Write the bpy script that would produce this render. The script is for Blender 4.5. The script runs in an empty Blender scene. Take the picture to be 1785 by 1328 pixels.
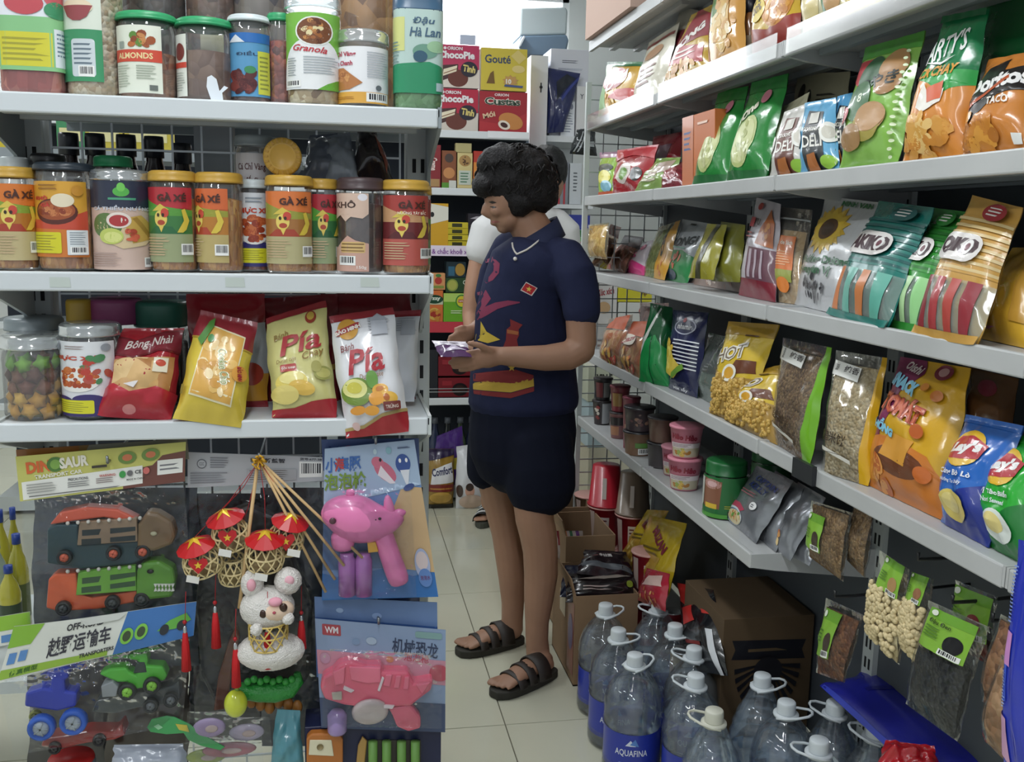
import bpy, bmesh, math, random
import numpy as np
from mathutils import Vector, Matrix, noise, geometry
random.seed(7)
SC = bpy.context.scene
COL = SC.collection
# ---------------------------------------------------------------- camera
W, H, F = 1785, 1328, 1669.0
_a, _p, _r = (math.radians(x) for x in (10.32, 9.11, 1.146))
CAM = np.array([0, 0, 1.40])
_ca, _sa, _cp, _sp = math.cos(_a), math.sin(_a), math.cos(_p), math.sin(_p)
FW = np.array([_sa*_cp, _ca*_cp, -_sp]); _rt = np.array([_ca, -_sa, 0]); _up = np.cross(_rt, FW)
RT = _rt*math.cos(_r) + _up*math.sin(_r); UP = np.cross(RT, FW)
cd = bpy.data.cameras.new('camera'); cam = bpy.data.objects.new('camera', cd); COL.objects.link(cam)
cd.sensor_fit = 'HORIZONTAL'; cd.sensor_width = 36; cd.lens = F*36/W; cd.clip_start = .05
cam.matrix_world = Matrix(((RT[0], UP[0], -FW[0], CAM[0]), (RT[1], UP[1], -FW[1], CAM[1]), (RT[2], UP[2], -FW[2], CAM[2]), (0, 0, 0, 1)))
SC.camera = cam
# ---------------------------------------------------------------- world, lamps, exposure
wd = bpy.data.worlds.new('world'); SC.world = wd; wd.use_nodes = True
wd.node_tree.nodes['Background'].inputs[0].default_value = (.86, .93, 1, 1)
wd.node_tree.nodes['Background'].inputs[1].default_value = .62
SC.view_settings.view_transform = 'Standard'; SC.view_settings.look = 'None'
SC.view_settings.gamma = 1; SC.view_settings.use_curve_mapping = False
SC.view_settings.exposure = -0.2
cy = SC.cycles
cy.use_denoising = True; cy.max_bounces = 8; cy.diffuse_bounces = 3; cy.glossy_bounces = 3
cy.transmission_bounces = 8; cy.transparent_max_bounces = 24; cy.sample_clamp_indirect = 4
cy.caustics_reflective = False; cy.caustics_refractive = False
LAMPS = [(-.1, -0.7), (-.1, 1.1), (0.0, 3.4), (-1.6, 0.2), (-1.6, 2.9), (2.3, 1.2), (0.6, 5.6), (-1.2, 5.6)]
LAMP_Z, LAMP_W = 2.86, 20
for (x, y) in LAMPS:
    l = bpy.data.lights.new('tube_light', 'AREA'); l.shape = 'RECTANGLE'; l.size = .16; l.size_y = 1.25
    l.energy = LAMP_W; l.color = (.93, .97, 1)
    o = bpy.data.objects.new('tube_light', l); COL.objects.link(o); o.location = (x, y, LAMP_Z-.05)
# ---------------------------------------------------------------- pixel helpers (rays of the photograph's camera)
def ray(x, y): return FW + RT*((x-W/2)/F) - UP*((y-H/2)/F)
def onX(x, y, X): d = ray(x, y); return CAM + d*((X-CAM[0])/d[0])
def onY(x, y, Y): d = ray(x, y); return CAM + d*((Y-CAM[1])/d[1])
def onZ(x, y, Z): d = ray(x, y); return CAM + d*((Z-CAM[2])/d[2])
def depth(P): return float((np.array(P)-CAM)@FW)
def mpp(P): return depth(P)/F            # metres per pixel at a point
V3 = lambda *a: np.array(a if len(a) > 1 else a[0], dtype=float)
def unit(v): v = np.asarray(v, float); return v/max(1e-9, np.linalg.norm(v))
# ---------------------------------------------------------------- materials
def lin(h):
    if not isinstance(h, str): return tuple(h)
    h = h.lstrip('#'); c = [int(h[i:i+2], 16)/255 for i in (0, 2, 4)]
    return tuple(x/12.92 if x <= .04045 else ((x+.055)/1.055)**2.4 for x in c)
MC = {}
def _new(key):
    m = bpy.data.materials.new(key); m.use_nodes = True
    nt = m.node_tree; return m, nt, nt.nodes['Principled BSDF']
def mat(col, rough=.45, metal=0., coat=0., spec=.5, emit=0., var=0., scale=40., bump=0., bscale=60., stretch=None):
    key = ('m', col, rough, metal, coat, spec, emit, var, scale, bump, bscale, stretch)
    if key in MC: return MC[key]
    m, nt, b = _new('mat_'+str(col).strip('#')[:20]); c = lin(col)
    b.inputs['Base Color'].default_value = (*c, 1); b.inputs['Roughness'].default_value = rough
    b.inputs['Metallic'].default_value = metal; b.inputs['Coat Weight'].default_value = coat; b.inputs['Coat Roughness'].default_value = .08
    b.inputs['Specular IOR Level'].default_value = spec
    if emit: b.inputs['Emission Color'].default_value = (*c, 1); b.inputs['Emission Strength'].default_value = emit
    if var or bump:
        tc = nt.nodes.new('ShaderNodeTexCoord'); src = tc.outputs['Object']
        if stretch:
            mp = nt.nodes.new('ShaderNodeMapping'); mp.inputs['Scale'].default_value = stretch
            nt.links.new(src, mp.inputs[0]); src = mp.outputs[0]
    if var:
        n = nt.nodes.new('ShaderNodeTexNoise'); n.inputs['Scale'].default_value = scale; n.inputs['Detail'].default_value = 4
        nt.links.new(src, n.inputs['Vector'])
        r = nt.nodes.new('ShaderNodeValToRGB'); e = r.color_ramp.elements
        e[0].position = .3; e[1].position = .7
        e[0].color = (*[max(0, x*(1-var)) for x in c], 1); e[1].color = (*[min(1, x*(1+var)+var*.02) for x in c], 1)
        nt.links.new(n.outputs[0], r.inputs[0]); nt.links.new(r.outputs[0], b.inputs['Base Color'])
    if bump:
        n2 = nt.nodes.new('ShaderNodeTexNoise'); n2.inputs['Scale'].default_value = bscale; n2.inputs['Detail'].default_value = 3
        nt.links.new(src, n2.inputs['Vector'])
        bp = nt.nodes.new('ShaderNodeBump'); bp.inputs['Strength'].default_value = bump; bp.inputs['Distance'].default_value = .01
        nt.links.new(n2.outputs[0], bp.inputs['Height']); nt.links.new(bp.outputs[0], b.inputs['Normal'])
    MC[key] = m; return m
def bagm(col, rough=.22, metal=0.): return mat(col, rough, metal, .5, .5, 0, 0, 40, .16, 26)
def food(c1, c2, c3=None, scale=90., rough=.55, bump=.5, stretch=None):
    key = ('f', c1, c2, c3, scale, rough, bump, stretch)
    if key in MC: return MC[key]
    m, nt, b = _new('food_'+c1.strip('#')); b.inputs['Roughness'].default_value = rough
    tc = nt.nodes.new('ShaderNodeTexCoord'); src = tc.outputs['Object']
    if stretch:
        mp = nt.nodes.new('ShaderNodeMapping'); mp.inputs['Scale'].default_value = stretch
        nt.links.new(src, mp.inputs[0]); src = mp.outputs[0]
    v = nt.nodes.new('ShaderNodeTexVoronoi'); v.inputs['Scale'].default_value = scale
    nt.links.new(src, v.inputs['Vector'])
    r = nt.nodes.new('ShaderNodeValToRGB'); e = r.color_ramp.elements
    e[0].color = (*lin(c1), 1); e[1].color = (*lin(c2), 1); e[0].position = .2; e[1].position = .8
    if c3: k = r.color_ramp.elements.new(.5); k.color = (*lin(c3), 1)
    sp = nt.nodes.new('ShaderNodeSeparateColor'); nt.links.new(v.outputs['Color'], sp.inputs[0])
    nt.links.new(sp.outputs[0], r.inputs[0]); nt.links.new(r.outputs[0], b.inputs['Base Color'])
    bp = nt.nodes.new('ShaderNodeBump'); bp.inputs['Strength'].default_value = bump; bp.inputs['Distance'].default_value = .01; bp.invert = True
    nt.links.new(v.outputs['Distance'], bp.inputs['Height']); nt.links.new(bp.outputs[0], b.inputs['Normal'])
    MC[key] = m; return m
def film(tint='ffffff', gl=.10, rough=.07, haze=.03, bump=.0, bscale=30.):
    """thin clear plastic: mostly passes light, mirrors at grazing angles"""
    key = ('c', tint, gl, rough, haze, bump, bscale)
    if key in MC: return MC[key]
    m = bpy.data.materials.new('clear_film'); m.use_nodes = True; nt = m.node_tree; nt.nodes.clear()
    o = nt.nodes.new('ShaderNodeOutputMaterial'); t = nt.nodes.new('ShaderNodeBsdfTransparent'); t.inputs[0].default_value = (*lin(tint), 1)
    g = nt.nodes.new('ShaderNodeBsdfGlossy'); g.inputs['Roughness'].default_value = rough; g.inputs[0].default_value = (1, 1, 1, 1)
    d = nt.nodes.new('ShaderNodeBsdfDiffuse'); d.inputs[0].default_value = (*lin(tint), 1)
    lw = nt.nodes.new('ShaderNodeLayerWeight'); lw.inputs[0].default_value = .25
    mm = nt.nodes.new('ShaderNodeMath'); mm.operation = 'MULTIPLY_ADD'; mm.inputs[1].default_value = .55; mm.inputs[2].default_value = gl
    nt.links.new(lw.outputs['Fresnel'], mm.inputs[0])
    mx = nt.nodes.new('ShaderNodeMixShader'); mh = nt.nodes.new('ShaderNodeMixShader'); mh.inputs[0].default_value = haze
    nt.links.new(t.outputs[0], mh.inputs[1]); nt.links.new(d.outputs[0], mh.inputs[2])
    nt.links.new(mm.outputs[0], mx.inputs[0]); nt.links.new(mh.outputs[0], mx.inputs[1]); nt.links.new(g.outputs[0], mx.inputs[2])
    nt.links.new(mx.outputs[0], o.inputs[0])
    if bump:
        tc = nt.nodes.new('ShaderNodeTexCoord'); n2 = nt.nodes.new('ShaderNodeTexNoise'); n2.inputs['Scale'].default_value = bscale
        nt.links.new(tc.outputs['Object'], n2.inputs['Vector'])
        bp = nt.nodes.new('ShaderNodeBump'); bp.inputs['Strength'].default_value = bump; bp.inputs['Distance'].default_value = .02
        nt.links.new(n2.outputs[0], bp.inputs['Height'])
        for k in (g.inputs['Normal'], lw.inputs['Normal']): nt.links.new(bp.outputs[0], k)
    MC[key] = m; return m
def asmat(c):
    return c if isinstance(c, bpy.types.Material) else mat(c, .4)
# ---------------------------------------------------------------- objects
def root(name, label, cat, loc, group=None, kind=None):
    o = bpy.data.objects.new(name, None); COL.objects.link(o); o.location = Vector(loc); o.empty_display_size = .02
    o['label'] = label; o['category'] = cat
    if group: o['group'] = group
    if kind: o['kind'] = kind
    return o
def tag(o, label=None, cat=None, group=None, kind=None):
    if label: o['label'] = label
    if cat: o['category'] = cat
    if group: o['group'] = group
    if kind: o['kind'] = kind
    return o
def wloc(o):
    p = Vector(o.location)
    while o.parent: o = o.parent; p += Vector(o.location)
    return p
def mesh(name, V, Fc, mats, parent=None, fm=None, smooth=True, loc=None):
    """one mesh object from world-space vertices; children are stored relative to their parent"""
    me = bpy.data.meshes.new(name); V = np.asarray(V, float).reshape(-1, 3)
    base = np.array(wloc(parent)) if parent else (np.array(loc) if loc is not None else np.zeros(3))
    me.from_pydata((V-base).tolist(), [], [list(map(int, f)) for f in Fc])
    if not isinstance(mats, (list, tuple)): mats = [mats]
    for m in mats: me.materials.append(asmat(m))
    if fm is not None: me.polygons.foreach_set('material_index', np.asarray(fm, dtype=np.int32))
    if smooth is True: me.polygons.foreach_set('use_smooth', np.ones(len(me.polygons), bool))
    me.update()
    o = bpy.data.objects.new(name, me); COL.objects.link(o)
    if parent: o.parent = parent
    elif loc is not None: o.location = Vector(loc)
    return o
class MB:
    """collects shapes into one mesh"""
    def __init__(s): s.V = []; s.F = []; s.M = []; s.n = 0
    def add(s, V, Fc, m=0):
        V = np.asarray(V, float).reshape(-1, 3); s.V.append(V); s.F += [[i+s.n for i in f] for f in Fc]; s.M += [m]*len(Fc); s.n += len(V); return s
    def box(s, lo, hi, m=0, bev=0.):
        (x0, y0, z0), (x1, y1, z1) = lo, hi
        return s.hexa([(x0, y0, z0), (x1, y0, z0), (x1, y1, z0), (x0, y1, z0), (x0, y0, z1), (x1, y0, z1), (x1, y1, z1), (x0, y1, z1)], m)
    def hexa(s, P, m=0):
        return s.add(P, [(0, 3, 2, 1), (4, 5, 6, 7), (0, 1, 5, 4), (1, 2, 6, 5), (2, 3, 7, 6), (3, 0, 4, 7)], m)
    def bar(s, a, b, w, h=None, up=(0, 0, 1), m=0):
        a, b = V3(a), V3(b); d = unit(b-a); up = V3(up)
        if abs(d@up) > .95: up = V3(0, 1, 0)
        x = unit(np.cross(d, up)); y = np.cross(x, d); h = h or w
        P = [q+x*(i*w/2)+y*(j*h/2) for q in (a, b) for i, j in ((-1, -1), (1, -1), (1, 1), (-1, 1))]
        return s.hexa(P, m)
    def tube(s, pts, r, n=8, m=0, closed=False, cap=True):
        pts = [V3(p) for p in pts]; k = len(pts); rs = r if isinstance(r, (list, tuple, np.ndarray)) else [r]*k
        V = []; ts = [unit((pts[(i+1) % k] if (closed or i < k-1) else p)-(pts[i-1] if (closed or i > 0) else p)) for i, p in enumerate(pts)]
        dref = max(abs(t[1]) for t in ts) < .96; x = None      # radii are (depth, in-plane) unless the path runs along the depth axis
        for i, p in enumerate(pts):
            t = ts[i]; g = V3(0, 1, 0) if dref else (x if x is not None else (V3(0, 0, 1) if abs(t[2]) < .9 else V3(1, 0, 0)))
            x = unit(g-t*(g@t)); y = np.cross(t, x); rr = rs[i]; ra, rb = rr if isinstance(rr, (tuple, list)) else (rr, rr)
            V += [p+x*(ra*math.cos(2*math.pi*j/n))+y*(rb*math.sin(2*math.pi*j/n)) for j in range(n)]
        Fc = []
        for i in range(k if closed else k-1):
            a0, b0 = i*n, ((i+1) % k)*n
            Fc += [(a0+j, a0+(j+1) % n, b0+(j+1) % n, b0+j) for j in range(n)]
        if cap and not closed: Fc += [tuple(range(n-1, -1, -1)), tuple(range((k-1)*n, k*n))]
        return s.add(V, Fc, m)
    def lathe(s, prof, c, n=28, m=0, axis=(0, 0, 1), a0=0., a1=2*math.pi, sq=0.):
        """prof: (radius, height) pairs; sq>0 squares the cross-section"""
        ax = unit(axis); e1 = unit(np.cross(ax, (0, 1, 0)) if abs(ax[1]) < .9 else np.cross(ax, (1, 0, 0))); e2 = np.cross(ax, e1); c = V3(c)
        full = abs(a1-a0-2*math.pi) < 1e-6; nn = n if full else n+1; V = []
        for (r, h) in prof:
            for j in range(nn):
                t = a0+(a1-a0)*j/n; q = 1.
                if sq: ct, st = abs(math.cos(t)), abs(math.sin(t)); q = (ct**(2+sq)+st**(2+sq))**(-1/(2+sq))
                V.append(c+ax*h+(e1*math.cos(t)+e2*math.sin(t))*(r*q))
        Fc = []
        for i in range(len(prof)-1):
            for j in range(n if full else n):
                k = (j+1) % nn; Fc.append((i*nn+j, i*nn+k, (i+1)*nn+k, (i+1)*nn+j))
        return s.add(V, Fc, m)
    def ball(s, c, r, m=0, n=8, k=6):
        rx, ry, rz = r if isinstance(r, (tuple, list)) else (r, r, r); c = V3(c); V = [c+V3(0, 0, -rz)]
        for i in range(1, k):
            f = -math.pi/2+math.pi*i/k
            V += [c+V3(rx*math.cos(f)*math.cos(2*math.pi*j/n), ry*math.cos(f)*math.sin(2*math.pi*j/n), rz*math.sin(f)) for j in range(n)]
        V.append(c+V3(0, 0, rz)); t = len(V)-1
        Fc = [(0, 1+(j+1) % n, 1+j) for j in range(n)]
        for i in range(k-2): Fc += [(1+i*n+j, 1+i*n+(j+1) % n, 1+(i+1)*n+(j+1) % n, 1+(i+1)*n+j) for j in range(n)]
        Fc += [(t, 1+(k-2)*n+j, 1+(k-2)*n+(j+1) % n) for j in range(n)]
        return s.add(V, Fc, m)
    def build(s, name, mats, parent=None, smooth=True, loc=None):
        return mesh(name, np.concatenate(s.V), s.F, mats, parent, s.M if isinstance(mats, (list, tuple)) and len(mats) > 1 else None, smooth, loc)
def bevel(o, w=.002, seg=2):
    md = o.modifiers.new('bevel', 'BEVEL'); md.width = w; md.segments = seg; md.limit_method = 'ANGLE'; return o
# ---------------------------------------------------------------- print (flat artwork laid on a curved surface)
TC = {}
def textmesh(body, bold=0., shear=0.):
    k = (body, bold, shear)
    if k in TC: return TC[k]
    c = bpy.data.curves.new('t', 'FONT'); c.body = body; c.offset = bold; c.shear = shear; c.resolution_u = 2
    o = bpy.data.objects.new('t', c); COL.objects.link(o)
    dg = bpy.context.evaluated_depsgraph_get(); me = bpy.data.meshes.new_from_object(o.evaluated_get(dg))
    me.calc_loop_triangles()
    v = np.zeros(len(me.vertices)*3); me.vertices.foreach_get('co', v); v = v.reshape(-1, 3)[:, :2]
    t = [tuple(x.vertices) for x in me.loop_triangles]
    bpy.data.objects.remove(o); bpy.data.curves.remove(c); bpy.data.meshes.remove(me)
    lo, hi = v.min(0), v.max(0); v = (v-lo)/np.maximum(hi-lo, 1e-6)
    TC[k] = (v, t, (hi-lo)[0]/max(1e-6, (hi-lo)[1])); return TC[k]
class Surf:
    def __init__(s, G):
        s.G = G; du = np.gradient(G, axis=1); dv = np.gradient(G, axis=0)
        n = np.cross(du, dv); s.N = n/np.maximum(1e-12, np.linalg.norm(n, axis=2, keepdims=True))
        s.w = np.linalg.norm(G[G.shape[0]//2, -1]-G[G.shape[0]//2, 0]); s.h = np.linalg.norm(G[-1, G.shape[1]//2]-G[0, G.shape[1]//2])
    def at(s, uv, off):
        nv, nu = s.G.shape[0]-1, s.G.shape[1]-1
        u = np.clip(uv[:, 0], 0, 1)*nu; v = np.clip(uv[:, 1], 0, 1)*nv
        i = np.minimum(u.astype(int), nu-1); j = np.minimum(v.astype(int), nv-1); fu = (u-i)[:, None]; fv = (v-j)[:, None]
        f = lambda A: (A[j, i]*(1-fu)+A[j, i+1]*fu)*(1-fv)+(A[j+1, i]*(1-fu)+A[j+1, i+1]*fu)*fv
        return f(s.G)+f(s.N)*off
def _split(v, t, mx=.06, it=6):
    v = [tuple(x) for x in v]; t = list(t)
    for _ in range(it):
        out = []; ch = False; cache = {}
        def mid(a, b):
            k = (min(a, b), max(a, b))
            if k not in cache: v.append(((v[a][0]+v[b][0])/2, (v[a][1]+v[b][1])/2)); cache[k] = len(v)-1
            return cache[k]
        L = lambda a, b: max(abs(v[a][0]-v[b][0]), abs(v[a][1]-v[b][1]))
        for (a, b, c) in t:
            e = [L(a, b) > mx, L(b, c) > mx, L(c, a) > mx]
            if not any(e): out.append((a, b, c)); continue
            ch = True
            ab = mid(a, b) if e[0] else None; bc = mid(b, c) if e[1] else None; cc = mid(c, a) if e[2] else None
            if ab is not None and bc is not None and cc is not None: out += [(a, ab, cc), (ab, b, bc), (cc, bc, c), (ab, bc, cc)]
            elif ab is not None and bc is not None: out += [(a, ab, c), (ab, bc, c), (ab, b, bc)]
            elif bc is not None and cc is not None: out += [(b, bc, a), (bc, cc, a), (bc, c, cc)]
            elif cc is not None and ab is not None: out += [(c, cc, b), (cc, ab, b), (cc, a, ab)]
            elif ab is not None: out += [(a, ab, c), (ab, b, c)]
            elif bc is not None: out += [(b, bc, a), (bc, c, a)]
            else: out += [(c, cc, b), (cc, a, b)]
        t = out
        if not ch: break
    return v, t
def ell(cu, cv, ru, rv, n=22, a=0.): return [(cu+ru*math.cos(2*math.pi*i/n+a), cv+rv*math.sin(2*math.pi*i/n+a)) for i in range(n)]
def star(cu, cv, ru, rv, k=5, inner=.42, a=math.pi/2):
    return [(cu+ru*(1 if i % 2 == 0 else inner)*math.cos(a+math.pi*i/k), cv+rv*(1 if i % 2 == 0 else inner)*math.sin(a+math.pi*i/k)) for i in range(2*k)]
def rot(P, cu, cv, deg, asp):
    """turn points about (cu,cv) in real proportions (asp = width/height of the surface)"""
    t = math.radians(deg); c, s = math.cos(t), math.sin(t)
    return [(cu+((x-cu)*asp*c-(y-cv)*s)/asp, cv+((x-cu)*asp*s+(y-cv)*c)) for x, y in P]
def rrect(u0, v0, u1, v1, r, asp):
    P = []
    for cx, cyy, a in ((u1-r/asp, v1-r, 0), (u0+r/asp, v1-r, 90), (u0+r/asp, v0+r, 180), (u1-r/asp, v0+r, 270)):
        P += [(cx+r/asp*math.cos(math.radians(a+k*22.5)), cyy+r*math.sin(math.radians(a+k*22.5))) for k in range(5)]
    return P
def artwork(surf, specs, parent, name='printed_front', z0=.0006, dz=.0004, rough=.35):
    """specs: ('r',u0,v0,u1,v1,col) ('rr',...,col,r) ('e',cu,cv,ru,rv,col[,deg]) ('p',pts,col) ('s',cu,cv,r,col) ('t',text,cu,cv,w,h,col[,deg,bold,shear])
    ('b',u0,v0,u1,v1) barcode  ('l',u0,v0,u1,v1,n,col) fine print  ('f',cu,cv,ru,rv,n,size,cols) scattered pieces"""
    mb = MB(); mats = []; idx = {}; lay = [0]; asp = surf.w/max(1e-6, surf.h)
    def mi(c):
        k = c if isinstance(c, str) else c.name
        if k not in idx: idx[k] = len(mats); mats.append(mat(c, rough, 0, .3) if isinstance(c, str) else c)
        return idx[k]
    def put(v, t, c):
        v, t = _split(v, t); mb.add(surf.at(np.array(v), z0+dz*lay[0]), t, mi(c))
    def poly(P, c):
        tr = geometry.tessellate_polygon([[Vector((x, y, 0)) for x, y in P]]); area = 0
        t = []
        for (a, b, d) in tr:
            s = (P[b][0]-P[a][0])*(P[d][1]-P[a][1])-(P[d][0]-P[a][0])*(P[b][1]-P[a][1])
            t.append((a, b, d) if s > 0 else (a, d, b))
        put(P, t, c)
    for s in specs:
        k = s[0]; lay[0] += 1
        if k == 'r': poly([(s[1], s[2]), (s[3], s[2]), (s[3], s[4]), (s[1], s[4])], s[5])
        elif k == 'rr': poly(rrect(*s[1:5], s[6], asp), s[5])
        elif k == 'e':
            P = ell(*s[1:5]); poly(rot(P, s[1], s[2], s[6], asp) if len(s) > 6 else P, s[5])
        elif k == 'p': poly(s[1], s[2])
        elif k == 's': poly(star(s[1], s[2], s[3]/asp, s[3]), s[4])
        elif k == 't':
            deg = s[7] if len(s) > 7 else 0; bold = s[8] if len(s) > 8 else .02; sh = s[9] if len(s) > 9 else 0
            v, t, _ = textmesh(s[1], bold, sh); P = [(s[2]+(x-.5)*s[4], s[3]+(y-.5)*s[5]) for x, y in v]
            if deg: P = rot(P, s[2], s[3], deg, asp)
            put(P, t, s[6])
        elif k == 'b':
            u0, v0, u1, v1 = s[1:5]; poly([(u0, v0), (u1, v0), (u1, v1), (u0, v1)], 'f4f4f0'); lay[0] += 1; rnd = random.Random(int(u0*999)); x = u0+(u1-u0)*.1
            while x < u1-(u1-u0)*.12:
                w = (u1-u0)*rnd.choice((.03, .05, .07)); poly([(x, v0+(v1-v0)*.25), (x+w, v0+(v1-v0)*.25), (x+w, v1-(v1-v0)*.1), (x, v1-(v1-v0)*.1)], '22222a'); x += w+(u1-u0)*rnd.choice((.03, .05))
        elif k == 'l':
            u0, v0, u1, v1, n, c = s[1:7]; rnd = random.Random(int(u0*77+n))
            for i in range(n):
                y = v1-(i+.5)*(v1-v0)/n; h = (v1-v0)/n*.2; poly([(u0, y-h), (u0+(u1-u0)*rnd.uniform(.65, 1), y-h), (u0+(u1-u0)*rnd.uniform(.65, 1), y+h), (u0, y+h)], c)
        elif k == 'f':
            cu, cv, ru, rv, n, sz, cols = s[1:8]; rnd = random.Random(int(cu*1000+cv*100+n)); h0 = lay[0]
            for i in range(n):
                a = rnd.uniform(0, 6.28); q = math.sqrt(rnd.random()); lay[0] = h0+.9*i/max(1, n)
                x, y = cu+ru*q*math.cos(a), cv+rv*q*math.sin(a); z = sz*rnd.uniform(.7, 1.25)
                P = ell(x, y, z/asp*rnd.uniform(.8, 1.2), z*rnd.uniform(.55, .9), 9, rnd.random()); poly(rot(P, x, y, rnd.uniform(0, 180), asp), cols[i % len(cols)])
            lay[0] = h0+1
    return mb.build(name, mats, parent, smooth=True) if mb.n else None
# ---------------------------------------------------------------- generic goods
def grid_faces(nu, nv, flip=False, o=0):
    Fc = []
    for j in range(nv):
        for i in range(nu):
            a = o+j*(nu+1)+i; q = (a, a+1, a+nu+2, a+nu+1); Fc.append(q[::-1] if flip else q)
    return Fc
def bag(name, label, cat, Q, T, col, art=(), nu=16, nv=20, wr=.10, seed=0, group=None, back=None, belly=.5, seal=.05, clear=False, inner=None, tmul=.6, extra=None, pinch=.0, printname='printed_front', flat=False):
    """a filled pouch. Q = [BL,BR,TR,TL] corners of its front outline in the world, T its thickness"""
    BL, BR, TR, TL = [V3(q) for q in Q]; rnd = random.Random(seed or label)
    T = T*.82; n = unit(np.cross(BR-BL, TL-BL)); U, Vv = np.meshgrid(np.linspace(0, 1, nu+1), np.linspace(0, 1, nv+1))
    def P(u, v): return ((BL*(1-u)[..., None]+BR*u[..., None])*(1-v)[..., None]+(TL*(1-u)[..., None]+TR*u[..., None])*v[..., None])
    cc = np.clip(1-np.abs(2*U-1)**4.2, 0, 1)**.8
    lo = np.clip((Vv-seal*.6)/max(.02, belly*.45), 0, 1)**.6; hi = np.clip((1-seal-Vv)/.42, 0, 1)**.75
    prof = cc*lo*hi
    sx = rnd.uniform(0, 50)
    wv = np.array([[noise.noise(Vector((u*3.2+sx, v*4.1, sx)))+.6*noise.noise(Vector((u*8+sx, v*7+sx, 3))) for u in np.linspace(0, 1, nu+1)] for v in np.linspace(0, 1, nv+1)])
    pin = (np.exp(-((Vv-seal)/.10)**2)+np.exp(-((Vv-1+seal)/.13)**2))*np.sin(U*math.pi*7+sx)*.05
    edge = np.clip(np.minimum(np.minimum(U, 1-U)*8, 1), 0, 1)
    base = P(U, Vv); cen = (BL+BR+TR+TL)/4
    if pinch: base = base+(((cen-base)@unit(BR-BL))[..., None]*unit(BR-BL))*(pinch*np.sin(Vv*math.pi)[..., None])
    side = unit(BR-BL); base = base + side*((noise_edge(Vv, sx)*.012*np.linalg.norm(BR-BL)*(1-edge+.2))[..., None])
    G = base+n*((prof*tmul+(wv*wr+pin)*edge*(.25+.75*prof))*T+.0006)[..., None]
    B = base-n*((prof*(1-tmul)+.0)*T+.0006)[..., None]
    r = root(name, label, cat, (BL+BR)/2, group)
    bc = asmat(back if back is not None else col) if not clear else film(haze=.05, bump=.25)
    fc = bagm(col) if isinstance(col, str) else col
    V = np.concatenate([G.reshape(-1, 3), B.reshape(-1, 3)]); k = (nu+1)*(nv+1)
    Fs = grid_faces(nu, nv)+grid_faces(nu, nv, True, k); fm = [0]*(nu*nv)+[1]*(nu*nv)
    mesh('pouch', V, Fs, [fc, bagm(back) if isinstance(back, str) else (bc if clear else fc)], r, fm)
    S = Surf(G)
    if inner is not None:   # loose contents behind a clear pouch
        In = base+n*((prof*tmul+wv*wr*.4*prof)*T-.004*np.clip(prof*6, 0, 1))[..., None]; Ib = base-n*(prof*(1-tmul)*T-.003*np.clip(prof*6, 0, 1))[..., None]
        v0, v1 = inner[1:3]; j0, j1 = int(v0*nv), max(int(v0*nv)+1, int(v1*nv)); a = In[j0:j1+1, 1:-1]; b = Ib[j0:j1+1, 1:-1]; kk = a.shape[0]*a.shape[1]
        mesh('contents', np.concatenate([a.reshape(-1, 3), b.reshape(-1, 3)]), grid_faces(nu-2, j1-j0)+grid_faces(nu-2, j1-j0, True, kk), inner[0], r)
    if art: artwork(S, art, r, printname)
    if extra: extra(S, r)
    return r
def noise_edge(Vv, sx): return np.sin(Vv*9+sx)+.6*np.sin(Vv*23+sx*2)
def box(name, label, cat, BL, BR, TL, dep, col, art=(), group=None, side=None, top=None, sideart=None, partname='carton', rough=.4, bev=.001):
    BL, BR, TL, dep = V3(BL), V3(BR), V3(TL), V3(dep); TR = BR+TL-BL
    r = root(name, label, cat, (BL+BR+dep)/2, group)
    P = [BL, BR, BR+dep, BL+dep, TL, TR, TR+dep, TL+dep]
    V = np.array(P); Fc = [(0, 3, 2, 1), (4, 5, 6, 7), (0, 1, 5, 4), (1, 2, 6, 5), (2, 3, 7, 6), (3, 0, 4, 7)]
    f = lambda c: mat(c, rough) if isinstance(c, str) else c
    o = mesh(partname, V, Fc, [f(col), f(side or col), f(top or side or col)], r, [2, 2, 0, 1, 1, 1], smooth=False)
    bevel(o, bev, 1)
    G = np.array([[BL, BR], [TL, TR]]); S = Surf(G)
    if art: artwork(S, art, r)
    if sideart: artwork(Surf(np.array([[BL+dep, BL], [TL+dep, TL]])), sideart, r, 'printed_side')
    return r
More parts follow.
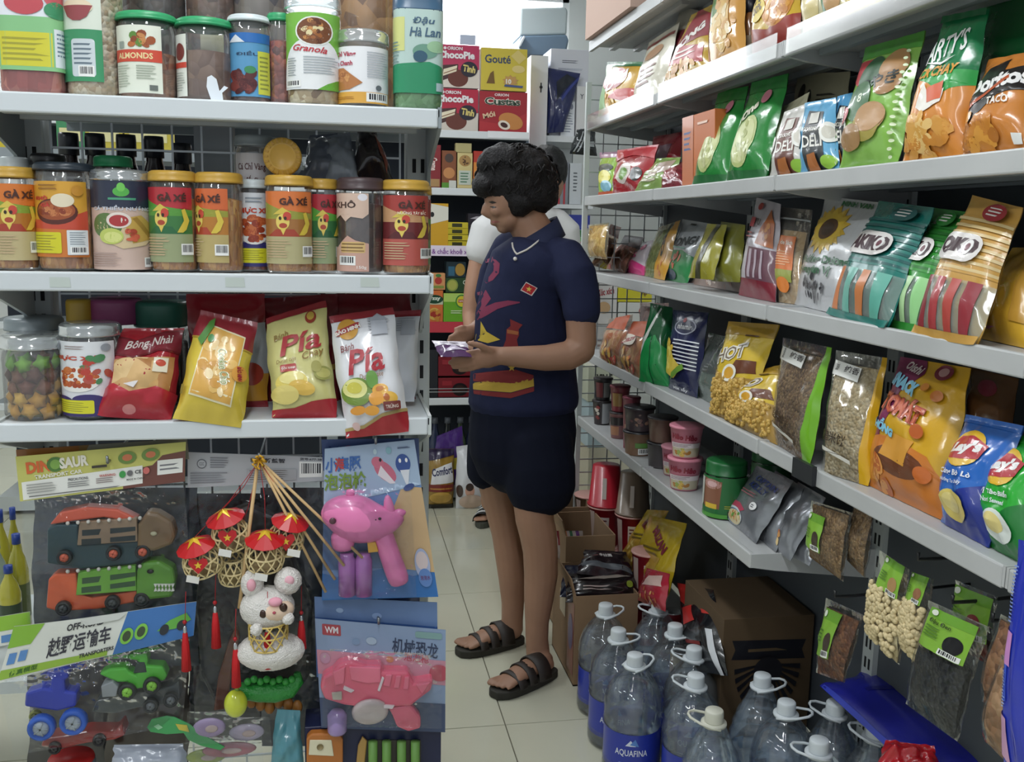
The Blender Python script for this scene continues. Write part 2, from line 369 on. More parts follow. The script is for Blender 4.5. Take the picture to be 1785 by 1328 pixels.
def jar(name, label, cat, c, R, Ht, lid='gold', lidh=.018, cont=None, fill=.8, lab=None, art=(), face=None, group=None, sq=0., seg=30, shell='ffffff', lr=1.02, neck=.0, arc=2.3, mat_lid=None, extra=None):
    """a clear screw-top jar standing at c (base centre); lab=(v0,v1,colour) is the wrap label turned towards `face`"""
    c = V3(c); r = root(name, label, cat, c, group); hb = Ht-lidh
    b = MB(); b.lathe([(0, .001), (R*.9, .001), (R*.98, .006), (R, .014), (R*.985, .02), (R*.985, hb-.026), (R*1., hb-.02), (R*.96, hb-.009), (R*.9, hb-.003), (R*.88, hb+.004)], c, seg, sq=sq)
    b.build('jar_body', film(shell, .07, .06, .05), r)
    if cont is not None:
        k = MB(); hf = (hb-.03)*fill+.006; k.lathe([(0, .004), (R*.9, .004), (R*.95, .012), (R*.955, hf*.6), (R*.95, hf), (R*.5, hf+.004), (0, hf+.003)], c, seg, sq=sq); k.build('contents', cont, r)
    l = MB(); z = hb-.002; Rl = R*lr; n = seg if not mat_lid else seg
    l.lathe([(0, z+lidh+.001), (Rl*.86, z+lidh+.001), (Rl*.93, z+lidh-.0005), (Rl*.985, z+lidh-.003), (Rl, z+lidh-.007), (Rl, z+.004), (Rl*1.015, z+.0035), (Rl*1.015, z), (Rl*.9, z)], c, n, sq=sq)
    l.build('lid', mat_lid or LID[lid], r)
    if lab:
        d = unit((CAM-c)[:2]) if face is None else unit(np.array(face)); a = math.atan2(d[1], d[0]); n = 22
        th = np.linspace(-arc/2, arc/2, n+1)+a; zz = np.linspace(lab[0]*Ht, lab[1]*Ht, 9)
        def q(t): ct, st = abs(math.cos(t)), abs(math.sin(t)); return (ct**(2+sq)+st**(2+sq))**(-1/(2+sq)) if sq else 1.
        G = np.array([[c+V3(math.cos(t)*(R*q(t)+.0007), math.sin(t)*(R*q(t)+.0007), z) for t in th] for z in zz])
        lb = mesh('label', G.reshape(-1, 3), grid_faces(n, 8), mat(lab[2], .4, 0, .3) if isinstance(lab[2], str) else lab[2], r)
        if art: artwork(Surf(G), art, lb, 'label_print', z0=.0004, dz=.00012)
    if extra: extra(r, c, R, hb)
    return r
LID = {'gold': mat('c39a3f', .38), 'green': mat('2f9a63', .4), 'white': mat('c9d2d4', .35), 'clear': film('e8eef0', .12, .12, .35), 'brown': mat('4a3a3c', .4), 'grey': mat('8d979c', .35), 'dark': mat('26303a', .35), 'navy': mat('3b5a74', .35), 'black': mat('1a1b20', .3)}
# ================================================================ the room
wallm = mat('e6e9e6', .8, var=.03, scale=3)
def struct(o): o['kind'] = 'structure'; return o
TX0, TS = -2.544, .5
fl = struct(MB().box((-3.2, -1.0, -.05), (3.2, 6.4, -.004)).build('floor', mat('6f6a5c', .9), smooth=False))
tilem = mat('c9c8b4', .13, 0, 0, .5, 0, .05, 2.2, .02, 5)
tl = None
for i in range(11):
    for j in range(14):
        x, y = TX0+i*TS, -.5+j*TS
        if tl is None:
            g = .0016; tl = MB().box((g, g, -.006), (TS-g, TS-g, 0)).build('tile', tilem, smooth=False); bevel(tl, .001, 1); o = tl
        else: o = tl.copy(); COL.objects.link(o)
        o.parent = fl; o.location = (x, y, 0)
struct(MB().box((-3.2, -1.0, 3.0), (3.2, 6.4, 3.05)).build('ceiling', mat('e9ebe8', .85), smooth=False))
# back wall with a high window
wx0, wx1, wz0, wz1 = -.9, 1.45, 2.0, 2.85; YB = 6.2
b = MB(); b.box((-3.2, YB, 0), (wx0, YB+.15, 3)).box((wx1, YB, 0), (3.2, YB+.15, 3)).box((wx0, YB, 0), (wx1, YB+.15, wz0)).box((wx0, YB, wz1), (wx1, YB+.15, 3))
struct(b.build('wall_back', wallm, smooth=False))
wn = root('window_1', 'bright overexposed high window in the back wall', 'window', (wx0, YB, wz0)); wn['kind'] = 'structure'
MB().box((wx0, YB+.06, wz0), (wx1, YB+.075, wz1)).build('pane', mat('f4faff', .3, emit=3.2), wn, smooth=False)
b = MB(); t = .04
b.box((wx0, YB+.01, wz0), (wx1, YB+.055, wz0+t)).box((wx0, YB+.01, wz1-t), (wx1, YB+.055, wz1)).box((wx0, YB+.01, wz0), (wx0+t, YB+.055, wz1)).box((wx1-t, YB+.01, wz0), (wx1, YB+.055, wz1))
b.build('window_frame', mat('f2f4f4', .4), wn, smooth=False)
struct(MB().box((3.2, -1.0, 0), (3.35, 6.35, 3)).build('wall_right', wallm, smooth=False))
struct(MB().box((-3.35, -1.0, 0), (-3.2, 6.35, 3)).build('wall_left', wallm, smooth=False))
for i, (x, y) in enumerate(LAMPS):
    r = root('ceiling_lamp', ['aisle tube lamp hanging behind the camera', 'aisle tube lamp hanging over the left gondola end', 'aisle tube lamp hanging above the woman', 'tube lamp far left near the camera', 'tube lamp far left beyond the gondola', 'tube lamp behind the right gondola', 'tube lamp beyond the far shelf, right', 'tube lamp beyond the far shelf, left'][i], 'lamp', (x, y, LAMP_Z), 'ceiling lamps over the aisles')
    MB().box((x-.09, y-.65, LAMP_Z), (x+.09, y+.65, LAMP_Z+.05)).box((x-.02, y-.4, LAMP_Z+.05), (x+.02, y-.36, 3.0)).box((x-.02, y+.36, LAMP_Z+.05), (x+.02, y+.4, 3.0)).build('lamp_housing', mat('f0f0f0', .4), r, smooth=False)
    for s in (-.045, .045):
        MB().tube([(x+s, y-.6, LAMP_Z-.02), (x+s, y+.6, LAMP_Z-.02)], .014, 10).build('tube', mat('fbfdff', .4, emit=5), r)
# ================================================================ shelving
shelfm = mat('d3d9dc', .33, 0, .15, .5, 0, .02, 4); shelfr = mat('b9bbbb', .4, 0, .1, .5, 0, .06, 6); steel = mat('c3c9c8', .4); steelg = mat('8f979b', .45); wirem = mat('b9bfc2', .35, .6); slotm = mat('15171a', .8)
def wires(name, parent, o, ex, ey, w, h, step, r=.0018, m=None, jx=0):
    """a welded wire panel: o corner, ex/ey unit axes"""
    o, ex, ey = V3(o), unit(ex), unit(ey); b = MB(); n = np.cross(ex, ey); k = int(w/step); q = int(h/step)
    for i in range(k+1): a = o+ex*(i*w/k); b.bar(a, a+ey*h, r*2, r*2, n)
    for j in range(q+1): a = o+ey*(j*h/q)+n*(2*r); b.bar(a, a+ex*w, r*2, r*2, n)
    o = b.build(name, m or wirem, parent, smooth=False); o['kind'] = 'stuff'; return o
# ---- left gondola
LY, LYB = 1.65, 1.885; LX0, LX1 = -.552, .158; LZ = [1.592, 1.314, 1.066]
g = root('shelving_unit', 'white steel gondola on the left with three shelves of jars and hanging toys', 'shelf', (-.2, 1.78, 0))
for k, z in enumerate(LZ):
    x1 = LX1+(.014, .002, 0)[k]
    bd = MB().box((LX0, LY+.002, z-.012), (x1-.004, LYB-.004, z)).build('shelf_board', shelfm, g, smooth=False)
    lp = MB().box((LX0, LY, z-.030), (x1-.006, LY+.014, z+.0015)).build('shelf_lip', shelfm, g, smooth=False); bevel(lp, .003, 2)
    u = MB(); u.box((LX0+.02, LY+.06, z-.026), (x1-.03, LY+.075, z-.012)).box((LX0+.02, LY+.15, z-.026), (x1-.03, LY+.165, z-.012)); u.build('shelf_rib', steel, g, smooth=False)
    for xe in (LX0-.004, x1-.006):      # end bracket: deep at the post, shallow at the lip
        P = [(LY+.002, z+.004), (LY+.002, z-.030), (LY+.03, z-.040), (LY+.10, z-.060), (LYB-.05, z-.085), (LYB-.02, z-.115), (LYB+.004, z-.125), (LYB+.004, z+.004)]
        V = [(xe, a, c) for a, c in P]+[(xe+.006, a, c) for a, c in P]; n = len(P)
        mesh('bracket', V, [tuple(range(n-1, -1, -1)), tuple(range(n, 2*n))]+[(i, (i+1) % n, n+(i+1) % n, n+i) for i in range(n)], steelg if k == 0 else steel, g, smooth=False)
for x in (LX0+.008, LX1-.006):
    p = MB().box((x-.024, LYB, .02), (x+.024, LYB+.05, 1.60)).build('post', steel, g, smooth=False); bevel(p, .003, 1)
    s = MB()
    for i in range(28):
        z = .15+i*.05
        for dx in (-.008, .008): s.box((x+dx-.0035, LYB-.0008, z), (x+dx+.0035, LYB+.004, z+.026))
    s.build('slots', slotm, p, smooth=False)['kind'] = 'stuff'
wires('wire_back', g, (LX0+.04, LYB+.02, .15), (1, 0, 0), (0, 0, 1), LX1-LX0-.08, 1.43, .052)
MB().box((LX0, LY-.03, .02), (LX1, LYB, .10)).build('base', steel, g, smooth=False)
# far side of the same unit: shelves facing away
for z in (1.61, 1.285, 1.0, .7):
    MB().box((LX0, LYB+.05, z-.014), (LX1-.01, LYB+.30, z)).box((LX0, LYB+.285, z-.03), (LX1-.01, LYB+.30, z+.004)).build('rear_shelf', steelg, g, smooth=False)
mx = onY(377, 260, LYB+.10)[0]
for zt in (1.60, 1.31): MB().hexa([(mx-.036, LYB+.06, zt-.24), (mx+.036, LYB+.06, zt-.24), (mx+.036, LYB+.10, zt-.24), (mx-.036, LYB+.10, zt-.24), (mx-.036, LYB+.06, zt-.02), (mx+.036, LYB+.06, zt-.02), (mx+.036, LYB+.10, zt-.02), (mx-.036, LYB+.10, zt-.02)]).build('rear_bracket', steelg, g, smooth=False)
# price tag remnants on the middle lip
for px in (105, 410, 645):
    P = onY(px, 492, LY-.0005); w, h = .016, .008
    mesh('old_tag', [P+V3(-w, 0, -h), P+V3(w, 0, -h), P+V3(w*.9, 0, h), P+V3(-w, 0, h)], [(0, 1, 2, 3)], mat('c3ccc6', .8), g, smooth=False)
# ---- right gondola
RX, RXB = .90, 1.205; RB = [1.755, 1.485, 1.213, .918, .655]; LIPH = .034; RZ = [z+LIPH-.004 for z in RB]
RY = [.32, 1.12, 1.92, 2.72, 3.52]
g2 = root('shelving_unit', 'long white gondola on the right with five tiers of snack bags', 'shelf', (1.05, 2.0, 0))
for k, z in enumerate(RB):
    for bI in range(4):
        if k == 4 and bI < 2: continue
        y0, y1 = RY[bI]+.002, RY[bI+1]-.002
        bd = MB().box((RX+.002, y0, z+LIPH-.016), (RXB-.004, y1, z+LIPH-.004)).build('shelf_board', shelfr, g2, smooth=False)
        lp = MB().box((RX, y0+.004, z), (RX+.012, y1-.004, z+LIPH)).build('shelf_lip', shelfr, g2, smooth=False); bevel(lp, .003, 2)
        rb = MB()
        for xx in (.07, .16, .25): rb.box((RX+xx, y0+.02, z+.004), (RX+xx+.018, y1-.02, z+LIPH-.016))
        rb.build('shelf_rib', steelg, g2, smooth=False)
        if k == 0: MB().box((RX-.004, y0+.02, z+.004), (RX-.0025, y1-.02, z+LIPH+(.016 if k else .02))).build('price_rail', film('ffffff', .06, .1, .02), g2, smooth=False)
        for ye in (y0-.001, y1-.004):
            P = [(RX+.001, z+LIPH), (RX+.001, z+.004), (RX+.06, z-.006), (RXB, z-.035), (RXB, z+LIPH)]
            V = [(a, ye, c) for a, c in P]+[(a, ye+.005, c) for a, c in P]; n = len(P)
            mesh('bracket', V, [tuple(range(n-1,-1,-1)), tuple(range(n,2*n))]+[(i, (i+1) % n, n+(i+1) % n, n+i) for i in range(n)], shelfr, g2, smooth=False)
for y in RY:
    p = MB().box((RXB, y-.022, .02), (RXB+.05, y+.022, 2.1)).build('post', steel, g2, smooth=False)
    s = MB()
    for i in range(36):
        for dy in (-.008, .008): s.box((RXB-.0008, y+dy-.0035, .15+i*.05), (RXB+.004, y+dy+.0035, .176+i*.05))
    s.build('slots', slotm, p, smooth=False)['kind'] = 'stuff'
for bI in range(4):
    MB().box((RXB+.012, RY[bI]+.024, .1), (RXB+.02, RY[bI+1]-.024, 2.08)).build('back_panel', mat('4d5359', .6), g2, smooth=False)
ZT = 2.035
for bI in range(1, 4):
    y0, y1 = RY[bI]+.002, RY[bI+1]-.002
    b = MB().box((RX+.002, y0, ZT+.018), (RXB-.004, y1, ZT+.03)).box((RX, y0, ZT), (RX+.012, y1, ZT+.034))
    for xx in (.07, .16, .25): b.box((RX+xx, y0+.02, ZT+.004), (RX+xx+.022, y1-.02, ZT+.018))
    b.build('top_shelf', shelfr, g2, smooth=False)
MB().box((RX-.002, 3.522, .05), (RX+.016, 3.54, 1.93)).build('end_post', steel, g2, smooth=False)
wires('end_grid', g2, (RX+.012, 3.53, .15), (1, 0, 0), (0, 0, 1), RXB-RX-.02, 1.77, .052, .002)
MB().box((RX+.02, 2.0, .02), (RXB, 3.5, .09)).build('base', steel, g2, smooth=False)
P = onX(1405, 850, RX-.006); MB().box((RX-.010, P[1]-.028, RB[3]+.002), (RX-.001, P[1]+.055, RB[3]+LIPH+.006)).build('black_clip', mat('24272b', .4), g2, smooth=False)
# ---- far shelf across the end of the aisle
FY = 4.75; fz = {k: onY(840, y, FY)[2] for k, y in dict(a=229, b=329, c=431, d=562, e=693).items()}; fx1 = onY(922, 230, FY)[0]
g3 = root('shelving_unit', 'dark backed white shelf across the far end of the aisle', 'shelf', (0, 4.9, 0))
for k, z in fz.items():
    MB().box((-1.6, FY, z-.02), (fx1, FY+.30, z-.002)).build('shelf_board', steelg, g3, smooth=False)
    bevel(MB().box((-1.6, FY-.006, z-.036), (fx1, FY+.006, z)).build('shelf_lip', mat('dfe4e6', .4), g3, smooth=False), .003, 1)
MB().box((-1.6, FY+.30, .05), (fx1, FY+.32, 1.95)).build('back_panel', mat('2c323c', .7), g3, smooth=False)
MB().box((fx1-.012, FY, .05), (fx1, FY+.30, fz['a'])).build('end_panel', mat('5b6570', .5), g3, smooth=False)
MB().box((-1.6, FY, .02), (fx1, FY+.3, .09)).build('base', steel, g3, smooth=False)
# printed strips on the far lips
z = fz['c']; L = onY(748, 440, FY-.008); R_ = onY(822, 440, FY-.008); G = np.array([[V3(L[0]-.3, FY-.008, z-.045), V3(R_[0]+.15, FY-.008, z-.045)], [V3(L[0]-.3, FY-.008, z+.006), V3(R_[0]+.15, FY-.008, z+.006)]])
pl = mesh('shelf_strip', G.reshape(-1, 3), [(0, 1, 3, 2)], mat('f0e3f4', .4), g3, smooth=False)
wdt = G[0, 1, 0]-G[0, 0, 0]
artwork(Surf(G), [('t', '& chắc khoẻ x', (.3+.037*2.6+.005)/wdt, .5, .175/wdt, .62, '8a4fa0', 0, .015)], pl, 'strip_print')
z = fz['d']; L = onY(745, 570, FY-.008); pl = mesh('shelf_strip', [V3(L[0]-.2, FY-.008, z-.05), V3(L[0]+.28, FY-.008, z-.05), V3(L[0]+.28, FY-.008, z+.004), V3(L[0]-.2, FY-.008, z+.004)], [(0, 1, 2, 3)], mat('c8414d', .4), g3, smooth=False)
# ================================================================ goods on the left gondola
def jpx(x0, x1, ytop, k, s=.02):
    """pixel box of a jar on left shelf k -> base centre, radius, height"""
    Y = LY+s+.04
    for _ in range(3):
        P = onY((x0+x1)/2, (ytop+300)/2 if k == 0 else ytop, Y); R = (x1-x0)/2*mpp(P); Y = LY+s+R
    c = onY((x0+x1)/2, ytop, Y); T = onY((x0+x1)/2, ytop, Y-R*.3)
    return V3(c[0], Y, LZ[k]+.0012), R, T[2]-LZ[k]
def J(px, k, s, name, label, **kw):
    c, R, Ht = jpx(*px, k, s); Ht = kw.pop('Ht', Ht); return jar(name, label, 'jar', c, R, Ht, **kw)
chick = food('c98a3a', 'e0a85a', 'a8622a', 130, stretch=(1, 1, .35)); oats = food('d8c7a4', 'efe2c6', 'b89a70', 120); nutb = food('6b4a3a', '8a6650', '4f3428', 60); redd = food('8a3a2c', 'b0553c', '5d2a24', 90)
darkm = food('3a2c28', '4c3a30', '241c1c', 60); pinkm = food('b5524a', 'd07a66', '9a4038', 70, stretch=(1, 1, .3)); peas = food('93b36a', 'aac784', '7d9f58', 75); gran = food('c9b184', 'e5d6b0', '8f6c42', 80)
# --- top shelf, front row
J((-4, 104, -150), 0, .03, 'snack_jar', 'tall square jar of pink strips with white and yellow label, far left of top shelf', lid='grey', cont=pinkm, fill=.95, sq=3, lab=(.13, .9, 'e9ecf2'), arc=2.0, art=[
    ('r', 0, 0, .98, .38, '8cc58a'), ('r', .02, .03, .70, .27, 'd6cf3e'), ('r', .72, .03, .98, .3, 'e6eaee'), ('l', .05, .06, .66, .24, 5, 'a8a33a'), ('l', .75, .1, .96, .28, 6, '7a8a9a'), ('e', .36, .47, .26, .08, 'c5525a'), ('e', .78, .54, .17, .10, 'c65a60'), ('e', .78, .43, .16, .06, '3f8f62'), ('l', .1, .63, .9, .69, 1, '4b5a78'), ('r', 0, .8, 1, 1, 'bfe0c8')])
J((104, 204, -160), 0, .03, 'snack_jar', 'tall clear jar of pale seeds with pistachio label on top shelf', lid='grey', cont=oats, fill=.97, lab=(.08, .9, 'dfe6d8'), arc=1.6, face=(-.35, -1), art=[
    ('r', 0, 0, 1, .33, '3f9364'), ('rr', .35, .03, .85, .27, 'cfd8dc', .02), ('l', .4, .1, .8, .25, 5, '6a7a86'), ('b', .5, .03, .82, .1), ('e', .5, .47, .34, .05, 'ead9bb'), ('p', [(.16, .48), (.84, .48), (.72, .41), (.58, .385), (.42, .385), (.28, .41)], '9a4a4e'), ('t', 'Pistach', .45, .64, .72, .055, '4a5a4c')])
J((205, 305, 24), 0, .02, 'nut_jar', 'green lidded jar of almonds with white and red label', lid='green', lidh=.012, cont=food('8a5a3c', 'a06c4a', '6d4630', 70), fill=.7, lab=(.06, .82, 'e8ecdc'), arc=1.75, face=(-.25, -1), art=[
    ('r', 0, .46, 1, .64, 'd2503c'), ('t', 'ALMONDS', .47, .55, .72, .09, 'efd9a0', 0, .03), ('f', .62, .78, .22, .1, 14, .06, ['a2542e', 'bd6b3a', '8b4424', 'c98a52', '5f8a3a']), ('l', .06, .08, .42, .42, 9, 'b0b8a6'), ('l', .52, .2, .9, .42, 6, 'a4ad9c'), ('r', .75, .04, .9, .12, '6a706a'), ('r', .16, .66, .28, .76, '9aa39a')])
J((308, 404, 34), 0, .02, 'nut_jar', 'green lidded jar of brown macadamia nuts with narrow white label', lid='green', lidh=.012, cont=food('7a5a48', '96755e', '644634', 34, bump=1), fill=.8, lab=(.05, .78, 'e8ebe0'), arc=.75, face=(-1.0, -.75), art=[
    ('r', 0, .46, 1.2, .55, 'cf4c3c'), ('e', .55, .72, .35, .14, '7c3a34'), ('l', .1, .08, .9, .4, 8, 'b0b8ac')], extra=lambda r, c, R, hb: mesh('white_swoosh', [c+V3(.006+R*.15+dx*.0042, -R*1.003, .001+dz*.0042) for dx, dz in ((0, 0), (4.5, 0), (4.2, 3), (6.5, 5), (5, 5.6), (3.2, 3.6), (2.2, 8), (.4, 9.4), (-1.2, 8.6), (-1.6, 5))], [tuple(range(10))], mat('e4eaf0', .4), r, smooth=False))
J((398, 470, 28), 0, .035, 'fruit_jar', 'white lidded jar of dates with blue and yellow label', lid='white', lidh=.01, cont=food('5a3028', '7a4434', '3f221e', 45), fill=.85, lab=(.08, .78, '5b9ac4'), arc=2.2, art=[
    ('r', 0, .85, 1, 1, '2f6fb8'), ('p', [(0, .85), (.2, .97), (.4, .85)], 'e2e8ee'), ('t', 'ĐIỀU', .45, .68, .5, .07, '24405e'), ('r', .66, .04, .98, .72, 'cfd24e'), ('l', .7, .1, .95, .66, 8, '8f9440'), ('f', .33, .24, .28, .16, 16, .09, ['5c2a2a', '7a3a34', '4a1f22']), ('e', .5, .42, .12, .06, '3f8a5a')])
J((466, 508, 24), 0, .05, 'fruit_jar', 'narrow jar of reddish dried fruit with green lid behind granola jar', lid='green', lidh=.012, cont=redd, fill=.9)
J((498, 592, -6), 0, .018, 'granola_jar', 'tall granola jar with bright green label and clear lid', lid='clear', lidh=.02, cont=gran, fill=.97, lab=(.14, .82, '7fbf4a'), arc=2.5, art=[
    ('p', ell(.5, .2, .5, .48, 30), 'f0f2f2'), ('r', 0, 0, 1, .2, 'f0f2f2'), ('p', [(.55, 0), (1, 0), (1, .16), (.85, .13), (.7, .08)], '6db341'), ('e', .52, .76, .28, .19, 'f2f4ee'), ('e', .52, .76, .255, .172, '7a4a2c'), ('f', .52, .76, .21, .14, 26, .035, ['c98e52', '8a5430', 'e8d9a8', 'a0602f', '5f3420']),
    ('t', 'Granola', .45, .53, .5, .085, 'c23a44', -6, .02, .3), ('l', .08, .17, .26, .42, 8, '9aa2a6'), ('l', .36, .2, .92, .44, 7, 'aeb5ba'), ('b', .04, .03, .32, .12)])
J((588, 676, 54), 0, .018, 'fish_snack_jar', 'short jar of dried fish with white and orange label, clear lid', lid='clear', lidh=.021, cont=darkm, fill=.9, lab=(.05, .76, 'eff0f2'), arc=2.6, art=[
    ('r', 0, 0, 1, .2, 'e0a94a'), ('b', .55, .03, .96, .19), ('t', 'Cá Chỉ Vàng', .14, .86, .52, .11, 'b2324c', 0, .03), ('t', 'Tẩm Chanh', .14, .72, .42, .11, 'b2324c', 0, .03), ('p', [(-.02, .22), (.05, .62), (.2, .62), (.5, .36), (.3, .24)], 'b87a48'), ('f', .18, .42, .14, .12, 10, .06, ['c98a52', 'a0643a', 'd39a60']), ('l', .56, .45, .95, .92, 11, 'b2b7bd'), ('e', .74, .28, .05, .05, '6b7278'), ('l', .02, .06, .45, .12, 2, 'b07a2a')])
J((686, 770, -10), 0, .022, 'pea_snack_jar', 'square jar of green peas with teal lid at right end of top shelf', lid='navy', lidh=.03, cont=peas, fill=.9, sq=2.5, lr=1.0, shell='dcefec', lab=(.14, .84, 'bcd3cc'), arc=2.3, art=[
    ('p', [(0, 0), (1, 0), (1, .30), (.7, .38), (.4, .36), (0, .33)], '2c8f63'), ('r', 0, .5, .3, .9, 'd6d98a'), ('t', 'Đậu', .6, .86, .36, .10, '47657c', 0, .02, .2), ('t', 'Hà Lan', .62, .73, .5, .11, '47657c', 0, .02, .2), ('e', .62, .5, .2, .09, '6d9a86'), ('e', .55, .44, .12, .07, '33596e'), ('e', .8, .56, .14, .07, '9cc29a'), ('l', .03, .35, .25, .62, 7, '7f9a96'), ('r', .8, .03, .98, .13, 'b9cdd2')])
# --- top shelf, back row (mostly shadowed jar bodies and lids)
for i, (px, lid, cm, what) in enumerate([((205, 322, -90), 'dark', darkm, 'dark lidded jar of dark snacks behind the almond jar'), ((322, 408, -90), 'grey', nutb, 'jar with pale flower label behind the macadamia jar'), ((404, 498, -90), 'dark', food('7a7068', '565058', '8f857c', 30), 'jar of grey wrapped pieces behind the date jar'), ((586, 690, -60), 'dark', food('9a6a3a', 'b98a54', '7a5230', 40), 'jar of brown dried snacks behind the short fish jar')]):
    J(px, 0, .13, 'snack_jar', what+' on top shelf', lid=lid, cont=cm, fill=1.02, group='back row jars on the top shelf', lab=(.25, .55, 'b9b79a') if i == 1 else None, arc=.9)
# --- middle shelf
def gaxe(px, label, c1, c2, c3, low, s=.02, sub=None, face=None, shirt='a8432f', hi=True):
    art = [('r', 0, .72, 1, 1, c1), ('p', [(0, .62), (0, .86), (.35, .76), (.7, .72), (1, .70), (1, .58)], c2), ('r', 0, .38, 1, .62, c3), ('r', 0, 0, 1, .38, low),
        ('p', [(.12, .38), (.30, .48), (.62, .48), (.72, .38)], shirt), ('p', [(.24, .68), (.42, .78), (.58, .70)], 'd9c254'), ('e', .42, .58, .12, .11, 'e8cf6a'), ('p', [(.36, .52), (.5, .52), (.43, .40)], 'e2c860'), ('e', .43, .53, .07, .035, 'b04a34'), ('e', .50, .66, .07, .06, 'c94a3a'), ('e', .38, .63, .025, .025, '3a2a20'), ('e', .47, .63, .025, .025, '3a2a20'),
        ('p', [(.70, .40), (.82, .56), (.78, .70), (.84, .72), (.92, .56), (.86, .44), (.8, .40)], 'dcc24a'), ('t', 'GÀ XÉ', .62, .87, .5, .12, '4a2a22', 0, .04), ('l', .08, .08, .6, .34, 7, 'c9b08a'), ('b', .76, .10, .99, .25)]
    if sub: art.append(('t', sub, .62, .76, .52, .06, 'f2e6d0', 0, .02))
    return J(px, 1, s, 'chicken_floss_jar', label, lid='gold', lidh=.0165, cont=chick, fill=.95, lab=(.10, .83, c1), arc=2.35, face=face, art=art)
gaxe((-22, 57, 291), 'gold lidded jar with orange label at far left of middle shelf', 'd97a34', '8aa13c', 'b5762e', 'c2b385', .018)
J((62, 160, 284), 1, .018, 'chicken_floss_jar', 'dark lidded jar with orange and yellow label and chicken bowl picture', lid='dark', lidh=.012, cont=chick, fill=.95, lab=(.13, .82, 'd9a23a'), arc=2.2, face=(-.12, -1), art=[
    ('r', 0, .0, 1, .38, 'd27a34'), ('p', [(0, .38), (0, .5), (.5, .48), (1, .62), (1, .36)], 'c9503a'), ('e', .5, .60, .34, .17, '5a2a22'), ('e', .5, .62, .3, .13, 'a0522e'), ('f', .48, .62, .24, .08, 16, .045, ['b5643a', '8a3c26', 'c97f4e']), ('e', .62, .75, .17, .09, 'e9dcc0'), ('t', 'KHÔ', .28, .78, .24, .06, 'c23a34', 0, .05), ('t', 'GÀ', .36, .69, .16, .06, 'c23a34', 0, .05), ('rr', .06, .05, .58, .33, 'd8d22c', .02), ('l', .1, .08, .54, .3, 6, 'a39a2c'), ('rr', .66, .03, .98, .36, 'dfe4e6', .01), ('l', .7, .16, .95, .34, 6, '8a949c'), ('b', .7, .04, .96, .14), ('l', .25, .88, .6, .97, 2, '9a6a2a'), ('e', .84, .88, .09, .07, 'c88e34')])
J((160, 258, 296), 1, .018, 'grilled_fish_jar', 'jar with navy and pink label and grilled fish plate picture', lid='clear', lidh=.017, cont=darkm, fill=.95, lab=(.02, .88, 'd3b8aa'), arc=2.7, art=[
    ('r', 0, .70, 1, 1, '2c3246'), ('e', .5, .88, .10, .055, '58b04c'), ('e', .5, .93, .05, .05, '74c85a'), ('l', .34, .77, .72, .83, 1, '4fa07a'), ('t', 'CÁ THIỀU NƯỚNG', .5, .70, .78, .06, 'c9ccd8', 0, .03), ('p', [(.12, .48), (.3, .62), (.62, .58), (.9, .55), (.95, .38), (.8, .28), (.5, .24), (.24, .34)], 'd9c39a'), ('p', ell(.3, .5, .2, .14), '5f7a44'), ('p', [(.5, .58), (.74, .62), (.93, .5), (.95, .36), (.62, .30)], 'c9a552'), ('p', [(.62, .58), (.68, .6), (.9, .4), (.85, .36)], 'a8843c'), ('e', .46, .56, .15, .09, 'e9dcd2'), ('e', .46, .555, .115, .065, 'b03a3c'), ('e', .36, .38, .15, .09, 'c3cf6a'), ('e', .38, .37, .11, .06, 'dbe08a'), ('f', .58, .40, .1, .06, 10, .03, ['b04a34', 'd4684a']), ('t', '170G', .9, .24, .12, .04, '3a3c5a', 0, .03), ('l', .06, .04, .5, .2, 6, 'b29a92'), ('b', .76, .03, .98, .14)])
gaxe((260, 340, 298), 'gold lidded jar with red and green label, fourth from the left of middle shelf', 'b8343c', '5a9a3e', '3f7a40', '9aa37a', face=(-.2, -1), shirt='2f6a40')
gaxe((341, 421, 301), 'gold lidded jar with orange label turned sideways showing barcode', 'd66a38', '9a9a3a', 'b87a30', 'bba86e', face=(-.75, -.85), shirt='b0452e')
J((416, 466, 313), 1, .06, 'squid_snack_jar', 'white lidded jar with white, red and blue label between two gold lidded jars', lid='white', lidh=.014, cont=redd, fill=.9, lab=(.06, .85, 'dfe2e6'), arc=2.7, art=[('r', 0, 0, 1, .33, '34346e'), ('rr', .08, .05, .82, .25, 'd8d630', .02), ('l', .12, .08, .78, .23, 5, 'a8a22c'), ('t', 'MỰC XÉ', .5, .76, .76, .1, 'c0452f', 0, .05), ('e', .5, .5, .42, .2, 'e8e8e4'), ('f', .5, .52, .34, .15, 34, .05, ['b5542f', 'c9703f', '943a24']), ('l', .3, .86, .75, .95, 2, '8d96a0')])
gaxe((463, 544, 306), 'gold lidded jar with orange label standing in front beside the green one', 'dd7a3e', '9a9c42', 'a5703a', 'b8b083', .012, face=(-.05, -1))
gaxe((532, 589, 312), 'gold lidded jar with red and green label half hidden behind the orange one', 'b5333d', '5aa040', '3a7040', '93a077', .05, face=(.25, -1), shirt='2f5f3c')
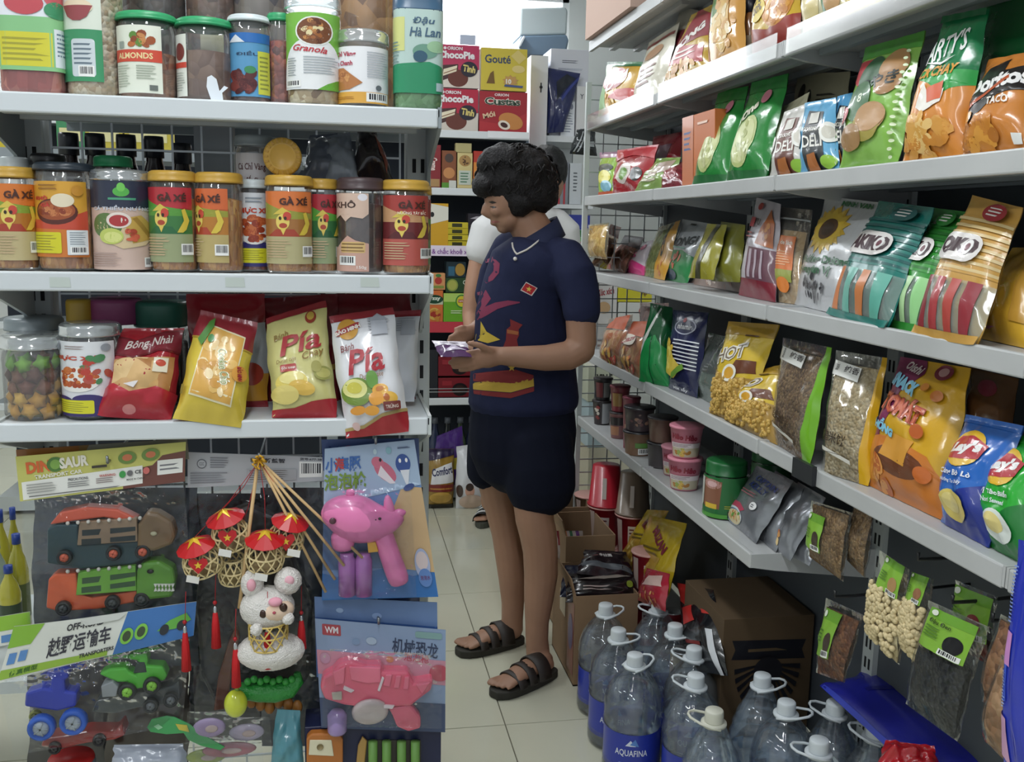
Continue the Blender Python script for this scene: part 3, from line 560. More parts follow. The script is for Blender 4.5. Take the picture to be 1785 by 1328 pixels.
J((588, 669, 310), 1, .018, 'dried_snack_jar', 'brown lidded jar with pink cloud shaped label and biscuit stack', lid='brown', lidh=.02, cont=food('4f3830', '5e443a', '3f2d2a', 60, bump=.2), fill=.97, lab=(.03, .83, film('ffffff', .05, .1, .0)), arc=2.5, face=(-.25, -1), art=[
    ('p', [(0, 1), (.72, 1), (.72, .74), (.62, .68), (.42, .70), (.32, .64), (.2, .72), (0, .66)], 'd9bcaa'), ('e', .62, .95, .08, .045, 'e8e4ea'), ('t', 'KHÔ', .3, .86, .42, .1, '4a342e', 0, .03), ('p', [(0, 0), (.72, 0), (.72, .36), (.5, .40), (.36, .46), (.2, .36), (.1, .3), (0, .32)], 'cda393'), ('rr', .22, .24, .66, .38, 'd8b77a', .02), ('r', .24, .345, .64, .36, '7a5a34'), ('r', .22, .30, .62, .315, '7a5a34'), ('r', .22, .26, .64, .272, '8a683c'), ('b', .18, .08, .5, .2), ('t', '150g', .6, .05, .16, .05, 'efe6e0')])
gaxe((666, 748, 314), 'gold lidded jar with dark red label at right end of middle shelf', 'a8403a', 'c99a70', '6d2a2c', 'bb5a50', .014, 'NƯỚNG TÂY BẮC', face=(-.05, -1), shirt='5a2226')
gaxe((690, 752, 322), 'gold lidded jar tucked behind the dark red one at the shelf end', '9a3a38', '5a8a3c', '6a5a3a', '6a8a5a', .075)
# jar lying on its side, lid to the front, on the jars of the middle shelf
P = onY(492, 273, LY+.06); rr = 33*mpp(P); b = MB(); r = root('lying_jar', 'jar lying on its side with round gold lid facing out above middle shelf jars', 'jar', P)
b.lathe([(0, 0), (rr*.62, 0), (rr*.66, .0015), (rr*.72, 0), (rr*.9, .0005), (rr, -.003), (rr*1.0, -.017), (rr*.9, -.017)], P, 40, axis=(0, -1, 0)); b.build('lid', LID['gold'], r)
b = MB()
for i in range(20):
    a = i*math.pi/10; d = V3(math.cos(a), 0, math.sin(a)); b.bar(P+d*rr*.74+V3(0, -.0008, 0), P+d*rr*.95+V3(0, 0, 0), .003, .0016, (0, 1, 0))
b.build('lid_ribs', mat('b48a34', .4), r, smooth=False)['kind'] = 'stuff'
b = MB(); b.lathe([(rr*.9, -.017), (rr*.97, -.025), (rr*.97, -.12), (0, -.125)], P, 30, axis=(0, -1, 0)); b.build('jar_body', film('ffffff', .08, .06, .05), r)
# back row of the middle shelf
c, R, Ht = jpx(410, 476, 236, 1, .10)
jar('fish_snack_jar', 'tall jar with pale label of dried fish behind the lying gold lid', 'jar', c, R, Ht, lid='grey', cont=darkm, fill=.9, lab=(.3, .86, 'c4bfc0'), arc=2.4, art=[('t', 'Cá Chỉ Vàng', .42, .82, .62, .12, '5a3030', 0, .02), ('t', 'Sốt Chanh', .52, .66, .4, .11, '5a3030', 0, .02), ('p', [(.1, .1), (.4, .45), (.9, .5), (.95, .1)], '6a3c30')])
for px, lab in (((55, 112, 268), 'black capped jar behind the orange label jar'), ((165, 228, 272), 'green lidded jar behind the grilled fish jar'), ((0, 48, 274), 'steel capped jar behind the leftmost orange jar')):
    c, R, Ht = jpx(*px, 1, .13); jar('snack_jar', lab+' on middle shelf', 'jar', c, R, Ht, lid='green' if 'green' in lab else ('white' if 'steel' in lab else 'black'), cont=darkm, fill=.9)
def lbag(name, label, quad, Y0, Y1, T, col, art=(), zb=None, **kw):
    """a pouch standing on a left shelf: pixel quad BL,BR,TR,TL, bottom at depth Y0, top leaning to Y1"""
    (a, b_), (c_, d), (e, f_), (g_, h) = quad; Q = [onY(a, b_, Y0), onY(c_, d, Y0), onY(e, f_, Y1), onY(g_, h, Y1)]
    if zb is not None:
        for q in Q[:2]: q[2] = max(q[2], zb)
    return bag(name, label, kw.pop('cat', 'snack bag'), Q, T, col, art, **kw)
lbag('foil_bag', 'grey foil snack bag slumped against wire back of middle shelf', [(525, 318), (600, 318), (588, 232), (540, 236)], 1.80, 1.86, .05, '6a7280', zb=LZ[1], wr=.2)
lbag('foil_bag', 'silvery twisted plastic bag leaning on wire back of middle shelf', [(570, 318), (628, 318), (610, 230), (560, 240)], 1.79, 1.85, .04, '8f98a2', zb=LZ[1], wr=.25)
lbag('foil_bag', 'shiny black and copper foil bag at right of middle shelf back', [(612, 318), (688, 318), (655, 225), (625, 222)], 1.80, 1.86, .06, '2a2426', zb=LZ[1], wr=.25, art=[('p', [(.85, .1), (.95, .3), (.8, .7), (.7, .9), (.75, .5)], '8a4a3a')])
# --- lower shelf
c, R, Ht = jpx(5, 108, 583, 2, .018)
def candies(r, c, R, hb):
    rnd = random.Random(4); n = 0
    for layer, (z, cols) in enumerate([(.014, ['d9a63a', 'e0b24a', 'cc9630']), (.034, ['d9a63a', 'cf9a34', 'e2b650']), (.054, ['d3a03a', '7a4a38', '8a5a44']), (.073, ['6d4636', '7d5240', '5d3a30']), (.092, ['6fa832', '7fb83a', '74503e']), (.111, ['78b23a', '6aa531', '86c046'])]):
        if z > hb-.025: continue
        for i in range(8):
            a = i*2*math.pi/8+layer*.35; rad = R*.74; p = c+V3(rad*math.cos(a), rad*math.sin(a), z+rnd.uniform(-.003, .003))
            out = V3(math.cos(a), math.sin(a), 0); e1 = V3(-math.sin(a), math.cos(a), 0); t = rnd.uniform(0, 1.2); k = 10
            V = [p+out*.009]; 
            for j in range(k):
                q = .0165*(1 if j % 2 == 0 else .66); aa = t+2*math.pi*j/k; V.append(p+e1*q*math.cos(aa)+V3(0, 0, 1)*q*math.sin(aa))
            V.append(p-out*.008); Fc = [(0, 1+j, 1+(j+1) % k) for j in range(k)]+[(k+1, 1+(j+1) % k, 1+j) for j in range(k)]
            mesh('star_biscuit', V, Fc, mat(rnd.choice(cols), .6), r)
jar('star_biscuit_jar', 'clear jar of green, brown and yellow star biscuits at left of lower shelf', 'jar', c, R, Ht, lid='clear', lidh=.022, cont=food('8a6a34', '7a5a3a', '6f7a34', 40), fill=.9, extra=candies)
r_ = bpy.data.objects['star_biscuit_jar']
for ch in r_.children:
    if ch.name.startswith('contents'): ch.scale = (.72, .72, 1)
c, R, Ht = jpx(12, 106, 553, 2, .14); jar('snack_jar', 'grey lidded jar standing behind the star biscuit jar', 'jar', c, R, Ht, lid='grey', lidh=.022, cont=darkm, fill=.8)
J((107, 206, 563), 2, .02, 'squid_snack_jar', 'clear lidded jar with white label of shredded squid on lower shelf', lid='clear', lidh=.02, cont=darkm, fill=.85, lab=(.04, .82, 'e4e6ea'), arc=2.5, face=(-.2, -1), art=[
    ('r', 0, 0, 1, .2, '3a3068'), ('e', .2, .2, .2, .07, '3c326e'), ('e', .6, .22, .22, .08, '3c326e'), ('rr', .03, .04, .68, .22, 'd9d52c', .02), ('l', .07, .06, .64, .2, 5, 'a49e2c'), ('t', 'MỰC XÉ', .42, .78, .7, .08, 'c4472f', 0, .05), ('l', .3, .89, .6, .95, 2, '9a8a86'), ('e', .45, .5, .33, .17, 'f0efea'), ('f', .45, .52, .27, .13, 46, .035, ['c1602f', 'd07a3f', 'a8482a']), ('f', .72, .62, .18, .18, 12, .05, ['c04438', 'b8584a', '4f8a5a']), ('e', .12, .92, .07, .05, '9a9fa8'), ('e', .86, .92, .07, .05, '9a9fa8')])
for px, col, lab in (((155, 245, 520), '9a4a78', 'purple lidded jar at the back of lower shelf'), ((236, 325, 525), '2d6a5a', 'teal lidded jar at the back of lower shelf'), ((116, 160, 522), 'c9a43c', 'small gold lidded honey jar at the back of lower shelf')):
    c, R, Ht = jpx(*px, 2, .15); jar('preserve_jar', lab, 'jar', c, R, min(Ht, .2), mat_lid=mat(col, .35), lidh=.045, cont=food('6a3a5a', '7a4a68', '5a2a4a', 40) if 'purple' in lab else darkm, fill=.9)
lbag('biscuit_bag', 'red clear fronted biscuit bag with script lettering on lower shelf', [(172, 724), (300, 732), (320, 572), (214, 572)], 1.675, 1.72, .07, 'a3222e', zb=LZ[2], wr=.16, back='8a1c26', art=[
    ('p', [(.12, .28), (.92, .22), (.95, .66), (.05, .62)], food('d0a468', 'b07a44', 'e0bf8a', 30)), ('p', [(.0, .68), (.35, .62), (.7, .72), (1.0, .70), (1, .98), (.7, .96), (.3, .84), (.0, .90)], '6d1a22'), ('p', [(.0, .70), (.35, .64), (.7, .74), (1.0, .72), (1, .96), (.7, .94), (.3, .82), (.0, .88)], '7d2430'), ('t', 'Bông Nhài', .53, .80, .72, .13, 'd8ccc6', 12, .015, .35), ('r', .66, .48, .86, .64, 'e8dfc8'), ('e', .76, .58, .07, .04, 'c8503a'), ('p', [(0, 0), (1, 0), (1, .26), (.75, .33), (.4, .26), (.15, .34), (0, .28)], 'b02432'), ('e', .42, .09, .09, .05, 'd98a88'), ('p', [(.3, .34), (.5, .38), (.45, .30)], 'e6e0e0')])
lbag('biscuit_bag', 'red and white biscuit bag behind the yellow cookie bag on lower shelf', [(340, 716), (468, 716), (462, 512), (325, 512)], 1.78, 1.80, .05, '8f1a26', zb=LZ[2], art=[('p', [(0, 0), (1, 0), (1, .12), (0, .12)], '8f1a26'), ('p', [(.7, .12), (1, .12), (1, .75), (.85, .74), (.7, .6)], 'b9bfc4'), ('r', .62, .06, 1, .3, 'd3982e'), ('e', .8, .3, .14, .1, 'a83a2c')])
lbag('cookie_bag', 'yellow and red cookie bag leaning out over the lower shelf lip', [(303, 730), (422, 746), (447, 562), (348, 540)], 1.648, 1.71, .065, 'd9c048', wr=.07, art=[
    ('p', [(0, .76), (1, .70), (1, 1), (0, 1)], '8f2430'), ('p', [(.0, .745), (1, .685), (1, .70), (0, .76)], 'b9973a'), ('p', [(.16, .22), (.80, .16), (.86, .82), (.24, .88)], 'e9dfb8'), ('p', [(.18, .235), (.78, .18), (.84, .805), (.26, .865)], 'dba84e'), ('f', .5, .5, .24, .26, 26, .055, ['e3b866', 'eac988', 'd19a46', 'f0d9a8']), ('t', 'Cookie Chíp', .58, .50, .60, .11, 'f4f0d8', -76, .06, .2), ('t', 'Cookie Chíp', .58, .50, .58, .085, '8a9a44', -76, .0, .2), ('p', [(.12, .72), (.22, .9), (.3, .95), (.32, .86), (.2, .66)], '4f8a3a'), ('e', .32, .74, .05, .04, '3f8a44'), ('e', .84, .46, .1, .07, 'd99a3c'), ('t', 'BẢO MINH', .85, .46, .22, .04, 'a02a34', -82, .05), ('r', .06, .22, .1, .3, '8a7a30')])
lbag('tray_bag_tail', 'clear folded tail of the yellow cookie bag hanging below the lip', [(330, 746), (418, 756), (421, 742), (330, 734)], 1.645, 1.648, .006, film('e8dc90', .15, .1, .35), nv=6, cat='bag tail') if False else None
def bm_pia(quad, Y0, Y1, lab, white, seed):
    a = [('p', [(0, 0), (1, 0), (1, .16), (.6, .13), (.3, .06), (0, .05)] if white else [(0, 0), (1, 0), (1, .16), (.62, .13), (.35, .08), (0, .07)], 'a8242e'), ('r', 0, .94, 1, 1, '8f1f2a')]
    if white:
        a += [('p', [(0, .05), (.3, .06), (.6, .13), (1, .16), (1, .185), (.6, .155), (.3, .085), (0, .075)], 'b09a62'), ('e', .26, .86, .16, .09, 'd09a3e'), ('t', 'BẢO MINH', .26, .86, .40, .045, 'f4ece4', 14, .05), ('p', rot(rrect(.06, .835, .46, .885, .02, .6), .26, .86, 14, .6), 'a83a40')]
        a[-1], a[-2] = a[-2], a[-1]
        a += [('l', .58, .80, .92, .94, 6, 'a9adb6'), ('r', .62, .78, .86, .9, 'b5b9c2'), ('p', [(.58, .9), (.9, .9), (.74, .96)], 'a5a9b3'), ('t', 'Bánh', .22, .70, .2, .055, '7a2a2e', 10, .01, .3), ('t', 'Pía', .46, .58, .56, .2, 'a9222f', 4, .02, .25), ('t', 'Durian cake', .52, .455, .36, .04, '8a5a2a', 4, .005, .3),
            ('e', .28, .34, .22, .11, '6f8a34', -20), ('e', .26, .365, .17, .075, 'dcd98c', -20), ('e', .25, .37, .1, .045, 'c9c04a', -20), ('e', .52, .42, .09, .07, '6a9a44'), ('e', .62, .33, .12, .05, 'e0a83e'), ('e', .62, .34, .06, .022, 'c4782e'), ('e', .72, .26, .12, .05, 'e8b850'), ('e', .55, .27, .12, .05, 'dd9a38'), ('e', .70, .27, .04, .025, 'b5652a'), ('e', .26, .20, .1, .03, 'e09a3a'), ('e', .46, .19, .12, .035, 'e2a03c'), ('rr', .64, .18, .86, .24, '7a3a34', .01), ('t', 'TRỨNG', .75, .21, .16, .03, 'ecd9cc'), ('e', .2, .095, .055, .03, 'd8b8b4')]
    else:
        a += [('e', .74, .88, .09, .06, '9a3a2a'), ('e', .74, .89, .06, .04, 'c9a84a'), ('t', 'Bánh', .24, .76, .24, .06, '8a6a2a', 12, .01, .3), ('t', 'Pía', .52, .66, .66, .19, 'a9272e', 6, .02, .25), ('t', 'Chay', .72, .53, .34, .08, '8a6a30', 12, .01, .25), ('t', 'Durian cake', .3, .51, .3, .035, '8a6a30', 4, .005, .3), ('rr', .2, .40, .44, .47, 'b0403a', .012), ('t', 'ĐẬU XANH', .32, .435, .2, .035, 'f0e4d8'), ('e', .36, .30, .24, .10, 'e3d06a'), ('e', .36, .34, .18, .055, 'eadd8e'), ('e', .5, .25, .2, .06, 'dcb652', -15), ('e', .24, .2, .2, .08, 'e0cf7a'), ('e', .82, .36, .12, .06, '9a9a52'), ('e', .82, .36, .09, .045, 'b9b468'), ('e', .74, .42, .07, .05, 'a8a25a')]
    return lbag('cake_bag', lab, quad, Y0, Y1, .06, 'e3e4e8' if white else 'd6d08a', art=a, wr=.06, nu=14, nv=22, seed=seed, seal=.03)
bm_pia([(476, 728), (588, 728), (566, 524), (462, 556)], 1.668, 1.73, 'pale yellow durian cake bag with red base, upright on lower shelf', False, 3)
bm_pia([(604, 764), (713, 752), (684, 536), (573, 552)], 1.645, 1.715, 'white durian cake bag with red base hanging over the lower shelf lip', True, 5)
lbag('cake_bag', 'white cake bag standing behind the front white durian bag', [(630, 700), (724, 700), (732, 540), (655, 545)], 1.76, 1.80, .05, 'cfd2d8', zb=LZ[2], art=[('r', 0, .93, 1, 1, '8f1f2a'), ('l', .5, .76, .95, .92, 6, 'a5a9b3'), ('r', .6, .72, .9, .88, 'b0b4bd')])
for q, Y in (([(440, 700), (590, 700), (590, 512), (452, 520)], 1.83), ([(560, 700), (722, 700), (716, 512), (560, 512)], 1.84)):
    lbag('cake_bag', 'dark red cake bag at the back of lower shelf behind the %s durian bag' % ('yellow' if q[0][0] == 440 else 'white'), q, Y, Y+.02, .05, '7f1a26', zb=LZ[2], art=[('r', 0, .3, 1, .35, 'b08a3a')])
# ================================================================ toys hanging on the left gondola
def ext(name, pts, Y, T, col, parent, bev=.0015, smooth=False):
    """a solid cut-out: pixel outline at depth Y, extruded T away from the camera"""
    P = [onY(x, y, Y) for x, y in pts]; n = len(P)
    A = sum((pts[i][0]*pts[(i+1) % n][1]-pts[(i+1) % n][0]*pts[i][1]) for i in range(n))
    if A > 0: P = P[::-1]
    V = P+[p+V3(0, T, 0) for p in P]
    o = mesh(name, V, [tuple(range(n)), tuple(range(2*n-1, n-1, -1))]+[(i, n+i, n+(i+1) % n, (i+1) % n) for i in range(n)], col if not isinstance(col, str) else mat(col, .35, 0, .2), parent, smooth=smooth)
    if bev: bevel(o, bev, 2)
    return o
def wheel(x, y, rp, Y, col, hub, parent, T=.012, name='wheel'):
    P = onY(x, y, Y); r = rp*mpp(P); b = MB(); b.lathe([(0, T*.15), (r*.5, T*.1), (r*.62, T*.25), (r*.7, 0), (r*.95, T*.05), (r, T*.25), (r, T*.8), (r*.6, T), (0, T)], P+V3(0, -T*.0, 0), 20, axis=(0, 1, 0))
    w = b.build(name, mat(col, .5), parent)
    h = MB(); h.lathe([(0, -.001), (r*.35, -.001), (r*.58, T*.12), (r*.6, T*.3)], P, 16, axis=(0, 1, 0))
    for k in range(5): a = k*2*math.pi/5; h.bar(P+V3(0, -.0005, 0), P+V3(math.cos(a)*r*.55, -.0005, math.sin(a)*r*.55), r*.12, .002, (0, 1, 0))
    h.build('hub', mat(hub, .4), w); return w
def card(parent, name, quad, Y0, Y1, col, art, T=.0012, bulge=0.):
    (a, b_), (c_, d), (e, f_), (g_, h) = quad; BL, BR, TR, TL = onY(a, b_, Y0), onY(c_, d, Y0), onY(e, f_, Y1), onY(g_, h, Y1)
    G = np.array([[BL*(1-u)*(1-v)+BR*u*(1-v)+TR*u*v+TL*(1-u)*v for u in np.linspace(0, 1, 9)] for v in np.linspace(0, 1, 9)])
    G[:, :, 1] += np.array([[.004*math.sin(u*5+v*3)*bulge for u in np.linspace(0, 1, 9)] for v in np.linspace(0, 1, 9)])
    B = G+V3(0, T, 0); k = 81
    o = mesh(name, np.concatenate([G.reshape(-1, 3), B.reshape(-1, 3)]), grid_faces(8, 8)+grid_faces(8, 8, True, k), asmat(col), parent)
    if art: artwork(Surf(G), art, o, 'card_print', z0=.0004, dz=.00015)
    return o
def polybag(parent, quad, Y0, Y1, T, seed=1, wr=.35, name='clear_bag'):
    (a, b_), (c_, d), (e, f_), (g_, h) = quad; BL, BR, TR, TL = onY(a, b_, Y0), onY(c_, d, Y0), onY(e, f_, Y1), onY(g_, h, Y1); nu, nv = 22, 22; G = np.zeros((nv+1, nu+1, 3)); B = G.copy()
    for j in range(nv+1):
        for i in range(nu+1):
            u, v = i/nu, j/nv; p = BL*(1-u)*(1-v)+BR*u*(1-v)+TR*u*v+TL*(1-u)*v; q = (1-abs(2*u-1)**3)*(1-abs(2*v-1)**4)
            w = noise.noise(Vector((u*4+seed, v*3, seed)))*.5+noise.noise(Vector((u*11+seed, v*5, seed*2)))*.35+math.sin(u*40+seed)*.25*max(0, v-.75)*4
            G[j, i] = p+V3(0, -1, 0)*(q*T+w*wr*T); B[j, i] = p+V3(0, 1, 0)*q*T*.7
    return mesh(name, np.concatenate([G.reshape(-1, 3), B.reshape(-1, 3)]), grid_faces(nu, nv)+grid_faces(nu, nv, True, (nu+1)*(nv+1)), film('fdfeff', .008, .06, .004, .9, 26), parent)
def hook(x, y, Y, label, L=None):
    P = onY(x, y, Y-.01); b = MB().tube([P+V3(0, -.004, .012), P+V3(0, -.002, 0), V3(P[0], LYB-.004, P[2]+.006), V3(P[0], LYB+.012, P[2]+.008)], .0025, 6)
    o = b.build('display_hook', mat('9aa0a4', .3, .8), None); return tag(o, label, 'hook', 'wire hooks of the toy display')
# ---- dinosaur transporter set
Y = 1.69
r = root('toy_truck_set', 'bagged set of two dinosaur transporter trucks under yellow green header card', 'toy', onY(180, 1060, Y))
card(r, 'header_card', [(35, 874), (322, 839), (324, 770), (27, 796)], Y-.012, Y-.008, 'c6c46a', [('p', [(.62, .0), (1, 0), (1, .78), (.86, .72), (.8, .5), (.62, .42)], '6d4034'), ('p', [(.02, .02), (.74, .08), (.74, .52), (.02, .42)], 'e9e9e2'), ('r', .83, .24, .985, .60, 'e6e6df'), ('l', .845, .32, .97, .52, 2, '77777a'),
    ('t', 'DIN', .125, .73, .14, .26, 'd8662e', 2, .05), ('e', .225, .75, .05, .17, '4f7a34'), ('e', .225, .75, .03, .11, '7fa84a'), ('t', 'SAUR', .335, .77, .17, .26, 'e9e4d4', 2, .05), ('t', 'TRANSPORT CAR', .24, .52, .28, .09, 'e9e7dd', 2, .03), ('e', .65, .75, .055, .15, '6d8a3e'), ('e', .65, .75, .03, .08, 'c9744a'), ('e', .79, .77, .055, .15, '6d8a3e'), ('e', .79, .77, .03, .08, 'c9744a'),
    ('t', 'PRECAUTIONS:', .355, .37, .12, .06, '3a3a3e'), ('l', .29, .18, .43, .32, 3, '7a7a7a'), ('t', 'WARNING:', .53, .38, .1, .06, 'b8403a'), ('l', .46, .2, .58, .34, 3, '8a7a7a'), ('e', .62, .36, .02, .085, '3f9a4a'), ('e', .665, .37, .018, .07, '6a6a6a'), ('t', 'CE', .715, .385, .04, .09, '3a3a3a', 0, .03), ('e', .765, .39, .02, .085, 'c96a62'), ('t', 'MADE IN CHINA', .70, .22, .11, .045, '3a3a3a'), ('l', .05, .14, .26, .38, 4, '9a9a96'), ('l', .06, .06, .66, .12, 1, '6a6a6a'), ('r', .44, .58, .53, .64, '3a3428')])
for (y0, cab, frm, roofc, head, base, hubc, teeth, hy) in ((0, '27434a', '8f7860', 'cf5a40', '7d6548', '2a3f47', 'd8694e', False, 0), (1, 'e0633a', '6fae3c', None, '5f9a34', 'dd5c36', '3a3f42', True, 0)):
    dy = 97 if y0 else 0; t = ext('truck', [(82, 982+dy), (82, 922+dy), (98, 914+dy), (136, 914+dy), (138, 950+dy), (262, 942+dy), (266, 968+dy), (230, 984+dy), (140, 992+dy)] if not y0 else [(80, 1060), (84, 1010), (96, 1000), (132, 1000), (138, 1035), (160, 1042), (235, 1030), (262, 1030), (258, 1046), (170, 1062), (100, 1066)], Y, .03, cab, r, .003)
    f = ext('side_frame', [(134, 951+dy), (138, 910+dy), (238, 903+dy), (240, 944+dy)] if not y0 else [(132, 1038), (136, 998), (236, 986), (238, 1030)], Y-.006, .012, frm, t)
    for q in (([(143, 924), (176, 922), (172, 932), (143, 934)], [(192, 921), (236, 918), (236, 925), (212, 928), (192, 930)], [(192, 937), (236, 933), (236, 942), (192, 945)], [(142, 940), (176, 938), (176, 948), (142, 950)])):
        ext('window', [(x, y+(84 if y0 else 0)-(0 if not y0 else (x-140)*.05)) for x, y in q], Y-.0066, .002, '1d2a2c' if not y0 else '2c5230', f, 0)
    for i in range(8): P = onY(118+i*18, (912 if not y0 else 996)-i*1.3, Y-.01); MB().ball(P, .0035).build('stud', mat('d9d6cc', .4), f)
    if roofc: ext('roof', [(86, 915), (104, 893), (150, 884), (205, 888), (240, 905), (236, 910), (180, 902), (130, 908)], Y-.002, .03, roofc, t, .003)
    hd = ext('dinosaur_head', [(238, 958), (240, 915), (256, 892), (275, 895), (300, 910), (306, 935), (300, 950), (268, 962)] if not y0 else [(236, 1040), (238, 992), (252, 980), (276, 978), (302, 992), (305, 1012), (300, 1042), (262, 1046)], Y-.010, .035, head, t, .006)
    e = onY(268 if not y0 else 262, 930 if not y0 else 996, Y-.0125); MB().ball(e, (.006, .003, .004)).build('eye', mat('c9c6a4' if not y0 else '1c1c1a', .2), hd)
    if teeth:
        for i in range(6):
            x = 268+i*6; ext('tooth', [(x, 1018), (x+6, 1018), (x+3, 1025)], Y-.0125, .004, 'e9e9e2', hd, 0); ext('tooth', [(x, 1031), (x+6, 1030), (x+3, 1023)], Y-.0125, .004, 'e9e9e2', hd, 0)
    for (x, y) in (((111, 973), (197, 966), (248, 963)) if not y0 else ((109, 1062), (195, 1052), (246, 1046))): wheel(x, y, 13, Y-.012, '1c2226' if not y0 else '2a2c2e', hubc if not y0 else '4a4f52', t)
polybag(r, [(48, 1085), (338, 1062), (320, 842), (40, 872)], Y-.004, Y-.010, .022, 3)
hook(188, 806, Y-.012, 'wire hook carrying the dinosaur truck set')
# second header and green figure glimpsed behind the set
r = root('toy_truck_set', 'brown topped header card of another set behind the dinosaur trucks', 'toy', onY(90, 800, Y+.03))
card(r, 'header_card', [(30, 810), (330, 800), (326, 764), (28, 784)], Y+.02, Y+.02, '8a6a3a', [('r', 0, 0, .36, 1, '9a6228'), ('p', [(.36, 0), (1, 0), (1, 1), (.42, 1)], '8f8f82')])
polybag(r, [(45, 1000), (330, 1000), (322, 806), (30, 806)], Y+.03, Y+.025, .01, 9)
# ---- off-road transporter set
Y2 = 1.675
r = root('toy_tractor_set', 'bagged off road transporter set with blue tractor and green loader', 'toy', onY(150, 1310, Y2))
card(r, 'header_card', [(-6, 1192), (338, 1106), (342, 1050), (24, 1092)], Y2-.012, Y2-.008, 'd9dcd4', [('p', [(.58, 0), (1, 0), (1, 1), (.62, 1)], '3a6fae'), ('p', [(0, .05), (.55, .02), (.55, .15), (0, .22)], '8fb33e'), ('p', [(0, .6), (.12, .62), (.17, 1), (0, 1)], '86b83a'), ('t', '越野运输车', .385, .50, .33, .42, '30303e', 4, .02), ('t', 'OFF-ROAD', .40, .86, .2, .15, '2c2c34', 3, .03), ('t', 'TRANSPORTERS', .49, .17, .18, .1, '2c2c34', 3, .03), ('r', .02, .3, .06, .5, '5a8ac4'), ('r', .075, .32, .115, .52, '5a8ac4'), ('t', '仿真模型', .12, .13, .14, .1, '3f6a24', 2, .02), ('e', .64, .42, .035, .20, '7cc04a'), ('e', .64, .42, .022, .13, '3a4a30'), ('e', .715, .46, .035, .2, '7cc04a'), ('e', .715, .46, .022, .13, '3a4a30'), ('p', [(.80, .38), (.86, .6), (.95, .72), (.98, .5), (.9, .34)], '5fa83e'), ('e', .84, .38, .025, .14, '22262a'), ('e', .93, .40, .025, .14, '22262a'), ('p', [(.36, 1), (.62, 1), (.58, .86), (.4, .84)], 'c9ccc6')], bulge=1)
t = ext('tractor', [(42, 1232), (44, 1208), (72, 1200), (88, 1202), (88, 1182), (78, 1180), (82, 1172), (118, 1172), (120, 1182), (112, 1186), (114, 1205), (134, 1208), (132, 1232), (100, 1240)], Y2, .03, '2336a8', r, .004)
for x, y in ((70, 1272), (126, 1262)): wheel(x, y, 23, Y2-.014, '2d63cc', 'a9b3bd', t, .02)
wheel(60, 1250, 10, Y2+.012, '8a8f3a', '6a6f34', t)
t = ext('loader', [(172, 1176), (190, 1166), (220, 1164), (226, 1172), (236, 1176), (240, 1152), (224, 1150), (226, 1140), (256, 1140), (258, 1152), (256, 1160), (284, 1162), (292, 1178), (286, 1188), (262, 1186), (250, 1200), (236, 1202), (222, 1190), (205, 1190)], Y2, .03, '4fae34', r, .004)
ext('bucket', [(178, 1216), (176, 1196), (196, 1188), (206, 1198), (202, 1214)], Y2-.006, .03, '8d9296', t)
ext('cab_glass', [(232, 1174), (238, 1154), (252, 1154), (256, 1172)], Y2-.001, .028, '2a3a34', t)
for x, y in ((221, 1208), (264, 1197)): wheel(x, y, 15, Y2-.012, '23272a', '8fd04a', t)
t = ext('trailer', [(160, 1242), (168, 1222), (300, 1196), (312, 1186), (314, 1218), (290, 1228), (240, 1234), (200, 1244)], Y2+.01, .03, '3a4044', r, .003)
for x, y in ((262, 1232), (297, 1222)): wheel(x, y, 13, Y2-.004, '2a2d30', '6d7276', t)
t = ext('red_car', [(70, 1302), (76, 1288), (110, 1284), (150, 1276), (200, 1276), (212, 1262), (218, 1282), (200, 1290), (150, 1296), (104, 1306)], Y2+.02, .04, '9a2a24', r, .004)
wheel(94, 1306, 11, Y2+.012, '1c1c1e', '3a3a3c', t); wheel(172, 1292, 11, Y2+.012, '1c1c1e', '3a3a3c', t)
polybag(r, [(25, 1318), (318, 1262), (332, 1108), (-4, 1188)], Y2-.006, Y2-.010, .024, 5)
r = root('toy_tractor_set', 'second green headed off road set half hidden behind the first', 'toy', onY(20, 1180, Y2+.03))
card(r, 'header_card', [(-20, 1130), (55, 1116), (52, 1066), (-20, 1078)], Y2+.02, Y2+.02, 'dfe2dc', [('r', 0, .5, 1, 1, '8fbf3c'), ('r', .3, .1, .6, .35, '5a8ac4'), ('r', .66, .1, .95, .35, '5a8ac4')])
r = root('toy_drum', 'red and grey toy drum standing low under the off road set', 'toy', V3(*onY(125, 1330, 1.72)))
P = onY(125, 1340, 1.72); b = MB(); b.lathe([(0, 0), (.038, 0), (.04, .004), (.04, .05), (.038, .054), (0, .054)], P-V3(0, 0, .03), 24); b.build('drum_shell', mat('b02a28', .35), r); b = MB(); b.lathe([(.0405, .03), (.0412, .034), (.0412, .044), (.0405, .048)], P-V3(0, 0, .03), 24); b.build('band', mat('6a7480', .4), r)
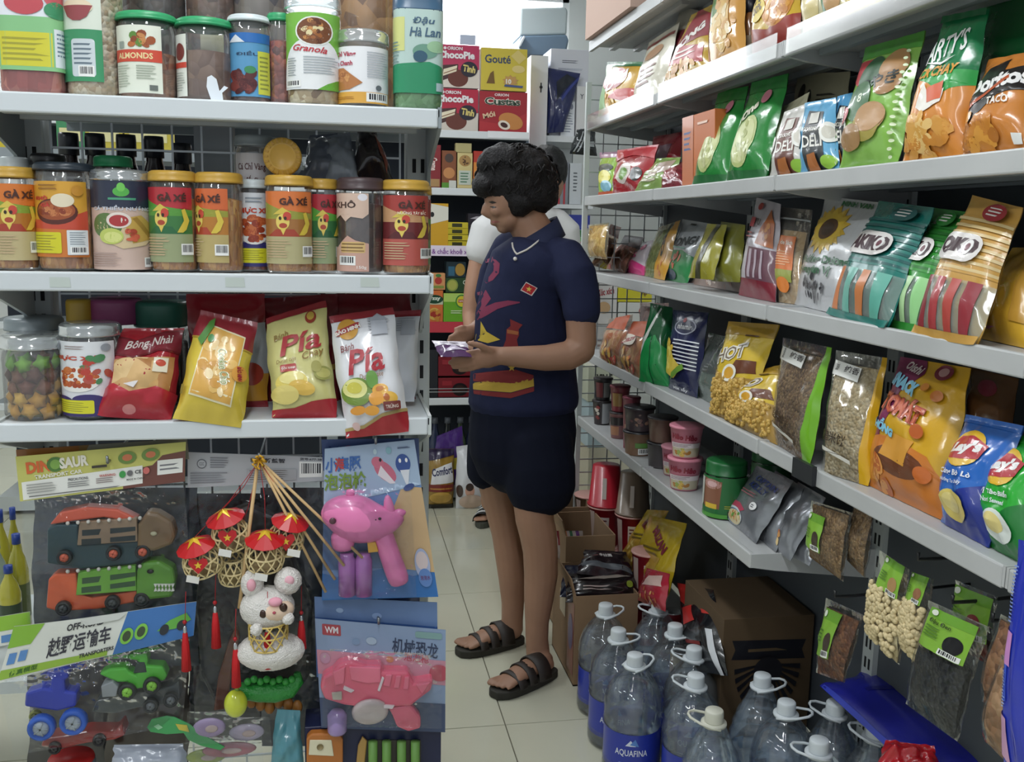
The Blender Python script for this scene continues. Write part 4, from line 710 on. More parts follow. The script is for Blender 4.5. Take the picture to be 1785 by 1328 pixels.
# ---- middle bag with grey header card
Y3 = 1.72
r = root('toy_bag', 'dark toy in clear bag under grey white card with barcode', 'toy', onY(440, 1240, Y3))
card(r, 'header_card', [(327, 850), (569, 838), (569, 797), (327, 788)], Y3-.012, Y3-.010, 'b9bcc0', [('b', .80, .18, .97, .8), ('t', '货号:677-38', .885, .9, .16, .1, '3a3c44'), ('e', .10, .68, .035, .14, '6a6c72'), ('e', .10, .68, .028, .11, 'b9bcc0'), ('t', 'CCC', .10, .68, .035, .09, '5a5c62'), ('l', .16, .55, .3, .9, 5, '7a7c82'), ('l', .02, .1, .3, .45, 5, '8a8c92'), ('t', '科学新益智', .57, .82, .25, .16, '2f3038', 0, .02), ('r', .42, .1, .78, .52, 'aeb0b4'), ('l', .44, .14, .76, .5, 5, '6d6a66')])
ext('toy_lizard', [(350, 960), (380, 900), (430, 880), (480, 900), (510, 960), (545, 1060), (540, 1180), (500, 1230), (440, 1225), (380, 1240), (350, 1180), (340, 1060)], Y3+.02, .03, food('26282c', '3a3430', '1c1e24', 25, .35), r, .008)
ext('toy_tail', [(372, 1240), (380, 1180), (398, 1120), (412, 1090), (418, 1110), (404, 1170), (396, 1236)], Y3+.01, .012, '6e3a26', r, .003)
polybag(r, [(330, 1260), (566, 1250), (566, 838), (330, 850)], Y3-.002, Y3-.008, .02, 12)
hook(452, 800, Y3-.012, 'wire hook carrying the barcode card and lanterns')
# ---- lanterns on sticks
YL = 1.655
r0 = onY(452, 803, YL)
r = root('lantern_bundle', 'bundle of small bamboo lanterns on sticks with red tassels and yellow bow', 'lantern', r0)
for i, (x1, y1, dY) in enumerate(((417, 1060, -.02), (568, 1032, -.004), (584, 1010, -.01), (600, 986, -.016), (632, 972, -.01))):
    A = onY(450, 800, YL+.002*i); B = onY(x1, y1, YL+dY); MB().tube([A, B], .0031 if i == 0 else .0026, 8).build('stick', mat('cfae7c', .6, var=.08, scale=60), r)
b = MB()
for a in range(7): an = a*math.pi*2/7; b.tube([r0, r0+V3(math.cos(an)*.012, -.008, math.sin(an)*.01), r0+V3(math.cos(an+.5)*.006, -.012, math.sin(an+.5)*.012)], .0022, 5)
b.build('bow', mat('d2a02c', .4), r)
def lantern(x, y, w, h, tilt, Y, heart, hat=1., seed=0):
    P = onY(x, y, Y); s = mpp(P); R, Hh = w/2*s, h*s; ax = unit(V3(math.sin(tilt), -.25, math.cos(tilt))); e1 = unit(np.cross(ax, (0, 1, 0))); e2 = np.cross(ax, e1)
    f = lambda t, a: P+ax*(Hh*(t-.5))+(e1*math.cos(a)+e2*math.sin(a))*R*(.72+.28*math.sin(math.pi*min(1, .25+t*.9)))
    b = MB(); cr = mat('e2cf9c', .5)
    for k in range(11):
        for s_ in (-1, 1): b.tube([f(t, 2*math.pi*k/11+s_*t*1.0) for t in np.linspace(0, 1, 6)], .0016, 5)
    for t in (0, .5, 1): b.tube([f(t, 2*math.pi*k/20) for k in range(20)], .0019, 5, closed=True)
    bk = b.build('lantern_basket', cr, r)
    b = MB(); b.lathe([(0, 0), (R*.7, 0), (R*.72, .002)], P-ax*Hh*.5, 20, axis=ax); b.build('basket_floor', cr, bk)
    if hat:
        b = MB(); T = P+ax*Hh*.5; b.lathe([(0, 0), (R*1.05, -.001), (R*1.06, .0), (R*.02, Hh*.36)], T, 12, axis=ax); o = b.build('lantern_hat', mat('c01d24', .35), bk, smooth=False)
        st = MB(); q = Hh*.36; V = [T+ax*(q+.001)]
        pts = [T+ax*(q*(1-k_)+.0015)+(e1*math.cos(a)+e2*math.sin(a))*R*1.02*k_ for k_, a in ((.62, -1.57+.0), (.22, -1.57+.63), (.62, -1.57+1.26), (.22, -1.57+1.88), (.62, -1.57+2.51), (.22, -1.57+3.14), (.62, -1.57+3.77), (.22, -1.57+4.4), (.62, -1.57+5.03), (.22, -1.57+5.65))]
        st.add([V[0]]+pts, [(0, 1+k, 1+(k+1) % 10) for k in range(10)]); st.build('gold_star', mat('e0b52e', .3, .3), bk, smooth=False)
    if heart:
        c = P+V3(0, -R*1.02, -.002)
        hp = [(0, -1), (.55, -.35), (.95, .2), (.85, .7), (.45, .85), (0, .5), (-.45, .85), (-.85, .7), (-.95, .2), (-.55, -.35)]
        mesh('heart', [c+V3(a*R*.52, 0, d*Hh*.32) for a, d in hp]+[c+V3(a*R*.5, .002, d*Hh*.3) for a, d in hp], [tuple(range(10))]+[(k, 10+k, 10+(k+1) % 10, (k+1) % 10) for k in range(10)], mat('c01f27', .4), bk, smooth=False)
        sp = star(0, 0, R*.22, R*.22); mesh('heart_star', [c+V3(a, -.0006, d) for a, d in sp], [tuple(range(10))], mat('e8c23a', .35), bk, smooth=False)
    top = P+ax*Hh*.85; MB().tube([top, (top+r0)/2+V3(.004, 0, -.004), r0], .0006, 4).build('string', mat('a81c24', .6), bk)
    return bk
lantern(400, 925, 64, 52, -.22, YL+.005, True); lantern(350, 972, 66, 48, -.25, YL-.005, True); lantern(500, 932, 62, 52, .25, YL+.01, True); lantern(407, 990, 52, 44, 0, YL+.02, False, 0); lantern(462, 962, 66, 50, .05, YL-.012, False)
def tassel(x, y0, y1, Y, lb):
    A, B = onY(x, y0, Y), onY(x, y1, Y); L = A[2]-B[2]; tr = root('tassel', lb, 'tassel', A, 'red tassels of the lanterns') if False else r
    b = MB(); b.lathe([(.0015, L*.62), (.004, L*.60), (.0065, L*.4), (.0085, .0), (0, 0)], B, 14); o = b.build('tassel', mat('c3121b', .65, bump=.4, bscale=260, stretch=(1, 1, .03)), r)
    MB().ball(B+V3(0, 0, L*.78), .0038).build('bead', mat('a8141c', .4), o); MB().lathe([(.0028, L*.61), (.0034, L*.64), (.0028, L*.7), (.001, L*.72)], B, 10).build('cap', mat('c3c6c9', .25, .8), o)
    MB().tube([A+V3(0, 0, .03), B+V3(0, 0, L*.7)], .0006, 4).build('cord', mat('a8141c', .6), o)
tassel(325, 1060, 1168, YL-.02, ''); tassel(377, 1028, 1128, YL-.01, ''); tassel(412, 1090, 1196, YL-.03, ''); tassel(467, 1060, 1164, YL-.045, ''); tassel(526, 1050, 1130, YL-.005, '')
for x, y in ((336, 1008), (392, 962), (512, 962), (455, 1004)): ext('paper_tag', [(x-10, y-6), (x+12, y-2), (x+10, y+10), (x-12, y+6)], YL-.032 if y != 1004 else YL-.045, .0005, 'e6e4de', r, 0)
# ---- white plush rabbit lantern
def fuzzy(o, st=.004, sz=.006):
    tx = bpy.data.textures.new('fuzz', 'CLOUDS'); tx.noise_scale = sz; md = o.modifiers.new('sub', 'SUBSURF'); md.levels = md.render_levels = 2
    md = o.modifiers.new('fuzz', 'DISPLACE'); md.texture = tx; md.strength = st; md.texture_coords = 'GLOBAL'; return o
plush = mat('ece8e2', .95, bump=.6, bscale=420)
r = root('plush_lantern', 'white plush rabbit with pink cheeks sitting on a small basket lantern', 'plush toy', onY(472, 1165, 1.64)); Yp = 1.635
def pb(n, x, y, rx, ry, m, dY=0, rd=None, fz=True, par=None):
    P = onY(x, y, Yp+dY); s = mpp(P); o = MB().ball(P, (rx*s, (rd or min(rx, ry))*s, ry*s), n=18, k=12).build(n, m, par or r); return fuzzy(o) if fz else o
hd = pb('head', 466, 1058, 48, 38, plush); pb('ear', 440, 1018, 20, 26, plush, par=hd); pb('ear', 502, 1012, 24, 24, plush, par=hd); pb('skirt', 472, 1134, 60, 33, plush, rd=40); pb('paw', 447, 1097, 11, 11, plush, -.035); pb('paw', 502, 1078, 11, 11, plush, -.03)
pb('face', 478, 1062, 34, 20, mat('e8cdb4', .8), -.016, 24, False, hd); pb('blush', 480, 1049, 12, 8, mat('e7a3b4', .8), -.032, 9, False, hd)
for x, y in ((459, 1070), (494, 1059)): pb('eye', x, y, 7, 8, mat('3a2418', .2), -.034, 5, False, hd)
pb('inner_ear', 438, 1020, 8, 11, mat('e6a9b6', .9), -.018, 6, False, hd); pb('inner_ear', 504, 1012, 9, 9, mat('e6b0bc', .9), -.018, 6, False, hd); pb('nose', 478, 1068, 3, 2.5, mat('b0485a', .4), -.04, 3, False, hd)
P = onY(468, 1103, Yp-.005); b = MB(); R = 33*mpp(P); Hh = 44*mpp(P)
for k in range(11):
    for s_ in (-1, 1): b.tube([P+V3(math.cos(2*math.pi*k/11+s_*t)*R, math.sin(2*math.pi*k/11+s_*t)*R, Hh*(t-.5)) for t in np.linspace(0, 1, 5)], .0015, 5)
for t in (-.5, 0, .5): b.tube([P+V3(math.cos(2*math.pi*k/18)*R, math.sin(2*math.pi*k/18)*R, Hh*t) for k in range(18)], .0016, 5, closed=True)
b.build('basket', mat('d9bd6a', .5), r)
# ---- dolphin bubble gun
Yd = 1.675
r = root('bubble_gun', 'pink dolphin bubble gun on blue and sand coloured blister card', 'toy', onY(665, 1045, Yd))
cd_ = card(r, 'backing_card', [(561, 1046), (764, 1040), (722, 766), (566, 782)], Yd, Yd+.012, '6f92c4', [('p', [(0, 0), (1, 0), (1, .16), (.8, .14), (.55, .2), (.2, .14), (0, .18)], '2f6fb4'), ('p', [(.62, .2), (1, .16), (1, .7), (.8, .72), (.62, .5)], 'cfae80'), ('p', [(0, .2), (.6, .2), (.6, .5), (.2, .6), (0, .55)], '4a6a9a'), ('p', [(0, .62), (.8, .7), (1, .72), (1, 1), (0, 1)], 'a9bfd8'), ('e', .64, .82, .14, .05, 'd06f86', -45), ('e', .57, .88, .07, .035, 'd8758c', -30), ('p', [(.6, .86), (.74, .74), (.68, .74), (.56, .8)], 'efe6ea'), ('e', .60, .895, .014, .012, '1c1420'), ('e', .84, .86, .08, .06, '35549a'), ('p', [(.8, .82), (.9, .82), (.86, .70)], 'e6eaf0'), ('e', .81, .88, .014, .014, 'ffffff'), ('e', .88, .88, .014, .014, 'ffffff'), ('e', .87, .71, .06, .02, '3a4f8a', 20), ('t', '小海豚', .2, .89, .38, .1, '3a6ab0', 0, .03), ('t', '泡泡枪', .22, .78, .44, .11, '7a9a3c', 0, .03), ('t', '海', .16, .89, .1, .09, 'c03f3a', 0, .03), ('e', .55, .95, .02, .018, 'c3dbe4'), ('e', .7, .95, .03, .022, '8ab8c4'), ('e', .9, .22, .07, .10, 'a9b4d4'), ('e', .9, .24, .055, .06, 'd8c8c8'), ('e', .91, .13, .06, .06, '5f86c4'), ('t', '泡泡水', .91, .13, .09, .03, '6a3a6a'), ('l', .8, .95, .95, .97, 1, '4a5a7a')])
pk = mat('e87fb4', .28, 0, .4)
def tp(*q): return [onY(x, y, Y_) for x, y, Y_, _ in q], [rp*mpp(onY(x, y, Y_)) for x, y, Y_, rp in q]
def rtube(name, q, m, par, flat=.75, sub=True):
    pts, rs = tp(*q); b = MB(); b.tube(pts, [(k*flat, k) for k in rs], 14); o = b.build(name, m, par)
    if sub: md = o.modifiers.new('s', 'SUBSURF'); md.levels = md.render_levels = 1
    return o
bd = rtube('dolphin_body', [(560, 890, Yd-.02, 4), (564, 892, Yd-.02, 18), (582, 892, Yd-.02, 32), (606, 900, Yd-.02, 44), (634, 908, Yd-.02, 44), (662, 912, Yd-.02, 34), (688, 905, Yd-.02, 20), (704, 897, Yd-.02, 9)], pk, r)
rtube('tail_fluke', [(684, 900, Yd-.022, 8), (678, 886, Yd-.022, 10), (676, 872, Yd-.022, 8), (675, 862, Yd-.022, 3)], pk, bd); rtube('tail_fluke', [(685, 900, Yd-.022, 8), (696, 894, Yd-.022, 10), (704, 893, Yd-.022, 6), (708, 892, Yd-.022, 2)], pk, bd)
rtube('blow_hole', [(610, 866, Yd-.02, 9), (611, 856, Yd-.02, 8), (611, 852, Yd-.02, 6)], pk, bd); rtube('handle', [(662, 915, Yd-.02, 20), (672, 945, Yd-.02, 18), (684, 980, Yd-.02, 19), (696, 1012, Yd-.02, 20), (698, 1020, Yd-.02, 14)], pk, bd); rtube('nozzle', [(597, 922, Yd-.02, 22), (598, 945, Yd-.02, 22), (598, 962, Yd-.02, 18)], pk, bd)
P = onY(580, 908, Yd-.046); MB().ball(P, (.006, .003, .006)).build('eye', mat('5a3a44', .2), bd)
for x, y in ((643, 907), (654, 906), (662, 904)): MB().ball(onY(x, y, Yd-.044), (.003, .002, .0025)).build('vent_hole', mat('2a1420', .4), bd)
ext('trigger', [(640, 945), (655, 945), (660, 962), (642, 964)], Yd-.03, .012, 'd9a23a', bd)
for x in (605, 634): P = onY(x, 1036, Yd-.018); b = MB(); q = 15*mpp(P); b.lathe([(0, 0), (q, 0), (q, .066), (q*.8, .072), (q*.8, .078), (0, .078)], P, 18); b.build('bubble_bottle', mat('b070b8', .2, 0, .5), r)
polybag(r, [(563, 1044), (726, 1040), (716, 850), (562, 852)], Yd-.03, Yd-.03, .02, 21, .1, 'blister_shell')
# ---- dinosaur bubble guns
Ye = 1.66
r = root('bubble_gun', 'salmon pink dinosaur bubble gun on grey blue blister card, lowest in front', 'toy', onY(665, 1275, Ye))
dart = [('p', [(0, .5), (1, .46), (1, .7), (0, .72)], 'c78a9c'), ('r', 0, 0, 1, .28, '39486a'), ('rr', .05, .86, .19, .96, 'a8444c', .01), ('t', 'WM', .12, .91, .1, .06, 'e8e4e6'), ('t', '机械恐龙', .76, .80, .36, .15, '2c3a58', -4, .015), ('t', '泡泡枪', .77, .71, .2, .08, 'b83a50', -4, .015), ('rr', .76, .905, .97, .965, '7fa3a0', .02), ('e', .3, .82, .03, .03, '7f98b8'), ('e', .42, .84, .04, .035, 'a9bdd0'), ('e', .56, .68, .03, .03, 'c9825a'), ('e', .95, .58, .08, .08, 'b84a5c'), ('e', .06, .65, .04, .05, 'b886a0')]
card(r, 'backing_card', [(560, 1268), (776, 1276), (777, 1098), (549, 1078)], Ye, Ye+.012, '8b9fbd', dart)
sal = mat('e0607a', .28, 0, .4); Yg = Ye-.022
bd = ext('gun_body', [(558, 1200), (562, 1180), (580, 1170), (590, 1158), (612, 1152), (640, 1160), (666, 1160), (668, 1170), (712, 1170), (722, 1190), (756, 1184), (752, 1204), (728, 1222), (716, 1232), (700, 1232), (650, 1236), (600, 1230), (566, 1220)], Yg, .03, sal, r, .006)
ext('gun_handle', [(676, 1234), (716, 1228), (734, 1250), (734, 1270), (712, 1276), (692, 1268), (684, 1248)], Yg+.004, .022, sal, bd, .005)
for q in ([(608, 1162), (664, 1164), (664, 1190), (640, 1192), (612, 1186)], [(580, 1172), (602, 1162), (600, 1192), (584, 1196)], [(672, 1176), (684, 1176), (680, 1198), (668, 1196)], [(690, 1178), (700, 1178), (696, 1200), (686, 1200)], [(705, 1180), (714, 1180), (712, 1202), (702, 1202)], [(725, 1194), (750, 1190), (736, 1212)]): ext('armour_plate', q, Yg-.004, .008, mat('e8708a', .25, 0, .5), bd, .002)
for q in ([(600, 1196), (618, 1204), (612, 1208), (598, 1202)], [(658, 1228), (688, 1230), (684, 1236), (660, 1234)], [(666, 1180), (670, 1182), (662, 1206), (658, 1204)]): ext('pale_stripe', q, Yg-.004, .006, 'e8d8dc', bd, .001)
ext('jaw_grille', [(578, 1208), (596, 1206), (596, 1220), (580, 1220)], Yg-.004, .006, 'b9b0a4', bd, .001)
P = onY(588, 1276, Ye-.016); b = MB(); q = 17*mpp(P); b.lathe([(0, 0), (q*.9, 0), (q, .004), (q, .034), (q*.6, .042), (0, .042)], P, 18); b.build('bubble_bottle', mat('9a84b8', .2, 0, .5), r)
P = onY(645, 1238, Ye-.012); b = MB(); q = 32*mpp(P); b.lathe([(0, 0), (q, .001), (q*.97, .006), (q*.8, .010), (0, .007)], P, 24, axis=(0, -.9, -.4)); b.build('bubble_dish', mat('cfc0c0', .3), r)
polybag(r, [(562, 1266), (770, 1270), (770, 1140), (560, 1130)], Ye-.03, Ye-.03, .018, 31, .1, 'blister_shell')
r = root('bubble_gun', 'second dinosaur bubble gun card showing above the front one', 'toy', onY(660, 1110, Ye+.03))
card(r, 'backing_card', [(552, 1180), (764, 1190), (762, 1050), (548, 1040)], Ye+.022, Ye+.03, '6a86b4', [('p', [(0, 0), (1, 0), (1, .7), (0, .75)], '3d5f9a'), ('rr', .04, .5, .18, .62, 'b8bcc4', .01), ('t', '机械恐龙', .76, .52, .36, .15, '2a3a5a', -3, .015), ('t', '泡泡枪', .76, .40, .2, .08, 'a83a58', -3, .015), ('e', .92, .35, .1, .12, 'a0486a'), ('e', .5, .8, .04, .04, '8aa4d0'), ('e', .2, .85, .03, .03, '9ab4d8')])
r = root('bubble_gun', 'blue dolphin card hanging behind the pink dolphin gun', 'toy', onY(650, 800, Yd+.04))
card(r, 'backing_card', [(575, 1000), (735, 1000), (730, 764), (560, 766)], Yd+.03, Yd+.035, '4a5f94', [('e', .3, .9, .1, .05, 'b05a78', -30), ('e', .85, .93, .1, .06, '3a5a9a'), ('e', .8, .94, .015, .012, 'dfe4ee'), ('t', '小海豚', .2, .92, .36, .06, '2f3f7a', 0, .06)])
hook(655, 772, Yd+.01, 'wire hook carrying the dolphin bubble gun'); hook(660, 1086, Ye+.012, 'wire hook carrying the front dinosaur bubble gun')
# ---- odds and ends at the bottom of the frame
Yb = 1.67
P0 = onY(533, 1390, Yb); P1 = onY(768, 1384, Yb); T0 = onY(533, 1268, Yb); zb0 = P0[2]; P1[2] = zb0; T0[0] = P0[0]
box('toy_box', 'navy window box with toy watch and green rolls at bottom of display', 'toy box', P0, P1, T0, (0, .07, 0), '1c2244', partname='carton')
bx = bpy.data.objects['toy_box']
o = ext('toy_watch', [(534, 1340), (534, 1288), (542, 1280), (592, 1278), (598, 1290), (598, 1330), (590, 1342)], Yb-.02, .02, 'b06a2c', bx, .003); ext('watch_face', [(538, 1316), (540, 1290), (578, 1290), (582, 1318)], Yb-.0215, .002, 'd9d2b4', o, .001); P = onY(558, 1302, Yb-.0225); MB().lathe([(0, 0), (.006, 0), (.006, .001)], P, 16, axis=(0, -1, 0)).build('watch_dial', mat('8a7a54', .4), o)
ext('roll_tray', [(628, 1360), (632, 1290), (734, 1290), (734, 1360)], Yb-.002, .004, '2d2a20', bx, .001)
for x in (650, 674, 700, 724): A, B = onY(x, 1360, Yb-.012), onY(x, 1292, Yb-.012); MB().tube([A, B], .0085, 12).build('green_roll', mat('6d9a4c', .5), bx)
ext('gold_figure', [(620, 1340), (624, 1300), (632, 1284), (640, 1292), (636, 1330)], Yb-.008, .006, 'b08a4a', bx, .002)
ob = [onY(x, y, 1.67) for x, y in ((255, 1262), (330, 1300))]
r = root('frog_fan', 'flat green leaf shaped toy fan at bottom of the display', 'toy', onY(320, 1290, 1.665)); f = ext('fan_blade', [(256, 1268), (264, 1254), (290, 1248), (304, 1250), (330, 1262), (352, 1280), (392, 1302), (384, 1308), (350, 1300), (328, 1290), (320, 1278), (290, 1280), (262, 1276)], 1.665, .003, '3f9a58', r, .001); ext('pale_spot', [(268, 1266), (276, 1262), (284, 1268), (276, 1272)], 1.664, .002, '8fc49a', f, 0); ext('yellow_spot', [(306, 1262), (326, 1264), (330, 1276), (312, 1272)], 1.664, .002, 'c3b44a', f, 0)
for i, (x, y, a, b_, c_, lb) in enumerate(((365, 1268, 28, 18, 'a58fb4', 'lilac flat bunny toy low in the display'), (430, 1276, 30, 16, 'b4a8bc', 'pale mauve paw disc toy low in the display'), (400, 1306, 46, 14, 'b87a84', 'pinkish bagged toy at the bottom edge of display'), (360, 1318, 34, 14, '9aa85a', 'olive bagged toy at the bottom edge of display'))):
    r = root('flat_toy', lb, 'toy', onY(x, y, 1.67)); q = onY(x, y, 1.668+.006*i); s = mpp(q); o = MB().ball(q, (a*s, 6*s, b_*s), n=18, k=10).build('toy_disc', mat(c_, .4, 0, .3), r); MB().ball(q+V3(.004, -5*s, .0), (a*.4*s, 2.5*s, b_*.4*s), n=12, k=8).build('toy_face', mat('cfb9b4', .5), o); polybag(r, [(x-a-14, y+b_+10), (x+a+14, y+b_+10), (x+a+10, y-b_-10), (x-a-10, y-b_-10)], 1.66+.006*i, 1.66+.006*i, .006, 41+i)
r = root('egg_toy', 'shiny yellow green plastic egg hanging low in the display', 'toy', onY(411, 1250, 1.65)); q = onY(411, 1226, 1.65); s = mpp(q); MB().ball(q, (20*s, 18*s, 25*s), n=20, k=14).build('egg_shell', mat('c3cc3a', .18, 0, .6), r); MB().ball(q+V3(.003, 0, 26*s), (.004, .004, .006)).build('egg_tip', mat('7a9a3a', .4), r)
r = root('dragon_toy', 'green curled plastic toy behind the plush rabbit skirt', 'toy', onY(470, 1210, 1.69)); b = MB(); b.tube([onY(x, y, 1.685) for x, y in ((416, 1196), (425, 1205), (450, 1206), (480, 1206), (506, 1200), (520, 1186), (518, 1172))], [.010, .014, .018, .019, .017, .011, .006], 12); b.build('dragon_body', mat('2c8a38', .35, bump=.5, bscale=120), r); b = MB(); [b.ball(onY(432+i*11, 1188-(i % 2)*4, 1.678), .007) for i in range(8)]; b.build('dragon_scales', mat('37993f', .35), r)['kind'] = 'stuff'
r = root('dried_pod_toy', 'amber and brown bagged toy below the green one', 'toy', onY(460, 1236, 1.7)); b = MB(); [b.ball(onY(438+i*16, 1222+(i % 3)*5, 1.70), (.010, .008, .014)) for i in range(6)]; b.build('amber_pieces', mat('a06a30', .4), r)['kind'] = 'stuff'
lbag('foil_packet', 'crumpled teal foil packet at bottom of display beside the navy box', [(470, 1345), (530, 1345), (522, 1238), (482, 1236)], 1.66, 1.68, .03, '4f8a96', wr=.3)
lbag('foil_packet', 'crumpled grey plastic packet at the bottom centre of display', [(190, 1350), (330, 1350), (320, 1296), (200, 1298)], 1.68, 1.70, .03, 'a9b0bd', wr=.3)
# ---- seen past and through the left gondola
oilm = mat('b9b23e', .1, 0, .6)
for i, (x, yb, yt, Yq, w) in enumerate(((12, 1100, 888, 2.5, 30), (34, 1085, 884, 2.55, 24), (38, 1097, 930, 2.42, 34), (2, 1100, 940, 2.36, 36), (22, 1112, 985, 2.28, 36))):
    A, B = onY(x, yb, Yq), onY(x, yt, Yq); q = w/2*mpp(A); h = B[2]-A[2]; r = root('oil_bottle', ['yellow oil bottle with blue cap, rearmost at the left edge', 'slim yellow oil bottle with blue cap beside the gondola post', 'yellow oil bottle with blue cap nearest the post', 'pale oil bottle with green neck at far left edge', 'front oil bottle with dark label at the left edge'][i], 'bottle', A, 'oil bottles past the left gondola')
    MB().lathe([(0, 0), (q, 0), (q, h*.62), (q*.75, h*.75), (q*.35, h*.86), (q*.33, h*.93)], A, 18).build('bottle_body', oilm if i != 3 else mat('9fb0a0', .1, 0, .6), r); MB().lathe([(0, h), (q*.4, h), (q*.42, h*.9), (q*.3, h*.9)], A, 14).build('cap', mat('24408f', .4), r); MB().lathe([(q*1.01, h*.15), (q*1.01, h*.5)], A, 18).build('label', mat('5f6a3a' if i != 4 else '3a4a34', .5), r)
zs = onY(20, 1108, 2.4)[2]
MB_ = MB().box((-1.6, 2.15, zs-.03), (LX0-.06, 2.68, zs-.002)); o = MB_.build('low_shelf', steel, None, smooth=False); tag(o, 'low steel shelf carrying oil bottles past the left gondola', 'shelf')
for dx in (-1.55, LX0-.09): 
    for dy in (2.18, 2.57): c_ = MB().box((dx-.015, dy-.015, 0), (dx+.015, dy+.015, zs-.03)).build('leg', steel, o, smooth=False)
darkb = mat('20161a', .12, 0, .6)
for i, (x, yt) in enumerate(((122, 232), (168, 233), (222, 235), (270, 238), (318, 250))):
    A = onY(x, 300, LYB+.16); A[2] = 1.286; B = onY(x, yt, LYB+.16); h = B[2]-1.286; q = .03
    r = root('sauce_bottle', 'dark sauce bottle with black cap behind wire back, number %d from the left post' % (i+1) if False else ['first', 'second', 'third', 'fourth', 'fifth'][i]+' dark sauce bottle from the left post behind the wire back', 'bottle', A, 'sauce bottles behind the wire back')
    MB().lathe([(0, 0), (q, 0), (q, h*.6), (q*.8, h*.72), (q*.55, h*.82), (q*.5, h*.88)], A, 18).build('bottle_body', darkb, r); MB().lathe([(0, h), (q*.6, h), (q*.64, h*.97), (q*.64, h*.85), (q*.5, h*.85)], A, 16).build('cap', mat('23262e', .35), r)
for i, (x0, x1, y0, y1, c_, lb) in enumerate(((100, 150, 205, 262, '3f8a5a', 'green packet on far shelf seen through the wire back'), (150, 215, 208, 262, 'c3b340', 'yellow packet on far shelf seen through the wire back, left one'), (218, 300, 212, 262, 'bfae3c', 'yellow packet on far shelf seen through the wire back, right one'), (0, 46, 222, 300, 'c9b62e', 'yellow carton with black letter C seen past the left post'))):
    A, B, T = onY(x0, y1, 3.4), onY(x1, y1, 3.4), onY(x0, y0, 3.4); B[2] = A[2]; T[0] = A[0]
    box('packet', lb, 'packet', A, B, T, (0, .06, 0), c_, [('t', 'C', .62, .5, .4, .35, '1c1c1c', 0, .05)] if i == 3 else [('r', .1, .3, .9, .7, 'd9d29a')])
zq = onY(150, 262, 3.4)[2]; o = MB().box((-1.6, 3.36, zq-.03), (0, 3.65, zq-.001)).build('wall_shelf', steelg, None, smooth=False); tag(o, 'grey shelf carrying yellow packets far behind the left gondola', 'shelf')
for dx in (-1.58, -.03): MB().box((dx-.02, 3.60, 0), (dx+.02, 3.65, zq-.03)).build('leg', steelg, o, smooth=False)

# ---- dark stock of bagged toys hanging deeper in the display
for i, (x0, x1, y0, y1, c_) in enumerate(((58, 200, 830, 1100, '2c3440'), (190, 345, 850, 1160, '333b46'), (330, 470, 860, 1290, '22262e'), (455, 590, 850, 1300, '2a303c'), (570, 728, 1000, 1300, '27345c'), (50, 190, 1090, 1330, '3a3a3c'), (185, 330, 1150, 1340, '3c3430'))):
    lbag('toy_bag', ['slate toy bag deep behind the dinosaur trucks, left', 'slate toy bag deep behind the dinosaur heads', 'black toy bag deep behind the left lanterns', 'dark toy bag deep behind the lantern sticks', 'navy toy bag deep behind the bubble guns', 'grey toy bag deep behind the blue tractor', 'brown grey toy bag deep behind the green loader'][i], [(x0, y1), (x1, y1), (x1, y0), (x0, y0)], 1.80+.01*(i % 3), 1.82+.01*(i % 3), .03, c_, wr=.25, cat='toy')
# ================================================================ goods on the right gondola
def rq(k, q, sL=.02, sR=.03, lean=.05):
    """pixel quad (BL,BR,TR,TL) of a bag on right shelf k -> world corners standing on the shelf"""
    out = []
    for (x, y), s in ((q[0:2], sL), (q[2:4], sR)):
        P = onX(x, y, RX+s)
        if k >= 2:
            Z = onZ(x, y, RZ[k]+.001)
            if RX-.012 < Z[0] < RX+.16 and Z[1] > 0: P = Z
        P[2] = max(P[2], RZ[k]+.001) if k >= 2 else RZ[k]+.001
        out.append(P)
    for (x, y), b_ in ((q[4:6], out[1]), (q[6:8], out[0])): out.append(onX(x, y, b_[0]+lean))
    return out
def rb(name, label, k, q, T, col, art=(), sL=.02, sR=.03, lean=.05, cat='snack bag', **kw): return bag(name, label, cat, rq(k, q, sL, sR, lean), T, col, art, **kw)
chips = ['e0b050', 'c98a34', 'ecc878', 'b5752c']
# ---------------- top tier
rb('snack_bag', 'green and yellow snack bag with red disc at far end of top tier', 0, (1042, 194, 1106, 173, 1122, 108, 1060, 108), .04, 'cfa23c', [('p', [(0, 0), (.3, .1), (.22, .9), (0, 1)], '7fae6a'), ('r', 0, .9, 1, 1, '2a6a3e'), ('e', .42, .66, .34, .22, '9a2a32'), ('t', 'Omi', .5, .62, .5, .18, 'efe9df', 20, .05), ('f', .55, .22, .34, .18, 14, .08, chips), ('p', [(.4, .3), (1, .1), (1, .4), (.6, .42)], 'b5332c')])
rb('snack_bag', 'tall cream and silver snack bag with glare on top tier', 0, (1100, 182, 1152, 164, 1186, 38, 1132, 74), .04, 'd9d4c2', [('r', .05, .85, .95, .9, '8a3a34'), ('l', .2, .2, .8, .5, 4, '7a4a3a'), ('e', .5, .68, .3, .1, 'b08a6a')], lean=.07)
rb('snack_bag', 'grey snack bag with maroon lettering behind pretzel bag on top tier', 0, (1140, 168, 1196, 148, 1226, 20, 1186, 12), .04, 'b7b1a2', [('t', 'CREAM', .6, .72, .6, .1, '7a2a34', 0, .04), ('t', 'OVEN', .6, .58, .5, .1, '7a2a34', 0, .04), ('t', 'POP', .62, .44, .4, .1, '7a2a34', 0, .04)] if False else [('e', .6, .66, .28, .1, '7a2a34')], sL=.06, sR=.07, lean=.07)
